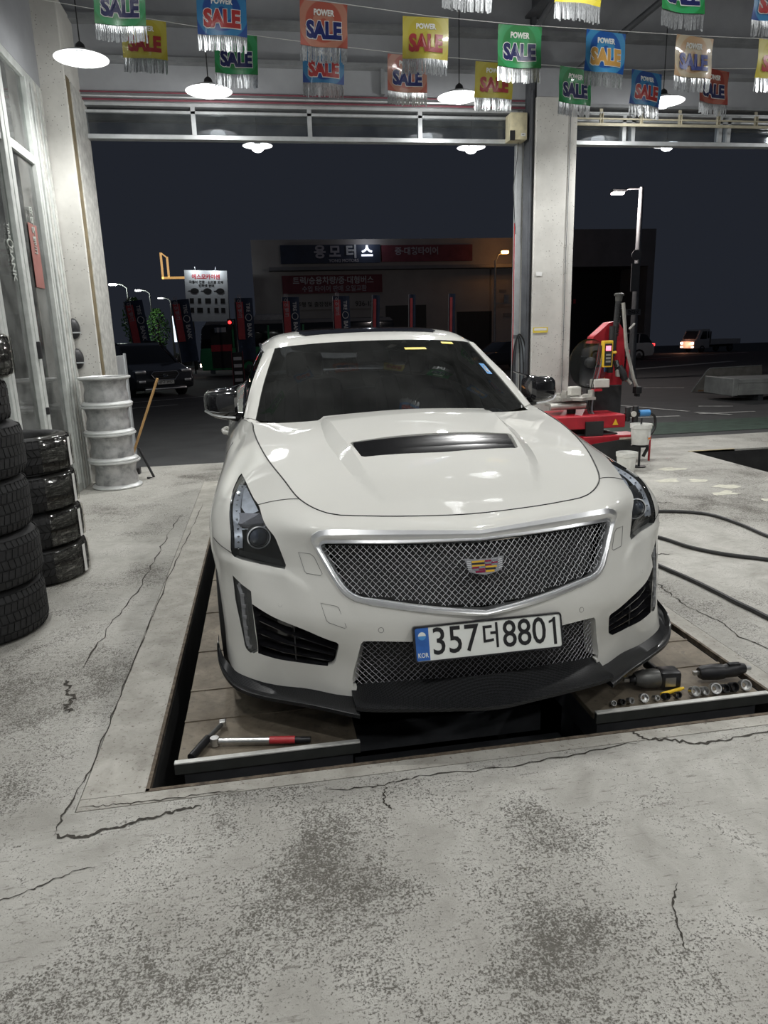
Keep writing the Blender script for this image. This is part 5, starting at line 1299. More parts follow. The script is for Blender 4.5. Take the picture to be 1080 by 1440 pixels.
# ---- tyres
m, nt, b = new_mat('cling_wrap')
nt.nodes.clear(); out = N(nt, 'ShaderNodeOutputMaterial'); tr = N(nt, 'ShaderNodeBsdfTransparent'); gl = N(nt, 'ShaderNodeBsdfGlossy'); mx = N(nt, 'ShaderNodeMixShader'); gl.inputs['Roughness'].default_value = .12; tr.inputs[0].default_value = (.82, .81, .78, 1); gl.inputs[0].default_value = (.8, .8, .78, 1)
f1 = noise(nt, 14, 6, .75, objvec(nt, (1, 1, 5)), 1.2); nt.links.new(ramp(nt, f1, [(.50, .06), (.70, .45)]), mx.inputs[0]); nt.links.new(tr.outputs[0], mx.inputs[1]); nt.links.new(gl.outputs[0], mx.inputs[2]); nt.links.new(mx.outputs[0], out.inputs[0])
plain('label_paper', (.80, .80, .78), .6, 0, .05, 20)
def tyre_parts(R, W, pat, blocks=46):
    """tyre standing flat: axis z, height W"""
    ri = R * .66; h = W / 2
    pr = [(ri, -h * .80), (ri + .012, -h * .92), (R * .80, -h), (R * .90, -h * .96), (R * .965, -h * .80), (R * .985, -h * .68), (R * .985, h * .68), (R * .965, h * .80), (R * .90, h * .96), (R * .80, h), (ri + .012, h * .92), (ri, h * .80), (ri - .006, 0)]
    a = MB(); a.lathe(pr, 56, Matrix.Translation((0, 0, h)), True)
    t = MB()
    ribs = ((-.86, -.60), (-.54, -.22), (-.16, .16), (.22, .54), (.60, .86)) if pat == 0 else ((-.88, -.45), (-.38, -.03), (.03, .38), (.45, .88))
    for q, (z0, z1) in enumerate(ribs):
        edge = q in (0, len(ribs) - 1); n = blocks if edge else blocks // 2 * 2
        for k in range(n):
            a0 = 2 * PI * (k + .08 + (.5 * (q % 2))) / n; a1 = 2 * PI * (k + .92 + (.5 * (q % 2))) / n; sk = (.025 if pat == 0 else .07) * (1 if q % 2 else -1) * (0.3 if edge else 1); ro = R; rb = R * .975
            zz0, zz1 = h + h * z0, h + h * z1; e0 = ro - (.012 if edge and z0 < 0 else 0); e1 = ro - (.012 if edge and z1 > 0 else 0)
            vs_ = [(r_ * math.cos(a_), r_ * math.sin(a_), z_) for r_, a_, z_ in ((e0, a0, zz0), (e0, a1, zz0), (e1, a1 + sk, zz1), (e1, a0 + sk, zz1), (rb, a0, zz0), (rb, a1, zz0), (rb, a1 + sk, zz1), (rb, a0 + sk, zz1))]
            t.add(vs_, [(0, 1, 2, 3), (4, 5, 1, 0), (5, 6, 2, 1), (6, 7, 3, 2), (7, 4, 0, 3)])
    return mesh_from('carcass', a.v, a.f, True, 40), mesh_from('tread', t.v, t.f, False)
tm1 = tyre_parts(.335, .262, 0, 64); tm2 = tyre_parts(.318, .215, 1, 56)
for q in tm1 + tm2: q.materials.append(MATS['tyre_rubber'])
def tyre(meshes, loc, rz, label, group, wrap=None, tilt=(0, 0)):
    t = thing('tyre', label, 'tyre', loc, rz, group, rot=(tilt[0], tilt[1], rz))
    link('carcass', meshes[0], None, t); tr_ = link('tread', meshes[1], None, t); tr_['kind'] = 'stuff'
    if wrap:
        R, W, a0, a1 = wrap; rows = []
        for k in range(15):
            a = a0 + (a1 - a0) * k / 14; j = .003 * math.sin(k * 2.3)
            rows.append([((R + .004 + d_ + j) * math.cos(a), (R + .004 + d_ + j) * math.sin(a), W / 2 + W / 2 * s_) for d_, s_ in ((-.09, -1.03), (-.03, -1.02), (0, -.82), (.002, 0), (0, .82), (-.03, 1.02), (-.09, 1.03), (-.12, .95))])
        mb = MB(); mb.grid(rows); mb.build('wrap', 'cling_wrap', t, True, 70)
        al = a0 + (a1 - a0) * .62; mb = MB(); mb.grid([[((R + .008) * math.cos(al + da), (R + .008) * math.sin(al + da), W * zz) for zz in (.10, .5, .90)] for da in (-.055, 0, .055)]); mb.build('paper_label', 'label_paper', t)
    return t
names4 = ('lowest', 'second', 'third', 'topmost')
for k in range(4):
    tyre(tm1, (-1.525 + .012 * (k % 2), 3.69 - .01 * k, .002 + .2645 * k), k * 1.1, '%s bare tyre of the nearest stack at the left edge' % names4[k].capitalize(), 'bare tyres stacked at the left edge')
tm3 = tyre_parts(.27, .20, 0, 40)
for q in tm3: q.materials.append(MATS['tyre_rubber'])
tyre(tm3, (-1.47, 3.62, 1.062), .4, 'Narrow tyre lying on top of the nearest tyre stack', 'small tyres on the nearest stack')
tyre(tm3, (-1.43, 3.62, 1.268), .8, 'Narrow tyre in shiny plastic wrap highest on the nearest stack', 'small tyres on the nearest stack', (.27, .20, -1.9, .5))
for k in range(4):
    tyre(tm2, (-1.495 - .006 * k, 4.56 + .01 * (k % 2), .004 + .2225 * k), 0, '%s tyre with plastic wrap and white label in the stack by the glass doors' % names4[k].capitalize(), 'wrapped tyres by the glass doors', (.318, .215, -.92 + .03 * k, .25 + .03 * k))

# ---- stack of bare alloy wheels
m, nt, b = new_mat('cast_alloy'); v = objvec(nt); f1 = noise(nt, 9, 5, .65, v); nt.links.new(ramp(nt, f1, [(.3, (.22, .225, .23)), (.55, (.50, .50, .50)), (.75, (.62, .62, .61))]), b.inputs['Base Color']); setp(b, rough=.42, metal=.55)
plain('alloy_lip', (.72, .73, .72), .35, .3, .08, 10)
a = MB(); a.lathe([(.205, .035), (.203, .10), (.190, .15), (.195, .20), (.205, .235), (.232, .246), (.240, .256), (.242, .268), (.232, .268), (.222, .258), (.195, .245), (.182, .20), (.178, .15), (.19, .10), (.192, .035)], 48, None, True)
me_barrel = mesh_from('barrel', a.v, a.f, True, 45)
a = MB(); a.lathe([(.200, .0), (.232, .0), (.240, .008), (.238, .018), (.225, .026), (.206, .036), (.192, .036)], 48, None, True); me_lip = mesh_from('bottom_flange', a.v, a.f, True, 40)
a = MB(); a.lathe([(.229, .250), (.2425, .254), (.2445, .262), (.242, .2705), (.226, .2705), (.22, .262)], 48, None, True); me_lip2 = mesh_from('top_flange', a.v, a.f, True, 40)
a = MB(); 
for k in range(5):
    R_m = Matrix.Rotation(2 * PI * k / 5, 4, 'Z'); a.box(.03, .196, -.022, .022, .03, .06, R_m)
a.lathe([(0, .02), (.06, .02), (.06, .07), (0, .07)], 20); me_sp = mesh_from('spokes', a.v, a.f, False)
for q, mt in ((me_barrel, 'cast_alloy'), (me_lip, 'alloy_lip'), (me_lip2, 'alloy_lip'), (me_sp, 'cast_alloy')): q.materials.append(MATS[mt])
for k in range(4):
    t = thing('alloy_wheel', ('Lowest, darkest', 'Second lowest', 'Second highest', 'Topmost')[k] + ' bare alloy wheel in the stack by the left column', 'wheel rim', (-1.525 + (.012, .0, -.006, .004)[k], 7.345, .002 + .2715 * k), k * .9, 'alloy wheels stacked by the left column')
    link('barrel', me_barrel, None, t); link('bottom_flange', me_lip, None, t); link('top_flange', me_lip2, None, t); link('spokes', me_sp, None, t)
# ---- broom and rack leg beside the wheels
plain('broom_wood', (.50, .30, .12), .6, 0, .15, 12)
t = thing('broom', 'wooden broom handle leaning behind the stacked alloy wheels', 'broom', (-1.52, 7.95, 0))
mb = MB(); mb.cyl((.0, .03, .05), (.42, -.05, 1.02), .013, n=10); mb.build('handle', 'broom_wood', t, True)
mb = MB(); mb.box(-.13, .13, -.02, .08, .0, .07, bev=.01); mb.build('brush_head', 'dark_trim', t)
t = thing('pry_bar', 'black iron bar leaning at the foot of the alloy wheel stack', 'bar', (-1.22, 7.62, 0)); 
mb = MB(); mb.tube([(-.10, -.02, .34), (.02, .0, .02), (-.05, .02, .01)], .013, 8); mb.build('bar_rod', 'dark_trim', t, True)
# ---- two black hand pads hung on the left column
for z, nm in ((1.545, 'Upper'), (1.255, 'Lower')):
    t = thing('hand_pad', nm + ' of two black round pads hung on the speckled left column', 'pad', (-1.765, 7.655, z))
    mb = MB(); n = 18; pts = [(.062 * math.cos(q), .10 * math.sin(q)) for q in np.linspace(-PI / 2, PI / 2, n)]; rows = []
    for sc, y in ((1, 0), (1, -.02), (.85, -.045), (.45, -.06), (.05, -.064)): rows.append([(-.05 + x * sc, y, zz * sc) for x, zz in pts])
    mb.grid(rows); mb.build('pad_dome', 'dark_trim', t, True, 50)
    mb = MB(); mb.box(-.05, .03, -.064, -.05, -.045, -.032); mb.build('pad_strap', 'alu_frame', t)
# ---- hose bundle hung on the steel post
plain('grey_hose', (.18, .20, .22), .5, 0, .15)
t = thing('hose_bundle', 'bundle of grey and black hoses hung over a hook on the steel post', 'hose', (2.985, 8.22, .75))
mb = MB(); mb.box(-.02, .02, .0, .09, .56, .60); mb.build('hook', 'dark_steel', t)
for k in range(7):
    w_ = .03 + .010 * k; x0 = .0 + .002 * k; pts = [(x0 - w_ * 1.1, -.02 - .008 * k, -.75 + .08), (x0 - w_ * 1.05, -.02 - .008 * k, .15), (x0 - w_ * .8, -.02 - .008 * k, .47), (x0 - w_ * .2, -.02 - .008 * k, .58 + .005 * k), (x0 + w_ * .6, -.02 - .008 * k, .48), (x0 + w_, -.02 - .008 * k, .15), (x0 + w_ * 1.15, -.02 - .008 * k, -.75 + .08)]
    mb = MB(); mb.tube(crom(pts, 5), .008, 6); mb.build('hose_loop', 'matt_black' if k % 3 == 0 else 'grey_hose', t, True)
# ---- sticker on the column
t = thing('column_sticker', 'small yellow and white notice stuck on the concrete column', 'sticker', (3.20, 8.056, 1.40)); mb = MB(); mb.box(-.09, .09, -.002, .0, -.03, .03); mb.build('sticker_sheet', 'sticker_yellow', t); mb = MB(); mb.box(-.075, .075, -.003, -.002, -.006, .022); mb.build('sticker_panel', 'ink_white', t)
t = thing('paper_scrap', 'torn white scrap of paper stuck high on the concrete column', 'paper', (3.17, 8.056, 2.02)); mb = MB(); mb.add([(-.04, -.002, .02), (-.035, -.002, -.02), (.03, -.002, -.025), (.035, -.002, .018), (-.04, 0, .02), (-.035, 0, -.02), (.03, 0, -.025), (.035, 0, .018)], [(0, 1, 2, 3), (4, 7, 6, 5), (0, 4, 5, 1), (2, 6, 7, 3)]); mb.build('paper_sheet', 'label_paper', t)

# ---- lift in the pit: two platforms with cross bars
m, nt, b = new_mat('worn_plate'); v = objvec(nt); f1 = noise(nt, 5, 6, .68, v, .4); f2 = noise(nt, 40, 4, .7, v)
c = ramp(nt, f1, [(.3, (.09, .072, .052)), (.55, (.20, .168, .125)), (.75, (.32, .285, .225))]); c = mixc(nt, ramp(nt, f2, [(.55, 0.0), (.7, .6)]), c, (.07, .06, .05)); nt.links.new(c, b.inputs['Base Color']); setp(b, rough=.62, metal=.15); bump(nt, b, f2, .2, .002)
plain('bar_dark', (.045, .048, .045), .5, .2, .2, 14); plain('bar_steel', (.60, .60, .57), .5, .3, .2, 14)
def platform(x0, x1, nm):
    t = thing('lift_platform', nm, 'lift platform', ((x0 + x1) / 2, 2.24, 0)); w = (x1 - x0) / 2
    ys = [.025, .30, .545, .93, 1.42, 1.95, 2.5, 3.1, 3.7, 4.3, 4.95]
    for a, c_ in zip(ys[:-1], ys[1:]):
        mb = MB(); mb.box(-w, w, a + .003, c_ - .003, -.03, -.006, bev=.003); mb.build('deck_plate', 'worn_plate', t)
        mb = MB(); mb.box(-w, w, c_ - .006, c_ + .006, -.03, -.002); mb.build('weld_ridge', 'worn_plate', t)
    mb = MB(); mb.box(-w - .004, w + .004, -.010, .008, -.028, .010); mb.build('end_bar', 'bar_dark', t); mb = MB(); mb.box(-w - .004, w + .004, -.012, .010, .010, .017, bev=.002); mb.build('end_bar_edge', 'bar_steel', t)
    mb = MB(); mb.box(-w + .02, w - .02, .03, 4.9, -.16, -.03); mb.build('deck_beam', 'dark_steel', t)
    for lx_ in (-w + .05, w - .13):
        for ly_ in (.3, 4.0): mb = MB(); mb.box(lx_, lx_ + .08, ly_, ly_ + .12, -.9, -.15); mb.build('lift_leg', 'dark_steel', t)
platform(-.385, .248, 'left steel lift platform under the car with the red handled wrench on it')
platform(1.150, 1.86, 'right steel lift platform under the car with impact guns on it')
t = thing('jack_beam', 'black cross beam of the sunken lift between the two platforms', 'beam', (.70, 2.50, -.30)); mb = MB(); mb.box(-.44, .44, -.05, .05, -.05, .05, bev=.006); mb.build('beam_box', 'dark_steel', t); mb = MB(); mb.box(-.44, .44, .25, .27, -.06, .06); mb.build('beam_web', 'dark_steel', t)
# ---- tools on the platforms
plain('tool_steel', (.55, .55, .54), .3, .9, .15, 20); plain('tool_dark', (.022, .022, .024), .4, .4, .3, 20); plain('tool_grey', (.11, .11, .105), .4, .5, .25, 15); plain('tool_red', (.42, .03, .035), .4, 0, .15, 15); plain('tool_yellow', (.85, .55, .03), .4, 0, .05)
TZ = .0
t = thing('torque_wrench', 'long steel wrench with red handle lying on the left platform', 'wrench', (-.08, 2.32, TZ), 0)
mb = MB(); mb.cyl((-.165, .022, .015), (.015, -.010, .015), .0115, n=12); mb.build('shaft', 'tool_steel', t, True)
mb = MB(); mb.cyl((.015, -.010, .015), (.105, -.026, .015), .0135, n=12); mb.build('grip', 'tool_red', t, True)
mb = MB(); mb.cyl((.105, -.026, .015), (.16, -.036, .015), .011, n=12); mb.build('grip_end', 'tool_dark', t, True)
mb = MB(); mb.cyl((-.180, .025, .0), (-.180, .025, .030), .016, n=14); mb.build('ratchet_head', 'tool_steel', t, True)
t = thing('breaker_bar', 'short dark bar with knurled grip crossing the end of the red handled wrench', 'bar', (-.305, 2.345, TZ), 0)
mb = MB(); mb.cyl((-.03, -.085, .014), (.02, .02, .018), .0145, n=12); mb.build('knurled_grip', 'tool_dark', t, True)
mb = MB(); mb.cyl((.02, .02, .018), (.065, .115, .016), .009, n=12); mb.build('bar_shank', 'tool_grey', t, True)
mb = MB(); mb.box(.055, .08, .105, .13, .006, .028, bev=.003); mb.build('square_drive', 'tool_steel', t)
def impact_gun(label, loc, rz, s_, bright):
    t = thing('impact_gun', label, 'impact gun', loc, rz)
    X = Matrix.Translation((0, 0, .045 * s_)) @ Matrix.Rotation(-PI / 2, 4, 'Y') @ Matrix.Scale(s_, 4)    # z of the lathe points to -x (the nose)
    mb = MB(); mb.lathe([(.028, .075), (.036, .06), (.044, .03), (.045, -.02), (.042, -.04)], 24, X); mb.build('hammer_case', 'tool_grey' if bright else 'tool_dark', t, True, 40)
    mb = MB(); mb.lathe([(.02, .075), (.017, .095), (.012, .10)], 16, X); mb.build('nose', 'tool_dark', t, True, 40)
    mb = MB(); mb.box(-.008, .008, -.008, .008, .10, .125, X); mb.build('square_drive', 'tool_steel', t)
    mb = MB(); mb.box(.038 * s_, .135 * s_, -.043 * s_, .043 * s_, .004 * s_, .088 * s_, bev=.014 * s_); mb.build('motor_body', 'tool_dark', t, True, 40)
    mb = MB(); mb.box(.055 * s_, .105 * s_, -.0445 * s_, -.042 * s_, .02 * s_, .065 * s_); mb.build('rating_plate', 'tool_steel' if bright else 'tool_dark', t)
    mb = MB(); mb.tube([(.075 * s_, .03 * s_, .04 * s_), (.07 * s_, .09 * s_, .035 * s_), (.06 * s_, .17 * s_, .03 * s_)], [.020 * s_, .019 * s_, .021 * s_], 12); mb.build('handle', 'tool_dark', t, True, 50)
    mb = MB(); mb.tube([(.045 * s_, .075 * s_, .035 * s_), (.04 * s_, .10 * s_, .034 * s_)], .006, 6); mb.build('trigger', 'tool_steel', t, True)
    return t
impact_gun('grey nosed impact gun lying left on the right platform', (1.455, 2.40, .0), -.10, .86, True)
def air_ratchet():
    t = thing('air_ratchet', 'long black air ratchet lying behind the socket row', 'ratchet', (1.745, 2.40, .035), -.10)
    mb = MB(); X = Matrix.Rotation(-PI / 2, 4, 'Y'); mb.lathe([(.022, .07), (.030, .055), (.033, .0), (.030, -.03)], 20, X); mb.build('hammer_case', 'tool_dark', t, True, 40)
    mb = MB(); mb.box(-.007, .007, -.007, .007, .065, .095, X); mb.build('square_drive', 'tool_steel', t)
    mb = MB(); mb.tube([(.03, 0, 0), (.08, .004, .003), (.10, .006, .006), (.125, .006, .006)], [.027, .030, .026, .020], 14); mb.build('handle', 'tool_dark', t, True, 50)
    mb = MB(); mb.tube([(.125, .006, .006), (.15, .006, .006)], [.010, .010], 10); mb.build('air_inlet', 'tool_steel', t, True)
    mb = MB(); mb.box(.05, .10, -.01, .01, .026, .036, bev=.003); mb.build('lever', 'tool_dark', t)
air_ratchet()
me_s = {}
def socket(x, y, r, L, label, dark=False, yaw=0.0):
    t = thing('socket', label, 'socket', (x, y, r + .001), yaw, 'sockets lined up along the right platform edge')
    X = Matrix.Translation((0, 0, .004)) @ Matrix.Rotation(PI / 2 - .50, 4, 'X')
    mb = MB(); mb.lathe([(r * .80, 0), (r, 0), (r, -L), (r * .4, -L), (r * .4, -L * .8), (r * .80, -L * .75)], 18, X, True); mb.build('socket_body', 'tool_dark' if dark else 'tool_steel', t, True, 40)
sx = [1.245, 1.282, 1.318, 1.372, 1.425, 1.468, 1.515, 1.588, 1.63, 1.675, 1.718, 1.757, 1.805]; sr = [.010, .011, .012, .017, .011, .013, .013, .020, .017, .022, .017, .019, .022]
ords = ('First and smallest', 'Second', 'Third', 'Fourth, standing a little prouder, big bright', 'Fifth', 'Sixth', 'Seventh', 'Eighth, large bright', 'Ninth', 'Tenth, the brightest large', 'Eleventh', 'Twelfth', 'Last and rightmost large')
for k in range(13): socket(sx[k], 2.288, sr[k], .026, ords[k] + ' socket from the left along the right platform edge', k in (1, 5, 6, 10, 11), (k % 3 - 1) * .12)
t = thing('marker_pen', 'yellow marker lying among the sockets on the right platform', 'marker', (1.515, 2.335, .008), .25); mb = MB(); mb.cyl((-.055, 0, 0), (.045, 0, 0), .008, n=10); mb.build('barrel', 'tool_yellow', t, True); mb = MB(); mb.cyl((.045, 0, 0), (.06, 0, 0), .006, n=10); mb.build('cap', 'tool_yellow', t, True)
# ---- air hose on the floor
plain('hose_rubber', (.018, .018, .018), .45, 0, .2, 20)
def hose(pts, label): mb = MB(); mb.tube(crom(pts, 8), .0125, 8); tag(mb.build('air_hose', 'hose_rubber', None, True), label, 'hose')
Z = .0135
hose([(2.05, 4.95, Z), (2.45, 4.98, Z), (2.95, 4.93, Z), (3.17, 4.84, Z), (3.28, 4.71, Z), (3.31, 4.43, Z), (3.30, 4.07, Z), (3.42, 3.7, Z), (3.9, 3.35, Z), (4.6, 3.25, Z)], 'black rubber hose, farthest of three strands right of the car')
hose([(2.1, 4.80, Z), (2.35, 4.6, Z), (2.58, 4.30, Z), (2.66, 4.03, Z), (2.78, 3.84, Z), (2.96, 3.68, Z), (3.2, 3.45, Z), (3.6, 3.15, Z), (4.6, 3.05, Z)], 'black rubber hose, middle of three strands right of the car')
hose([(2.12, 4.5, Z), (2.22, 4.1, Z), (2.275, 3.73, Z), (2.315, 3.48, Z), (2.335, 3.24, Z), (2.35, 3.03, Z), (2.42, 2.7, Z), (2.8, 2.35, Z), (3.6, 2.25, Z), (4.6, 2.5, Z)], 'black rubber hose, nearest of three strands right of the car')
# ---- tyre changer
plain('changer_red', (.40, .018, .03), .38, 0, .2, 7); plain('changer_black', (.02, .021, .022), .5, 0, .4, 8); plain('changer_grey', (.40, .39, .36), .45, .4, .25, 10); plain('gauge_yellow', (.80, .50, .03), .45, 0, .06); glow('led_red', (1, .03, .08), 5.0); plain('rag_white', (.62, .60, .55), .8, 0, .1, 14)
clear('clear_disc', (.90, .92, .94), .03, .06, 1.4)
t = thing('tyre_changer', 'red tyre changing machine with tall black post right of the car', 'tyre changer', (3.45, 7.42, 0))
def part(nm, mb, mt, smooth=False, parent=None): return mb.build(nm, mt, parent or t, smooth)
mb = MB(); mb.box(-.42, .30, -.28, .28, 0, .30, bev=.01); part('cabinet', mb, 'changer_black')
mb = MB(); mb.box(-.46, .36, -.32, .32, .36, .50, bev=.012); body = part('red_body', mb, 'changer_red')
mb = MB(); mb.box(-.10, .10, -.345, -.32, .26, .44); part('front_plate', mb, 'changer_black', parent=body)
mb = MB(); mb.box(-.14, .50, -.38, -.10, .20, .285, bev=.008); part('red_pedal_rail', mb, 'changer_red')
mb = MB(); mb.prism([(.21, .39), (.275, .39), (.2425, .455)], -.003, .003, Matrix.Translation((0, -.325, 0)) @ FRONT); part('warning_triangle', mb, 'gauge_yellow', parent=body)
mb = MB(); mb.box(-.02, .06, -.325, -.319, .39, .44); part('worn_label', mb, 'rag_white', parent=body)
mb = MB(); mb.lathe([(.05, .48), (.05, .58), (.09, .60), (.09, .62)], 20, Matrix.Translation((-.12, 0, 0))); part('spindle', mb, 'tool_dark', True)
mb = MB(); mb.box(-.40, .02, -.09, .09, .585, .625, bev=.01); mb.cyl((-.42, -.12, .59), (-.02, -.12, .595), .036, n=16); part('clamp_cylinder', mb, 'changer_grey', True)
n = 8; mb = MB(); mb.prism([((.27 if k % 2 == 0 else .20) * math.cos(2 * PI * k / 16) - .12, (.27 if k % 2 == 0 else .20) * math.sin(2 * PI * k / 16)) for k in range(16)], .655, .685); tt = part('turntable', mb, 'changer_grey')
for k in range(4):
    a = PI / 4 + PI / 2 * k; M = Matrix.Translation((-.12, 0, .685)) @ Matrix.Rotation(a, 4, 'Z'); mb = MB(); mb.box(.13, .24, -.035, .035, 0, .028, M); mb.box(.19, .24, -.025, .025, .028, .075, M); part('clamp_jaw', mb, 'changer_grey', parent=tt)
mb = MB(); mb.box(-.16, -.03, -.05, .05, .69, .79, bev=.015); part('rag_box', mb, 'rag_white', parent=tt)
# shield and black side cover
mb = MB(); mb.prism([(.12, .46), (.52, .46), (.52, .76), (.30, .74)], -.20, -.19, FRONT.copy() @ Matrix.Translation((0, 0, .02))); part('side_cover', mb, 'changer_black')
mb = MB(); mb.box(.20, .52, .10, .34, .46, .78, bev=.01); part('tower_foot', mb, 'changer_black')
mb = MB(); mb.prism([(.24, .78), (.52, .78), (.54, 1.05), (.52, 1.36), (.44, 1.47), (.34, 1.46), (.16, 1.31), (.14, 1.24), (.30, 1.24), (.27, 1.0)], -.02, .13, Matrix.Translation((0, .24, 0)) @ FRONT); part('red_tower', mb, 'changer_red')
mb = MB(); mb.cyl((.34, .05, .92), (.345, .05, 1.42), .033, n=14); mb.cyl((.36, .05, 1.10), (.40, .05, 1.68), .030, n=14); part('black_post', mb, 'changer_black', True)
mb = MB(); pts = []
for k in range(120):
    a = k * .9; z = 1.32 + .34 * k / 120; pts.append((.385 + .032 * math.cos(a) + (z - 1.32) * .05, .05 + .032 * math.sin(a), z))
mb.tube(pts, .006, 5); part('coil_spring', mb, 'tool_dark', True)
mb = MB(); mb.cyl((.402, .05, 1.68), (.404, .05, 1.74), .035, .042, n=14); mb.lathe([(.052, 0), (.055, .02), (.035, .03)], 16, Matrix.Translation((.404, .05, 1.735))); part('post_cap', mb, 'tool_grey', True)
mb = MB(); mb.tube([(.42, -.02, 1.66), (.47, -.04, 1.2), (.56, -.07, .86), (.60, -.08, .76)], .020, 6); part('press_arm', mb, 'changer_grey', True)
mb = MB(); mb.tube([(.50, -.03, 1.38), (.56, -.03, 1.44)], .012, 6); part('arm_lever', mb, 'changer_grey', True)
mb = MB(); mb.box(.57, .64, -.13, -.04, .69, .77, bev=.01); mb.box(.59, .62, -.12, -.05, .66, .69); part('press_foot', mb, 'tool_dark')
mb = MB(); mb.tube([(.40, -.02, .98), (.44, -.06, .90), (.46, -.08, .84)], [.05, .045, .03], 10); mb.tube([(.36, -.03, 1.05), (.37, -.06, .98)], .03, 8); part('mount_head', mb, 'tool_dark', True)
mb = MB(); mb.tube([(.44, -.06, .90), (.53, -.08, .80)], .018, 8); mb.box(.36, .42, -.07, -.03, .88, .96, bev=.01); part('mount_tool', mb, 'changer_grey')
mb = MB(); mb.cyl((.53, .02, .82), (.53, .02, 1.16), .018, n=10); part('red_rod', mb, 'changer_red', True)
mb = MB(); mb.box(.12, .29, -.06, .08, .99, 1.01); part('shelf_bracket', mb, 'changer_black')
mb = MB(); mb.box(.18, .29, -.10, -.03, .99, 1.27, bev=.008); gb = part('inflator_gauge', mb, 'gauge_yellow')
mb = MB(); mb.box(.193, .277, -.104, -.10, 1.005, 1.24, bev=.002); part('gauge_face', mb, 'changer_black', parent=gb)
mb = MB(); mb.box(.205, .262, -.107, -.104, 1.165, 1.215); part('gauge_display', mb, 'led_red', parent=gb)
for z in (1.04, 1.075, 1.11): mb = MB(); mb.box(.208, .262, -.107, -.104, z, z + .02); part('gauge_button', mb, 'changer_grey', parent=gb)
mb = MB(); mb.tube([(.29, -.09, 1.14), (.33, -.09, 1.145)], .014, 8); part('gauge_tap', mb, 'gauge_yellow', True, gb)
mb = MB(); mb.lathe([(.0, 0), (.24, .0), (.262, .012), (.265, .018), (.24, .008), (0, .006)], 48, Matrix.Translation((.06, .02, 1.03)) @ Matrix.Rotation(PI / 2, 4, 'X') @ Matrix.Rotation(.25, 4, 'Y')); dc = part('clear_disc', mb, 'clear_disc', True)
mb = MB(); mb.lathe([(.0, -.02), (.06, -.02), (.06, .03), (.03, .05), (0, .05)], 18, Matrix.Translation((.08, .0, 1.04)) @ Matrix.Rotation(PI / 2, 4, 'X')); part('disc_hub', mb, 'changer_black', True, dc)
for k, (dx, mt) in enumerate(((0, 'hose_rubber'), (.022, 'hose_rubber'), (.044, 'grey_hose'))): mb = MB(); mb.tube(crom([(.16 + dx, -.05, 1.22), (.13 + dx, -.07, 1.05), (.06 + dx, -.10, .80), (.02 + dx, -.12, .55), (.05 + dx, -.15, .48)], 5), .008, 6); part('air_line', mb, mt, True)
mb = MB(); mb.box(.08, .26, -.12, .0, .775, .865, bev=.01); part('soap_tray', mb, 'rag_white')
mb = MB(); mb.box(.05, .16, -.15, -.09, .74, .765); part('tray_bracket', mb, 'changer_red')
mb = MB(); mb.box(.365, .40, -.02, .0, .93, 1.03); part('blue_sticker', mb, 'sticker_blue') if False else None
mb = MB(); mb.box(.30, .345, .095, .11, .93, 1.03); part('instruction_label', mb, 'sticker_blue')
mb = MB(); mb.prism([(.28, .82), (.33, .82), (.305, .87)], -.002, .002, Matrix.Translation((0, .105, 0)) @ FRONT); part('tower_warning', mb, 'gauge_yellow')
# air regulator, blue fitting and hose
mb = MB(); mb.cyl((.39, -.30, .42), (.39, -.30, .57), .028, n=12); mb.cyl((.48, -.30, .40), (.48, -.30, .58), .032, n=12); mb.box(.36, .52, -.325, -.275, .47, .51); rg = part('air_regulator', mb, 'changer_black', True)
mb = MB(); mb.lathe([(.03, 0), (.03, .012), (0, .012)], 18, Matrix.Translation((.44, -.335, .50)) @ Matrix.Rotation(PI / 2, 4, 'X')); part('pressure_dial', mb, 'rag_white', True, rg)
mb = MB(); mb.cyl((.52, -.30, .50), (.64, -.30, .50), .036, n=14); part('blue_coupling', mb, 'sticker_blue', True)
mb = MB(); mb.tube(crom([(.64, -.30, .50), (.70, -.31, .46), (.70, -.33, .34), (.62, -.36, .26), (.50, -.38, .24)], 5), .014, 8); part('coupling_hose', mb, 'hose_rubber', True)
# bead-breaker foot plate on the near side
mb = MB(); mb.prism([(-.42, .0), (-.10, .0), (.08, .08), (.16, .20), (.02, .24), (-.12, .25), (-.42, .22)], 0, .012, Matrix.Translation((.34, -.46, 0)) @ FRONT); part('bead_breaker_plate', mb, 'changer_black')
mb = MB(); mb.add([(.22, -.47, .25), (.50, -.44, .27), (.58, -.30, .27), (.32, -.28, .27), (.22, -.47, .235), (.50, -.44, .255), (.58, -.30, .255), (.32, -.28, .255)], [(0, 1, 2, 3), (7, 6, 5, 4), (0, 4, 5, 1), (1, 5, 6, 2), (2, 6, 7, 3), (3, 7, 4, 0)]); part('foot_tread', mb, 'worn_plate')
mb = MB(); mb.cyl((.60, -.42, 0), (.60, -.42, .27), .012, n=8); part('red_leg', mb, 'changer_red', True)
mb = MB(); mb.tube([(.52, -.44, .05), (.56, -.45, .14), (.55, -.44, .24)], .018, 8); part('drain_hose', mb, 'hose_rubber', True)
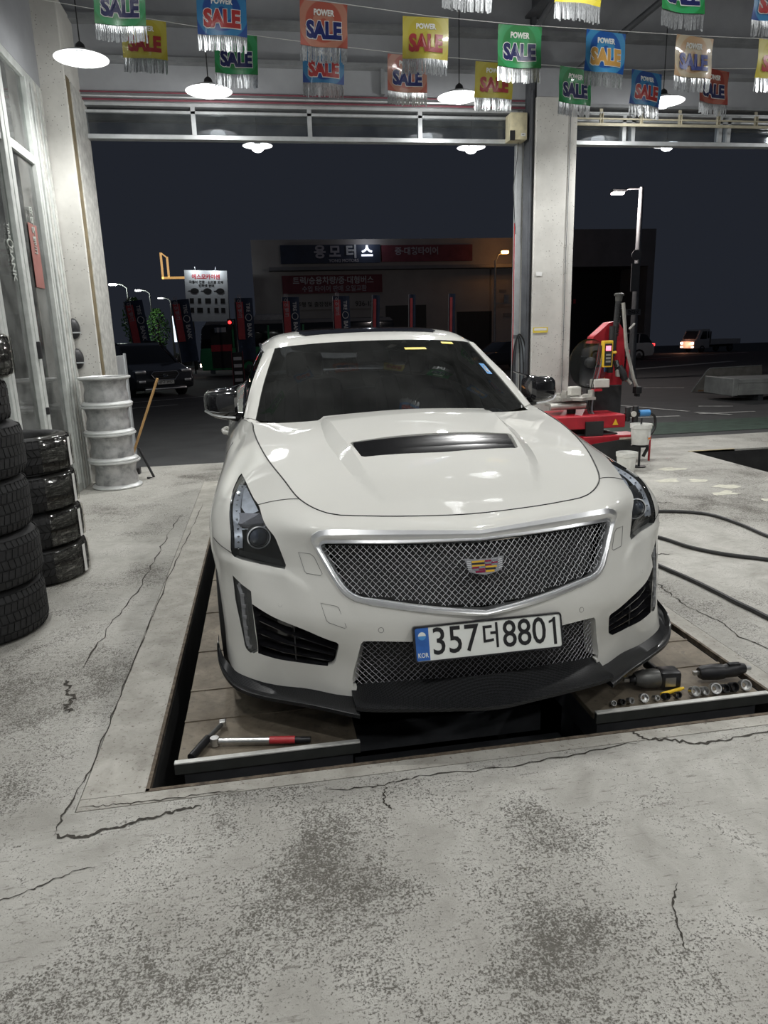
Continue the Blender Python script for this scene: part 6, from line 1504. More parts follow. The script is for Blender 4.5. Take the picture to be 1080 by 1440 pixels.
# ---- pails
plain('pail_white', (.72, .72, .68), .45, 0, .12, 16); plain('pail_orange', (.75, .22, .04), .5)
def pail(label, loc, s_, tilt, ladle):
    t = thing('pail', label, 'bucket', loc, 0, None, rot=tilt)
    mb = MB(); mb.lathe([(0, 0), (.078 * s_, 0), (.080 * s_, .004), (.095 * s_, .155 * s_), (.102 * s_, .16 * s_), (.103 * s_, .20 * s_), (.098 * s_, .20 * s_), (.090 * s_, .155 * s_), (.074 * s_, .012), (0, .012)], 32); mb.build('pail_body', 'pail_white', t, True, 40)
    mb = MB(); pts = [(.104 * s_ * math.cos(a), .104 * s_ * math.sin(a) * .5 - .03, .18 * s_ - .03 * math.sin(a)) for a in np.linspace(PI, 2 * PI, 15)]; mb.tube(pts, .003, 5); mb.build('bail_handle', 'pail_white', t, True)
    mb = MB(); mb.lathe([(0, 0), (.088 * s_, 0)], 24, Matrix.Translation((0, 0, .12 * s_))); mb.build('paste', 'rag_white', t)
    if ladle:
        mb = MB(); mb.tube([(.0, 0, .12 * s_), (-.01, -.02, .26 * s_)], .010, 8); mb.build('brush_handle', 'dark_trim', t, True)
        mb = MB(); mb.grid([[(.094 * s_ * math.cos(a), .094 * s_ * math.sin(a), z) for z in (.05 * s_, .13 * s_)] for a in np.linspace(-1.25, -.75, 6)]); mb.build('pail_label', 'label_paper', t); mb = MB(); mb.grid([[(.0955 * s_ * math.cos(a), .0955 * s_ * math.sin(a), z) for z in (.055 * s_, .075 * s_)] for a in np.linspace(-1.25, -.75, 6)]); mb.build('label_band', 'pail_orange', t)
    return t
pail('white pail with brush hooked on the tyre changer post', (3.77, 6.70, .236), 1.05, (.0, .0, 0), True)
t = thing('pail_hanger', 'thin steel stand carrying the white pail beside the tyre changer', 'stand', (3.77, 6.70, 0)); mb = MB(); mb.cyl((0, 0, 0), (0, 0, .215), .012, n=8); mb.build('stand_post', 'tool_dark', t, True); mb = MB(); mb.lathe([(0, 0), (.09, 0), (.09, .012), (0, .012)], 18, Matrix.Translation((0, 0, .215))); mb.build('stand_plate', 'tool_dark', t); mb = MB(); mb.lathe([(0, 0), (.07, 0), (.07, .01), (0, .01)], 18); mb.build('stand_base', 'tool_dark', t)
pail('white pail standing on the floor just behind the right headlight', (3.52, 6.50, 0), 1.0, (0, 0, .4), False)

# =====================================================================================
#                                   THE STREET OUTSIDE
# =====================================================================================
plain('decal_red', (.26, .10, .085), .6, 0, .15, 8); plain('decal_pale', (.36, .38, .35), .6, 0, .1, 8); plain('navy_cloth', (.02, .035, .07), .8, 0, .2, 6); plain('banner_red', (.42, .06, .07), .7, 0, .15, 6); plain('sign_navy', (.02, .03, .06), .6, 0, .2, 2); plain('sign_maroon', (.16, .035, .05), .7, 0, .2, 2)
plain('sign_letter', (.55, .56, .58), .6, 0, .1); plain('dim_letter', (.40, .38, .42), .7, 0, .1); plain('render_wall', (.34, .32, .31), .85, 0, .12, .6); plain('render_wall_dark', (.20, .20, .21), .85, 0, .15, .6)
plain('galvanised', (.30, .31, .32), .5, .5, .2, 5); plain('bark', (.05, .04, .03), .9, 0, .3, 8); plain('leaf_green', (.06, .16, .03), .7, 0, .4, 5); plain('bus_green', (.03, .26, .10), .4, 0, .12, 3); plain('suv_dark', (.045, .048, .055), .25, .3, .1, 5, coat=.8); plain('car_white', (.55, .56, .56), .25, 0, .05, 5, coat=.6)
plain('car_black', (.008, .008, .009), .2, 0, .1, 5, coat=.6); plain('vehicle_glass', (.008, .009, .011), .08, 0, .1, 5, coat=.5); plain('board_white', (.62, .64, .66), .6, 0, .06, 2); plain('plastic_dark', (.02, .02, .021), .6, 0, .2, 6); plain('board_red', (.50, .03, .05), .5)
plain('planter_wood', (.22, .19, .15), .8, 0, .3, 6); plain('ramp_steel', (.34, .35, .34), .5, .3, .2, 5); plain('ramp_rust', (.20, .12, .06), .8, 0, .4, 9); plain('plate_ply', (.24, .23, .21), .7, 0, .3, 4)
glow('led_white', (.95, .97, 1.0), 14.0); glow('sodium', (1.0, .42, .10), 14.0); glow('tail_red', (1.0, .03, .03), 4.0); glow('head_warm', (1.0, .72, .55), 9.0); glow('lamp_rosy', (1.0, .78, .78), 14.0); glow('amber_glow', (1, .45, .05), 3.0); glow('sign_lit', (.8, .85, 1.0), 1.1); glow('frame_amber', (1.0, .55, .15), .55); glow('shop_white', (.75, .85, 1.0), 1.4); glow('signal_red', (1, .02, .02), 5.0)
def light(loc, w, col, r=.1, parent=None):
    l = bpy.data.lights.new('lamp_light', 'POINT'); l.energy = w; l.color = col; l.shadow_soft_size = r; o = bpy.data.objects.new('lamp_light', l); COL.objects.link(o); o.location = loc
    if parent: o.parent = parent
    return o
def bevel_prism(poly, hw, bev, taper=None):
    """side outline (x, z) given width 2*hw along y, edges rounded; taper(z) narrows it"""
    bm = bmesh.new(); n = len(poly); L = [bm.verts.new((x, -hw, z)) for x, z in poly]; R = [bm.verts.new((x, hw, z)) for x, z in poly]
    bm.faces.new(L[::-1]); bm.faces.new(R)
    for i in range(n): bm.faces.new((L[i], L[(i + 1) % n], R[(i + 1) % n], R[i]))
    if taper:
        for v in bm.verts: v.co.y *= taper(v.co.z, v.co.x)
    bmesh.ops.recalc_face_normals(bm, faces=bm.faces[:]); bmesh.ops.bevel(bm, geom=bm.edges[:], offset=bev, segments=3, affect='EDGES', profile=.6)
    bm.verts.index_update(); mb = MB(); mb.add([v.co.copy() for v in bm.verts], [[v.index for v in f.verts] for f in bm.faces]); bm.free(); return mb
def road_wheels(t, xs, hw, r, w=.2):
    for x in xs:
        for s in (1, -1):
            M = Matrix.Translation((x, s * (hw - w * .45), r)) @ Matrix.Rotation(-s * PI / 2, 4, 'X'); mb = MB(); mb.lathe([(r * .62, -w / 2), (r * .93, -w / 2), (r, -w * .35), (r, w * .35), (r * .93, w / 2), (r * .62, w / 2)], 24, M, True); o = mb.build('wheel', 'tyre_rubber', t, True, 40)
            mb = MB(); mb.lathe([(r * .62, -w * .4), (r * .60, w * .42), (r * .2, w * .46), (0, w * .46)], 20, M); mb.build('rim', 'rim_grey', o, True, 40)
# x axis = nose of the vehicle
def suv(label, loc, rz, paint, hatch=False):
    t = thing('suv', label, 'car', (loc[0], loc[1], gz(loc[1]) - .01), rz)
    body = [(2.18, .30), (2.22, .55), (2.12, .82), (1.25, 1.02), (.85, 1.04), (-1.9, 1.08), (-2.18, .98), (-2.22, .5), (-2.12, .28), (-1.75, .24), (1.75, .22)]
    bevel_prism(body, .92, .07).build('body', paint, t, True, 40)
    cab = [(1.15, 1.00), (.35, 1.56), (.1, 1.62), (-1.3, 1.63), (-1.75, 1.55), (-2.08, 1.05)]
    bevel_prism(cab, .86, .06, lambda z, x: 1 - .22 * max(0, z - 1.0) / .62).build('glasshouse', 'vehicle_glass', t, True, 40)
    bevel_prism([(.33, 1.57), (.1, 1.625), (-1.35, 1.635), (-1.78, 1.56), (-1.7, 1.60), (.1, 1.66), (-1.3, 1.67)][:4] + [(-1.35, 1.66), (.05, 1.66)], .66, .02).build('roof', paint, t, True, 40)
    for s in (1, -1):
        for x0, x1 in ((1.12, .33), (-.35, -.38), (-1.25, -1.3)):
            mb = MB(); mb.tube([(x0, s * .865, 1.02), (x1, s * .70, 1.60)], .035, 6); mb.build('pillar', paint, t, True)
        mb = MB(); mb.box(.55, .80, s * .93 - .09, s * .93 + .09, 1.02, 1.16, bev=.04); mb.build('door_mirror', paint, t, True)
        mb = MB(); mb.add([(2.02, s * .80, .90), (2.16, s * .55, .82), (2.19, s * .60, .72), (1.98, s * .88, .80)], [(0, 1, 2, 3)[::s]]); 
        mb = MB(); mb.box(1.90, 2.17, s * .72 - .17, s * .72 + .17, .74, .86, bev=.04); mb.build('headlight', 'satin_chrome' if not hatch else 'vehicle_glass', t, True)
        mb = MB(); mb.box(2.15, 2.235, s * .72 - .11, s * .72 + .11, .47, .56, bev=.02); mb.build('fog_lamp', 'satin_chrome', t, True)
        mb = MB(); mb.box(-2.22, -2.05, s * .78 - .13, s * .78 + .13, .86, 1.02, bev=.03); mb.build('tail_lamp', 'tail_red' if hatch else 'lens_amber', t, True)
    M = Matrix.Translation((2.215, 0, .68)) @ Matrix.Rotation(PI / 2, 4, 'Z') @ FRONT
    hexa = [(-.44, .04), (-.36, .12), (.36, .12), (.44, .04), (.30, -.13), (-.30, -.13)]
    mb = MB(); mb.prism(hexa, -.03, .025, M); g = mb.build('grille', 'plastic_dark', t)
    mb = MB(); mb.tube([M @ Vector((x, y, .028)) for x, y in hexa], .014, 6, True); mb.build('grille_frame', 'satin_chrome', g, True)
    for y in (.06, .0, -.06): mb = MB(); mb.box(2.235, 2.25, -.36 + abs(y) * .5, .36 - abs(y) * .5, .68 + y - .012, .68 + y + .012); mb.build('grille_bar', 'rim_grey', g)
    mb = MB(); mb.tube([Vector((2.258, .075 * math.cos(a), .685 + .038 * math.sin(a))) for a in np.linspace(0, 2 * PI, 16)[:-1]], .007, 5, True); mb.tube([Vector((2.258, -.03, .665)), Vector((2.258, -.022, .705))], .006, 5); mb.tube([Vector((2.258, .03, .705)), Vector((2.258, .022, .665))], .006, 5); mb.tube([Vector((2.258, -.025, .685)), Vector((2.258, .025, .685))], .006, 5); mb.build('badge', 'bright_chrome', g, True)
    mb = MB(); mb.box(2.225, 2.245, -.26, .26, .42, .53); pl = mb.build('number_plate', 'plate_white', t)
    mb = MB(); mb.box(2.10, 2.235, -.65, .65, .26, .31, bev=.015); mb.build('skid_trim', 'satin_chrome', t, True)
    road_wheels(t, (1.32, -1.30), .92, .345); return t, pl
t, pl = suv('dark grey SUV parked outside behind the left column', (-4.0, 24.9), math.radians(-62), 'suv_dark')
text('plate_digits', '67구 2957', 'plate_black', pl, Matrix.Translation((2.247, 0, .475)) @ Matrix.Rotation(PI / 2, 4, 'Z') @ FRONT, .10, .001, .001)
suv('white SUV with red tail lamp driving on the street behind the tyre changer', (22.7, 44.0), math.radians(158), 'car_white', True)
def sedan_dark(label, loc, rz):
    t = thing('parked_car', label, 'car', (loc[0], loc[1], gz(loc[1]) - .01), rz)
    bevel_prism([(2.2, .3), (2.22, .6), (1.1, .9), (-1.6, .95), (-2.2, .9), (-2.2, .3)], .88, .08).build('body', 'car_black', t, True, 40)
    bevel_prism([(1.0, .88), (.2, 1.36), (-.9, 1.4), (-1.7, .93)], .78, .06, lambda z, x: 1 - .3 * max(0, z - .9) / .5).build('glasshouse', 'vehicle_glass', t, True, 40)
    for s in (1, -1): mb = MB(); mb.box(2.05, 2.23, s * .66 - .14, s * .66 + .14, .60, .70, bev=.03); mb.build('headlight', 'amber_glow' if s > 0 else 'vehicle_glass', t)
    road_wheels(t, (1.35, -1.35), .88, .32)
sedan_dark('black parked car with one amber lamp, beside the steel door post', (11.6, 34.0), math.radians(200))
sedan_dark('dark car far off at the left, ahead of the trees', (-10.4, 52.0), math.radians(95))
# ---- bus
t = thing('city_bus', 'green city bus on the street behind the left mirror of the white car', 'bus', (2.2, 41.5, gz(41.5)), math.radians(180))
bevel_prism([(5.4, .35), (5.5, .9), (5.42, 1.5), (5.2, 1.55), (-5.2, 1.55), (-5.3, .35)], 1.2, .08).build('lower_body', 'bus_green', t, True, 40)
bevel_prism([(5.42, 1.5), (5.3, 2.5), (5.15, 2.75), (-5.2, 2.75), (-5.25, 1.5)], 1.18, .08).build('upper_body', 'vehicle_glass', t, True, 40)
bevel_prism([(5.15, 2.7), (5.0, 2.92), (-5.0, 2.92), (-5.2, 2.7)], 1.15, .06).build('roof', 'render_wall_dark', t, True, 40)
bevel_prism([(2.6, 2.9), (2.4, 3.25), (.4, 3.25), (.2, 2.9)], .8, .05).build('roof_unit', 'galvanised', t, True, 40)
for k in range(5): mb = MB(); mb.box(3.6 - k * 1.9, 3.7 - k * 1.9, 1.17, 1.215, 1.55, 2.65); mb.build('window_post', 'bus_green', t)
mb = MB(); mb.box(3.75, 4.85, 1.17, 1.21, .45, 2.55, bev=.02); dr = mb.build('bus_door', 'plastic_dark', t); mb = MB(); mb.box(3.75, 4.85, 1.205, 1.22, 1.35, 1.7); mb.build('door_band', 'board_red', dr)
mb = MB(); mb.box(4.0, 4.6, 1.20, 1.222, 2.35, 2.6); mb.build('route_board', 'sign_letter', t)
for s in (1,): mb = MB(); mb.box(5.44, 5.52, .95, 1.1, .55, .72, bev=.02); mb.build('headlight', 'head_warm', t)
mb = MB(); mb.box(1.9, 2.0, 1.18, 1.23, 1.02, 1.1); mb.build('side_marker', 'amber_glow', t)
text('bus_number', '7 12', 'sign_letter', t, Matrix.Translation((2.95, 1.225, 1.25)) @ Matrix.Rotation(PI, 4, 'Z') @ FRONT, .42, .003, .006)
for k in range(3): mb = MB(); mb.box(1.5 - k * 1.1, 2.0 - k * 1.1, 1.195, 1.21, 1.28, 1.36); mb.build('side_reflector', 'sign_letter', t)
road_wheels(t, (2.9, -2.9), 1.2, .48, .28)
# ---- small truck
t = thing('pickup_truck', 'white flatbed truck with headlights on at the far right', 'truck', (38.6, 58.0, gz(58.0)), math.radians(-168))
bevel_prism([(2.5, .35), (2.52, .95), (2.3, 1.1), (1.95, 1.85), (1.75, 1.95), (.95, 1.95), (.85, 1.85), (.85, .35)], .85, .06).build('cab', 'car_white', t, True, 40)
mb = MB(); mb.add([(2.30, -.72, 1.12), (2.30, .72, 1.12), (1.985, .66, 1.80), (1.985, -.66, 1.80)], [(0, 1, 2, 3)]); mb.v = [(x + .03, y, z + .01) for x, y, z in mb.v]; mb.build('windscreen', 'vehicle_glass', t)
for s in (1, -1):
    mb = MB(); mb.add([(1.98, s * .862, 1.12), (1.72, s * .862, 1.75), (1.25, s * .862, 1.78), (1.22, s * .862, 1.12)], [(0, 1, 2, 3)[::s]]); mb.build('side_window', 'vehicle_glass', t)
    mb = MB(); mb.add([(1.14, s * .862, 1.15), (1.16, s * .862, 1.74), (.98, s * .862, 1.76), (.93, s * .862, 1.2)], [(0, 1, 2, 3)[::s]]); mb.build('quarter_window', 'vehicle_glass', t)
    mb = MB(); mb.box(2.46, 2.55, s * .62 - .13, s * .62 + .13, .72, .88, bev=.03); mb.build('headlight', 'head_warm', t, True); mb = MB(); mb.box(2.48, 2.55, s * .62 - .12, s * .62 + .12, .44, .52, bev=.02); mb.build('fog_lamp', 'head_warm', t, True)
    mb = MB(); mb.box(-2.6, .75, s * .86 - .02, s * .86 + .02, .72, 1.06); mb.build('drop_side', 'car_white', t)
mb = MB(); mb.box(-2.62, .78, -.86, .86, .64, .72); mb.box(-2.64, -2.60, -.86, .86, .72, 1.06); mb.build('load_bed', 'car_white', t)
mb = MB(); mb.box(-2.4, .8, -.3, .3, .42, .64); mb.build('chassis', 'plastic_dark', t); mb = MB(); mb.box(.70, .76, -.84, .84, .72, 1.75); mb.build('headboard', 'galvanised', t)
light((3.0, 0, .7), 45, (1, .38, .22), .2, t)  # added light ahead of the cab to redden its front, no lamp there
road_wheels(t, (1.65, -1.55), .85, .30)
# ---- street lamp with signs
t = thing('street_lamp', 'tall grey street lamp with small sign plates right of the tyre changer', 'street lamp', (12.02, 22.2, gz(22.2)))
mb = MB(); mb.tube([(0, 0, 0), (.0, 0, 2.5), (0, 0, 5.86)], [.13, .10, .07], 12); mb.build('pole', 'galvanised', t, True); mb = MB(); mb.cyl((0, 0, 0), (0, 0, .25), .19, .14, n=12); mb.build('pole_base', 'galvanised', t, True)
mb = MB(); mb.tube([(0, 0, 5.83), (-.4, 0, 5.82), (-.72, 0, 5.76)], .03, 8); mb.build('arm', 'galvanised', t, True)
mb = MB(); mb.box(-1.0, -.55, -.09, .09, 5.70, 5.80, bev=.02); mb.build('lamp_head', 'galvanised', t); mb = MB(); mb.box(-.98, -.60, -.08, .08, 5.655, 5.70, bev=.015); mb.build('lamp_lens', 'lamp_rosy', t)
light((-.78, 0, 5.55), 500, (1, .88, .84), .15, t)
mb = MB(); mb.box(-.36, .12, -.16, -.14, 2.02, 2.20); sg = mb.build('street_sign', 'galvanised', t); text('sign_text', '현대로', 'plastic_dark', sg, Matrix.Translation((-.12, -.162, 2.11)) @ FRONT, .15, .002, .003)
mb = MB(); mb.lathe([(.16, 0), (.16, .02), (0, .02)], 20, Matrix.Translation((-.12, -.13, 3.85)) @ Matrix.Rotation(PI / 2, 4, 'X')); mb.build('round_sign', 'render_wall_dark', t); mb = MB(); mb.box(-.26, .02, -.14, -.12, 2.75, 3.6); mb.build('notice_panel', 'render_wall_dark', t)
t = thing('feather_flag_low', 'dark folded banner standing at the foot of the street lamp', 'banner', (11.55, 22.0, gz(22))); mb = MB(); mb.add([(-.14, 0, .05), (.06, 0, .0), (.14, 0, .95), (-.05, 0, 1.0), (-.14, .02, .05), (.06, .02, .0), (.14, .02, .95), (-.05, .02, 1.0)], [(0, 1, 2, 3), (7, 6, 5, 4), (0, 4, 5, 1), (1, 5, 6, 2), (2, 6, 7, 3), (3, 7, 4, 0)]); mb.build('banner_cloth', 'sign_maroon', t)
# ---- street banners
me_tb = text_mesh('TIRE', .26, .002, .004, .9); me_tb2 = text_mesh('BANK', .30, .002, .006, .9); me_kr = text_mesh('타\n이\n어\n뱅\n크', .28, .002, .004)
def street_banner(label, x, y, lean, wd=1.0, group='tyre shop banners along the street'):
    t = thing('street_banner', label, 'banner', (x, y, gz(y)), 0, group, rot=(0, lean, 0))
    mb = MB(); mb.cyl((-.36, 0, 0), (-.36, 0, 3.35), .02, n=8); mb.build('banner_pole', 'galvanised', t, True)
    rows = [[(-.34 + .68 * wd * i / 6, .03 * math.sin(i * 1.1) - .01, .95 + 2.4 * j / 6) for i in range(7)] for j in range(7)]
    mb = MB(); mb.grid(rows); n = len(mb.v); mb.v += [(a, c_ + .004, d) for a, c_, d in mb.v]; mb.f += [tuple(i + n for i in f[::-1]) for f in mb.f]; mb.build('banner_cloth', 'navy_cloth', t, True, 60)
    mb = MB(); mb.box(-.31, -.31 + .27 * wd, -.052, -.048, 1.75, 3.2); mb.build('red_panel', 'banner_red', t)
    if wd > .6:
        me = me_kr.copy(); me.transform(Matrix.Translation((-.175, -.056, 3.02)) @ FRONT @ Matrix.Diagonal((.70, .66, 1, 1))); link('korean_lettering', me, 'dim_letter', t)
        rot = Matrix.Rotation(-PI / 2, 4, 'Z')
        for q, z in ((me_tb, 2.98), (me_tb2, 2.10)): me = q.copy(); me.transform(Matrix.Translation((.14, -.056, z)) @ FRONT @ rot @ Matrix.Scale(.78, 4)); link('latin_lettering', me, 'sign_letter', t)
        mb = MB(); mb.tube([(.14 + .12 * math.cos(a), -.056, 2.60 + .13 * math.sin(a)) for a in np.linspace(0, 2 * PI, 20)[:-1]], .016, 5, True); mb.build('ring_logo', 'sign_letter', t, True)
for k, (x, lean, wd, lb) in enumerate(((-4.45, -.10, 1.0, 'street banner leaning left, farthest left beside the trees'), (-2.75, -.08, 1.0, 'street banner with white letters in front of the billboard'), (-.55, 0, 1.0, 'street banner standing in front of the bus'), (1.30, 0, 1.0, 'street banner behind the left end of the car roof'), (3.35, 0, 1.0, 'street banner with white letters right above the sunroof'),
                                   (4.85, .04, .45, 'narrow furled street banner just right of the sunroof banner'), (6.45, .02, .40, 'narrow furled street banner before the dark shop front'), (8.15, .02, .40, 'rightmost narrow street banner before the workshop wall'))): street_banner(lb, x, 30.0, lean, wd)
# ---- banner reflection in the glass doors, painted as flat coloured shapes
t = thing('glass_door_reflection', 'pale lettering and red panel on the left glass doors', 'decal', (-1.852, 6.75, 1.70), math.radians(90))
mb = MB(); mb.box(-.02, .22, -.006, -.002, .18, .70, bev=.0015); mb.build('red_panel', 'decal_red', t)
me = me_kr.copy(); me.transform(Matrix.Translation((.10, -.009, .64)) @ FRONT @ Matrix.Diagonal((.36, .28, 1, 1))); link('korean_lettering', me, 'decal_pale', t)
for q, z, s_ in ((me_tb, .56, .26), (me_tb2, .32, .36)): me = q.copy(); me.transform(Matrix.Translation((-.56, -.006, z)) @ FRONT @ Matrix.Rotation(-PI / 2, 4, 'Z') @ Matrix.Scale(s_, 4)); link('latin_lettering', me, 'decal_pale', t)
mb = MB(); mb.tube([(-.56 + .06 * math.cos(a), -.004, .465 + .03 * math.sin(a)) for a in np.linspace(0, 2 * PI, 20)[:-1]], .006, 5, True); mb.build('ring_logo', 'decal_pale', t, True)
make_lamp('pendant lamp inside the room behind the left glass doors', (-3.4, 5.6, 3.3), 4.0, False, LAMP_W * .3)  # added lamp without a known source, lifts the dark room behind the glass
t = thing('office_table', 'white table behind the left glass doors', 'table', (-2.9, 5.9, 0)); mb = MB(); mb.box(-.4, .4, -.9, .9, .72, .76); mb.build('table_top', 'pail_white', t)
for sx_ in (-.36, .36):
    for sy_ in (-.85, .85): mb = MB(); mb.box(sx_ - .02, sx_ + .02, sy_ - .02, sy_ + .02, 0, .72); mb.build('leg', 'galvanised', t)
mb = MB(); mb.box(-.38, .38, -.85, .85, .22, .25); mb.build('lower_shelf', 'pail_white', t)
# ---- billboard
t = thing('billboard', 'tall white billboard with product pictures lit from above', 'billboard', (-3.25, 46.0, gz(46)), 0, None, rot=(0, .03, 0))
mb = MB(); mb.cyl((.2, .1, 0), (.2, .1, 3.2), .16, n=10); mb.build('post', 'galvanised', t, True); mb = MB(); mb.box(-1.15, 1.35, -.06, .06, 3.15, 6.1); bd = mb.build('board', 'board_white', t)
text('board_title', '에스모카이센', 'board_red', bd, Matrix.Translation((.1, -.07, 5.72)) @ FRONT, .30, .003, .010)
for z, s_ in ((5.42, '자동차 전문 · 소모품 도매'), (5.22, '인터넷 판매')): text('board_line', s_, 'plastic_dark', bd, Matrix.Translation((.1, -.07, z)) @ FRONT, .19, .003, .004)
for x in (-.6, .15, .9):
    mb = MB(); mb.lathe([(0, 0), (.22, 0), (.22, .02), (0, .02)], 16, Matrix.Translation((x, -.062, 4.92)) @ Matrix.Rotation(PI / 2, 4, 'X') @ Matrix.Diagonal((1.1, .75, 1, 1))); mb.build('product_picture', 'plastic_dark', bd)
    mb = MB(); mb.box(x - .38, x - .2, -.075, -.062, 4.9, 4.94); mb.build('picture_caption', 'plastic_dark', bd)
for r_, z in enumerate((4.35, 3.8)):
    for k, x in enumerate((-.8, -.35, .15, .62, 1.02)): hw = (.12, .10, .17, .07, .13)[(k + r_) % 5]; mb = MB(); mb.box(x - hw, x + hw, -.075, -.062, z - .15, z + .15, bev=.004); mb.build('product_picture', 'plastic_dark', bd)
for x in (-.5, .7): mb = MB(); mb.tube([(x, -.05, 6.1), (x, -.45, 6.3), (x, -.6, 6.25)], .02, 6); lm = mb.build('lamp_arm', 'galvanised', t, True); light((x, -.5, 6.15), 20, (.9, .97, 1), .06, t)
t = thing('amber_frame', 'lit amber edge of a sign frame left above the billboard', 'sign', (-5.0, 48.0, 5.05 + .0)); mb = MB(); mb.box(-.78, -.66, -.05, .05, 0, 1.55); mb.box(-.42, -.30, -.05, .05, .10, 1.30); mb.box(-.78, .75, -.05, .05, 0, .13); mb.add([(-.78, 0, 1.55), (-.66, 0, 1.55), (-.30, 0, 1.25), (-.42, 0, 1.25)], [(0, 1, 2, 3)]); mb.build('frame_tube', 'frame_amber', t); mb = MB(); mb.box(.7, .8, -.05, .05, -5.9, 0); mb.build('frame_post', 'plastic_dark', t)
# ---- buildings across the street
g0 = gz(47)
t = thing('motor_shop', 'dim two storey workshop with dark sign boards across the street', 'building', (8.6, 47.5, g0))
X = lambda x: x - 8.6
mb = MB(); mb.box(X(-.2), X(18.5), 0, 8, 0, 8.0); mb.build('wall', 'render_wall', t)
mb = MB(); mb.box(X(.8), X(18.5), -.9, 0, 6.10, 6.30); mb.build('awning', 'render_wall_dark', t)
mb = MB(); mb.box(X(1.6), X(7.9), -.25, 0, 6.55, 7.65); sb = mb.build('navy_sign', 'sign_navy', t)
for ch, x, mt, sz in (('용', 4.05, 'dim_letter', 1.0), ('모', 5.0, 'dim_letter', 1.0), ('터', 6.05, 'sign_letter', 1.0), ('스', 7.05, 'sign_lit', 1.0)): text('sign_character', ch, mt, sb, Matrix.Translation((X(x), -.27, 7.18)) @ FRONT, .82, .03, .03)
text('sign_subtitle', 'YONG MOTORS', 'dim_letter', sb, Matrix.Translation((X(5.55), -.27, 6.69)) @ FRONT, .26, .02, .006)
light((X(7.05), -.9, 7.75), 14, (.85, .9, 1), .1, t)
mb = MB(); mb.box(X(8.0), X(14.0), -.2, 0, 6.6, 7.6); sb = mb.build('maroon_sign', 'sign_maroon', t); text('sign_line', '중·대형타이어', 'dim_letter', sb, Matrix.Translation((X(10.3), -.22, 7.2)) @ FRONT, .5, .02, .012)
mb = MB(); mb.box(X(1.6), X(8.0), -.12, 0, 4.75, 5.85); sb = mb.build('maroon_banner', 'sign_maroon', t); text('banner_lettering', '트럭/승용차량/중·대형버스', 'sign_letter', sb, Matrix.Translation((X(4.85), -.13, 5.5)) @ FRONT, .50, .01, .008, .95); text('banner_lettering', '수입 타이어 판매 오일교환', 'dim_letter', sb, Matrix.Translation((X(4.9), -.13, 5.0)) @ FRONT, .40, .01, .006, .95)
mb = MB(); mb.box(X(2.0), X(8.0), -.10, 0, 3.75, 4.35); sb = mb.build('pale_banner', 'render_wall', t); text('banner_lettering', '주행 및 출장정비', 'plastic_dark', sb, Matrix.Translation((X(3.6), -.11, 4.05)) @ FRONT, .34, .01, .004); text('phone_number', '936-125', 'plastic_dark', sb, Matrix.Translation((X(6.9), -.11, 4.05)) @ FRONT, .42, .01, .006)
for x0, x1, z1 in ((1.0, 4.6, 3.2), (4.9, 8.0, 3.2), (8.2, 10.9, 3.9), (13.0, 15.4, 3.4)): mb = MB(); mb.box(X(x0), X(x1), -.05, .02, 0, z1); mb.build('shutter_opening', 'plastic_dark', t)
mb = MB(); mb.box(X(15.9), X(16.4), -.06, 0, 4.6, 4.75); mb.box(X(16.2), X(17.0), -.06, 0, 3.0, 3.25); mb.build('wall_notice', 'render_wall_dark', t)
t = thing('sodium_lamp', 'orange street lamp on a pole against the workshop wall', 'street lamp', (15.0, 45.6, gz(45.6))); mb = MB(); mb.cyl((0, 0, 0), (0, 0, 6.4), .08, .06, n=8); mb.tube([(0, 0, 6.3), (.2, 0, 6.75), (.55, 0, 6.9)], .04, 6); mb.build('pole', 'galvanised', t, True); mb = MB(); mb.box(.40, .85, -.12, .12, 6.80, 6.98, bev=.05); mb.build('lamp_head', 'sodium', t, True); light((.6, -.1, 6.6), 9, (1, .45, .12), .1, t); mb = MB(); mb.box(.0, 1.6, -.05, .05, 3.75, 3.82); mb.box(.6, .9, -.05, .05, 3.82, 4.3); mb.build('pole_bracket', 'galvanised', t)
t = thing('concrete_depot', 'dim concrete building with a huge dark gateway behind the tyre changer', 'building', (23.2, 50.0, gz(50))); mb = MB(); mb.box(-4.2, 5.2, 0, 6, 6.4, 8.9); mb.box(-4.2, -1.6, 0, 6, 0, 6.4); mb.build('wall', 'render_wall_dark', t); mb = MB(); mb.box(-1.6, 5.2, 4, 4.3, 0, 6.4); mb.build('gateway_back', 'plastic_dark', t); mb = MB(); mb.box(-.9, -.75, -.05, .02, 3.9, 4.2); mb.build('red_lamp', 'board_red', t); mb = MB(); mb.box(4.7, 5.2, 0, 6, 0, 6.4); mb.build('gate_pier', 'render_wall_dark', t)
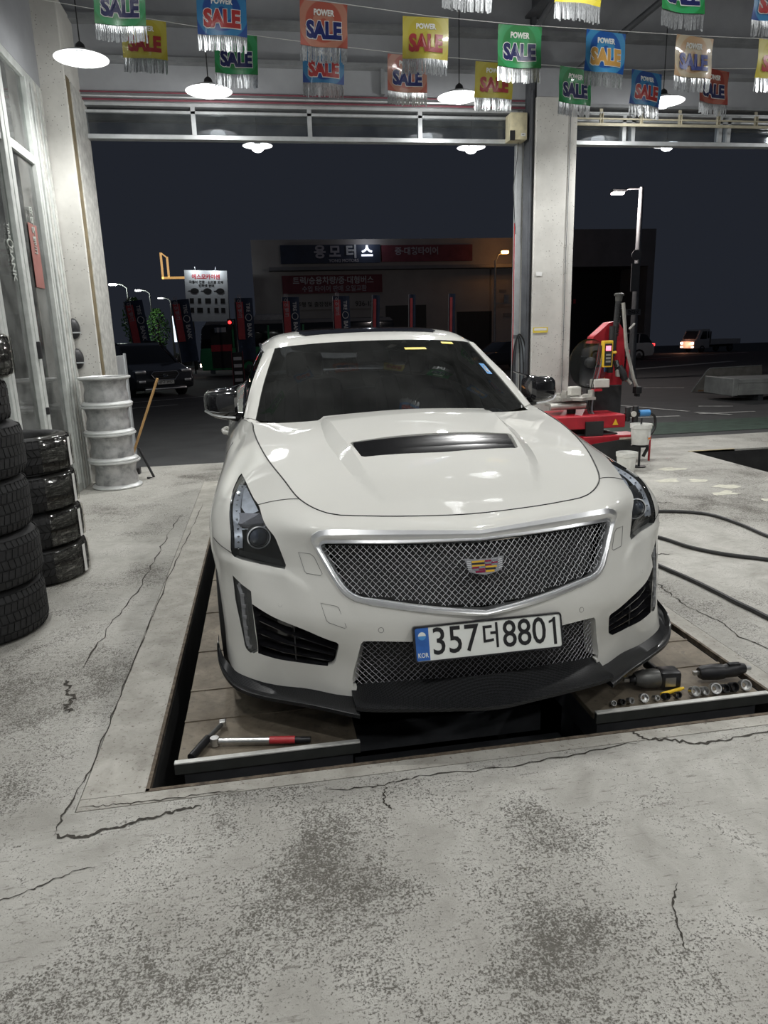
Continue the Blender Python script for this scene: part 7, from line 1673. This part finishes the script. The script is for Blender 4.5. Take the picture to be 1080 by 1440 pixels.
# ---- far lamps, trees, planter, signals
for k, (x, y, z, lb) in enumerate(((-10.0, 55, 5.2, 'far white street lamp, leftmost and highest of three'), (-10.0, 66, 5.45, 'far white street lamp, middle one of three'), (-9.7, 78, 5.4, 'far white street lamp, rightmost and lowest of three'))):
    t = thing('far_street_lamp', lb, 'street lamp', (x, y, gz(y)), 0, 'far white street lamps'); h = z - gz(y); mb = MB(); mb.tube([(.9, 0, 0), (.9, 0, h - .2), (.6, 0, h + .05), (.2, 0, h + .1)], .06, 6); mb.build('pole', 'plastic_dark', t, True); mb = MB(); mb.box(-.28, .22, -.12, .12, h, h + .12, bev=.03); mb.build('lamp_head', 'led_white', t)
    light((0, -.5, h - .4), (420, 260, 160)[k], (.9, 1, .9), .2, t)
def tree(label, x, y, h, seed, n=900):
    r = random.Random(seed); t = thing('street_tree', label, 'tree', (x, y, gz(y)), 0, 'trees at the far left'); mb = MB(); mb.tube([(0, 0, 0), (.05, 0, h * .4), (-.04, .05, h * .85)], [.13, .09, .04], 8)
    for k in range(7): a = r.uniform(0, 6.28); z0 = h * r.uniform(.35, .75); mb.tube([(0, 0, z0), (.5 * math.cos(a), .5 * math.sin(a), z0 + .7)], [.04, .015], 5)
    mb.build('trunk', 'bark', t, True); mb = MB()
    for k in range(n):
        a = r.uniform(0, 6.28); zz = h * (.38 + .62 * r.random()); rr = .75 * math.sqrt(r.random()) * math.sin(min(PI, max(.15, (zz / h - .3) / .75 * PI))) + .1; p = Vector((rr * math.cos(a), rr * math.sin(a), zz)); s_ = r.uniform(.06, .13); d = Vector((r.uniform(-1, 1), r.uniform(-1, 1), r.uniform(-1, .4))).normalized(); e = d.orthogonal().normalized()
        mb.add([p - d * s_, p + e * s_ * .5, p + d * s_, p - e * s_ * .5], [(0, 1, 2, 3)])
    o = mb.build('leaves', 'leaf_green', t); o['kind'] = 'stuff'
tree('slim leafy tree lit green under the far lamps, left one', -8.2, 51, 5.0, 1); tree('slim leafy tree lit green under the far lamps, right one', -7.5, 57, 4.6, 2)
t = thing('planter_bench', 'low slatted planter beyond the dark SUV', 'planter', (-7.4, 43.0, gz(43)))
for k in range(5): mb = MB(); mb.box(-1.0, 1.0, -.3, .3, .12 + .22 * k, .30 + .22 * k); mb.build('slat', 'planter_wood', t)
mb = MB(); mb.box(-.95, .95, -.25, .25, 0, 1.15); mb.build('planter_core', 'plastic_dark', t)
t = thing('shop_light_panel', 'bright shop window panel far behind the dark SUV', 'sign', (-6.0, 60, gz(60))); mb = MB(); mb.box(-.75, .75, 0, .1, 2.2, 4.2); mb.build('lit_panel', 'shop_white', t); mb = MB(); mb.box(-.9, -.75, 0, .1, 0, 4.3); mb.box(.75, .9, 0, .1, 0, 4.3); mb.build('panel_post', 'plastic_dark', t); mb = MB(); mb.box(.1, .7, -.02, 0, 2.9, 3.4); mb.build('red_shape', 'signal_red', t)
for k, (x, y, z, lb) in enumerate(((-1.52, 39.0, 2.05, 'red traffic signal seen over the bus roof'), (-2.2, 50.0, 4.75, 'small red signal hanging high right of the billboard'))):
    t = thing('traffic_signal', lb, 'traffic light', (x, y, gz(y))); h = z - gz(y); mb = MB(); mb.cyl((.25, .15, 0), (.25, .15, h + .3), .05, n=8); mb.tube([(.25, .15, h + .25), (.0, .1, h + .25)], .03, 6); mb.build('pole', 'plastic_dark', t, True); mb = MB(); mb.box(-.12, .12, 0, .12, h - .25, h + .3, bev=.02); mb.build('signal_case', 'plastic_dark', t); mb = MB(); mb.lathe([(.085, 0), (.085, .02), (.05, .045), (0, .05)], 14, Matrix.Translation((0, -.0, h + .12)) @ Matrix.Rotation(PI / 2, 4, 'X')); mb.build('red_lens', 'signal_red', t, True)
for k, (x, y, lb) in enumerate(((-7.9, 60, 'far car showing red tail lamps, left one'), (-6.9, 67, 'far car showing red tail lamps, right one'))):
    t = thing('far_car', lb, 'car', (x, y, gz(y)), 0, 'far cars on the street'); bevel_prism([(.85, .3), (.9, .8), (.7, .95), (.55, 1.4), (-.55, 1.4), (-.7, .95), (-.9, .8), (-.85, .3)], 2.0, .06).build('body', 'car_black', t, True, 40)
    for s in (1, -1): mb = MB(); mb.box(s * .65 - .18, s * .65 + .18, -2.04, -1.98, .72, .88, bev=.02); mb.build('tail_lamp', 'tail_red', t)
t = thing('striped_bollard', 'black kerb bollard with four white bars before the bus', 'bollard', (-.92, 28.5, gz(28.5))); mb = MB(); mb.box(-.2, .2, -.12, .12, 0, 1.25, bev=.03); mb.build('bollard_body', 'plastic_dark', t)
for z in (.15, .42, .69, .96): mb = MB(); mb.box(-.15, .15, -.135, -.118, z, z + .12); mb.build('white_bar', 'sign_letter', t)
for s in (-1, 1): mb = MB(); mb.box(s * .21 - .015, s * .21 + .015, -.13, -.1, 0, 1.3); mb.build('red_edge', 'sign_maroon', t)
# ---- steel ramp and sheet at the right
t = thing('steel_ramp', 'low grey steel vehicle ramp standing outside at the right edge', 'ramp', (11.28, 13.25, gz(13.25)), math.radians(-3)); mb = MB(); mb.box(-2.0, 2.9, -.5, .5, .34, .42, bev=.01); mb.build('deck', 'ramp_steel', t)
for y in (-.52, .52): mb = MB(); mb.box(-2.0, 2.9, y - .03, y + .03, .12, .22); mb.box(-2.0, 2.9, y - .015, y + .015, .22, .34); mb.build('side_beam', 'ramp_steel', t)
mb = MB(); mb.box(-2.12, -2.0, -.52, .52, .10, .44, bev=.012); mb.build('end_plate', 'ramp_steel', t)
for x in (-1.5, .4, 2.3): mb = MB(); mb.box(x - .05, x + .05, -.5, .5, 0, .12); mb.build('cross_foot', 'dark_steel', t)
t = thing('leaning_sheet', 'thin metal sheet propped up behind the steel ramp', 'sheet', (11.35, 15.3, gz(15.3)), math.radians(-10)); mb = MB(); mb.prism([(-1.40, 0), (-1.12, .52), (-1.06, .56), (.12, .60), (.2, .3), (.2, .0)], 0, .02, Matrix.Rotation(.25, 4, 'X') @ FRONT); mb.build('sheet_panel', 'plate_ply', t); mb = MB(); mb.tube([Matrix.Rotation(.25, 4, 'X') @ FRONT @ Vector(p) for p in ((-1.40, 0, .02), (-1.12, .52, .02), (-1.06, .56, .02), (.12, .60, .02))], .012, 6); mb.build('bright_edge', 'ramp_steel', t, True); mb = MB(); mb.box(-1.25, -.9, -.03, .0, 0, .18); mb.build('rusty_patch', 'ramp_rust', t)
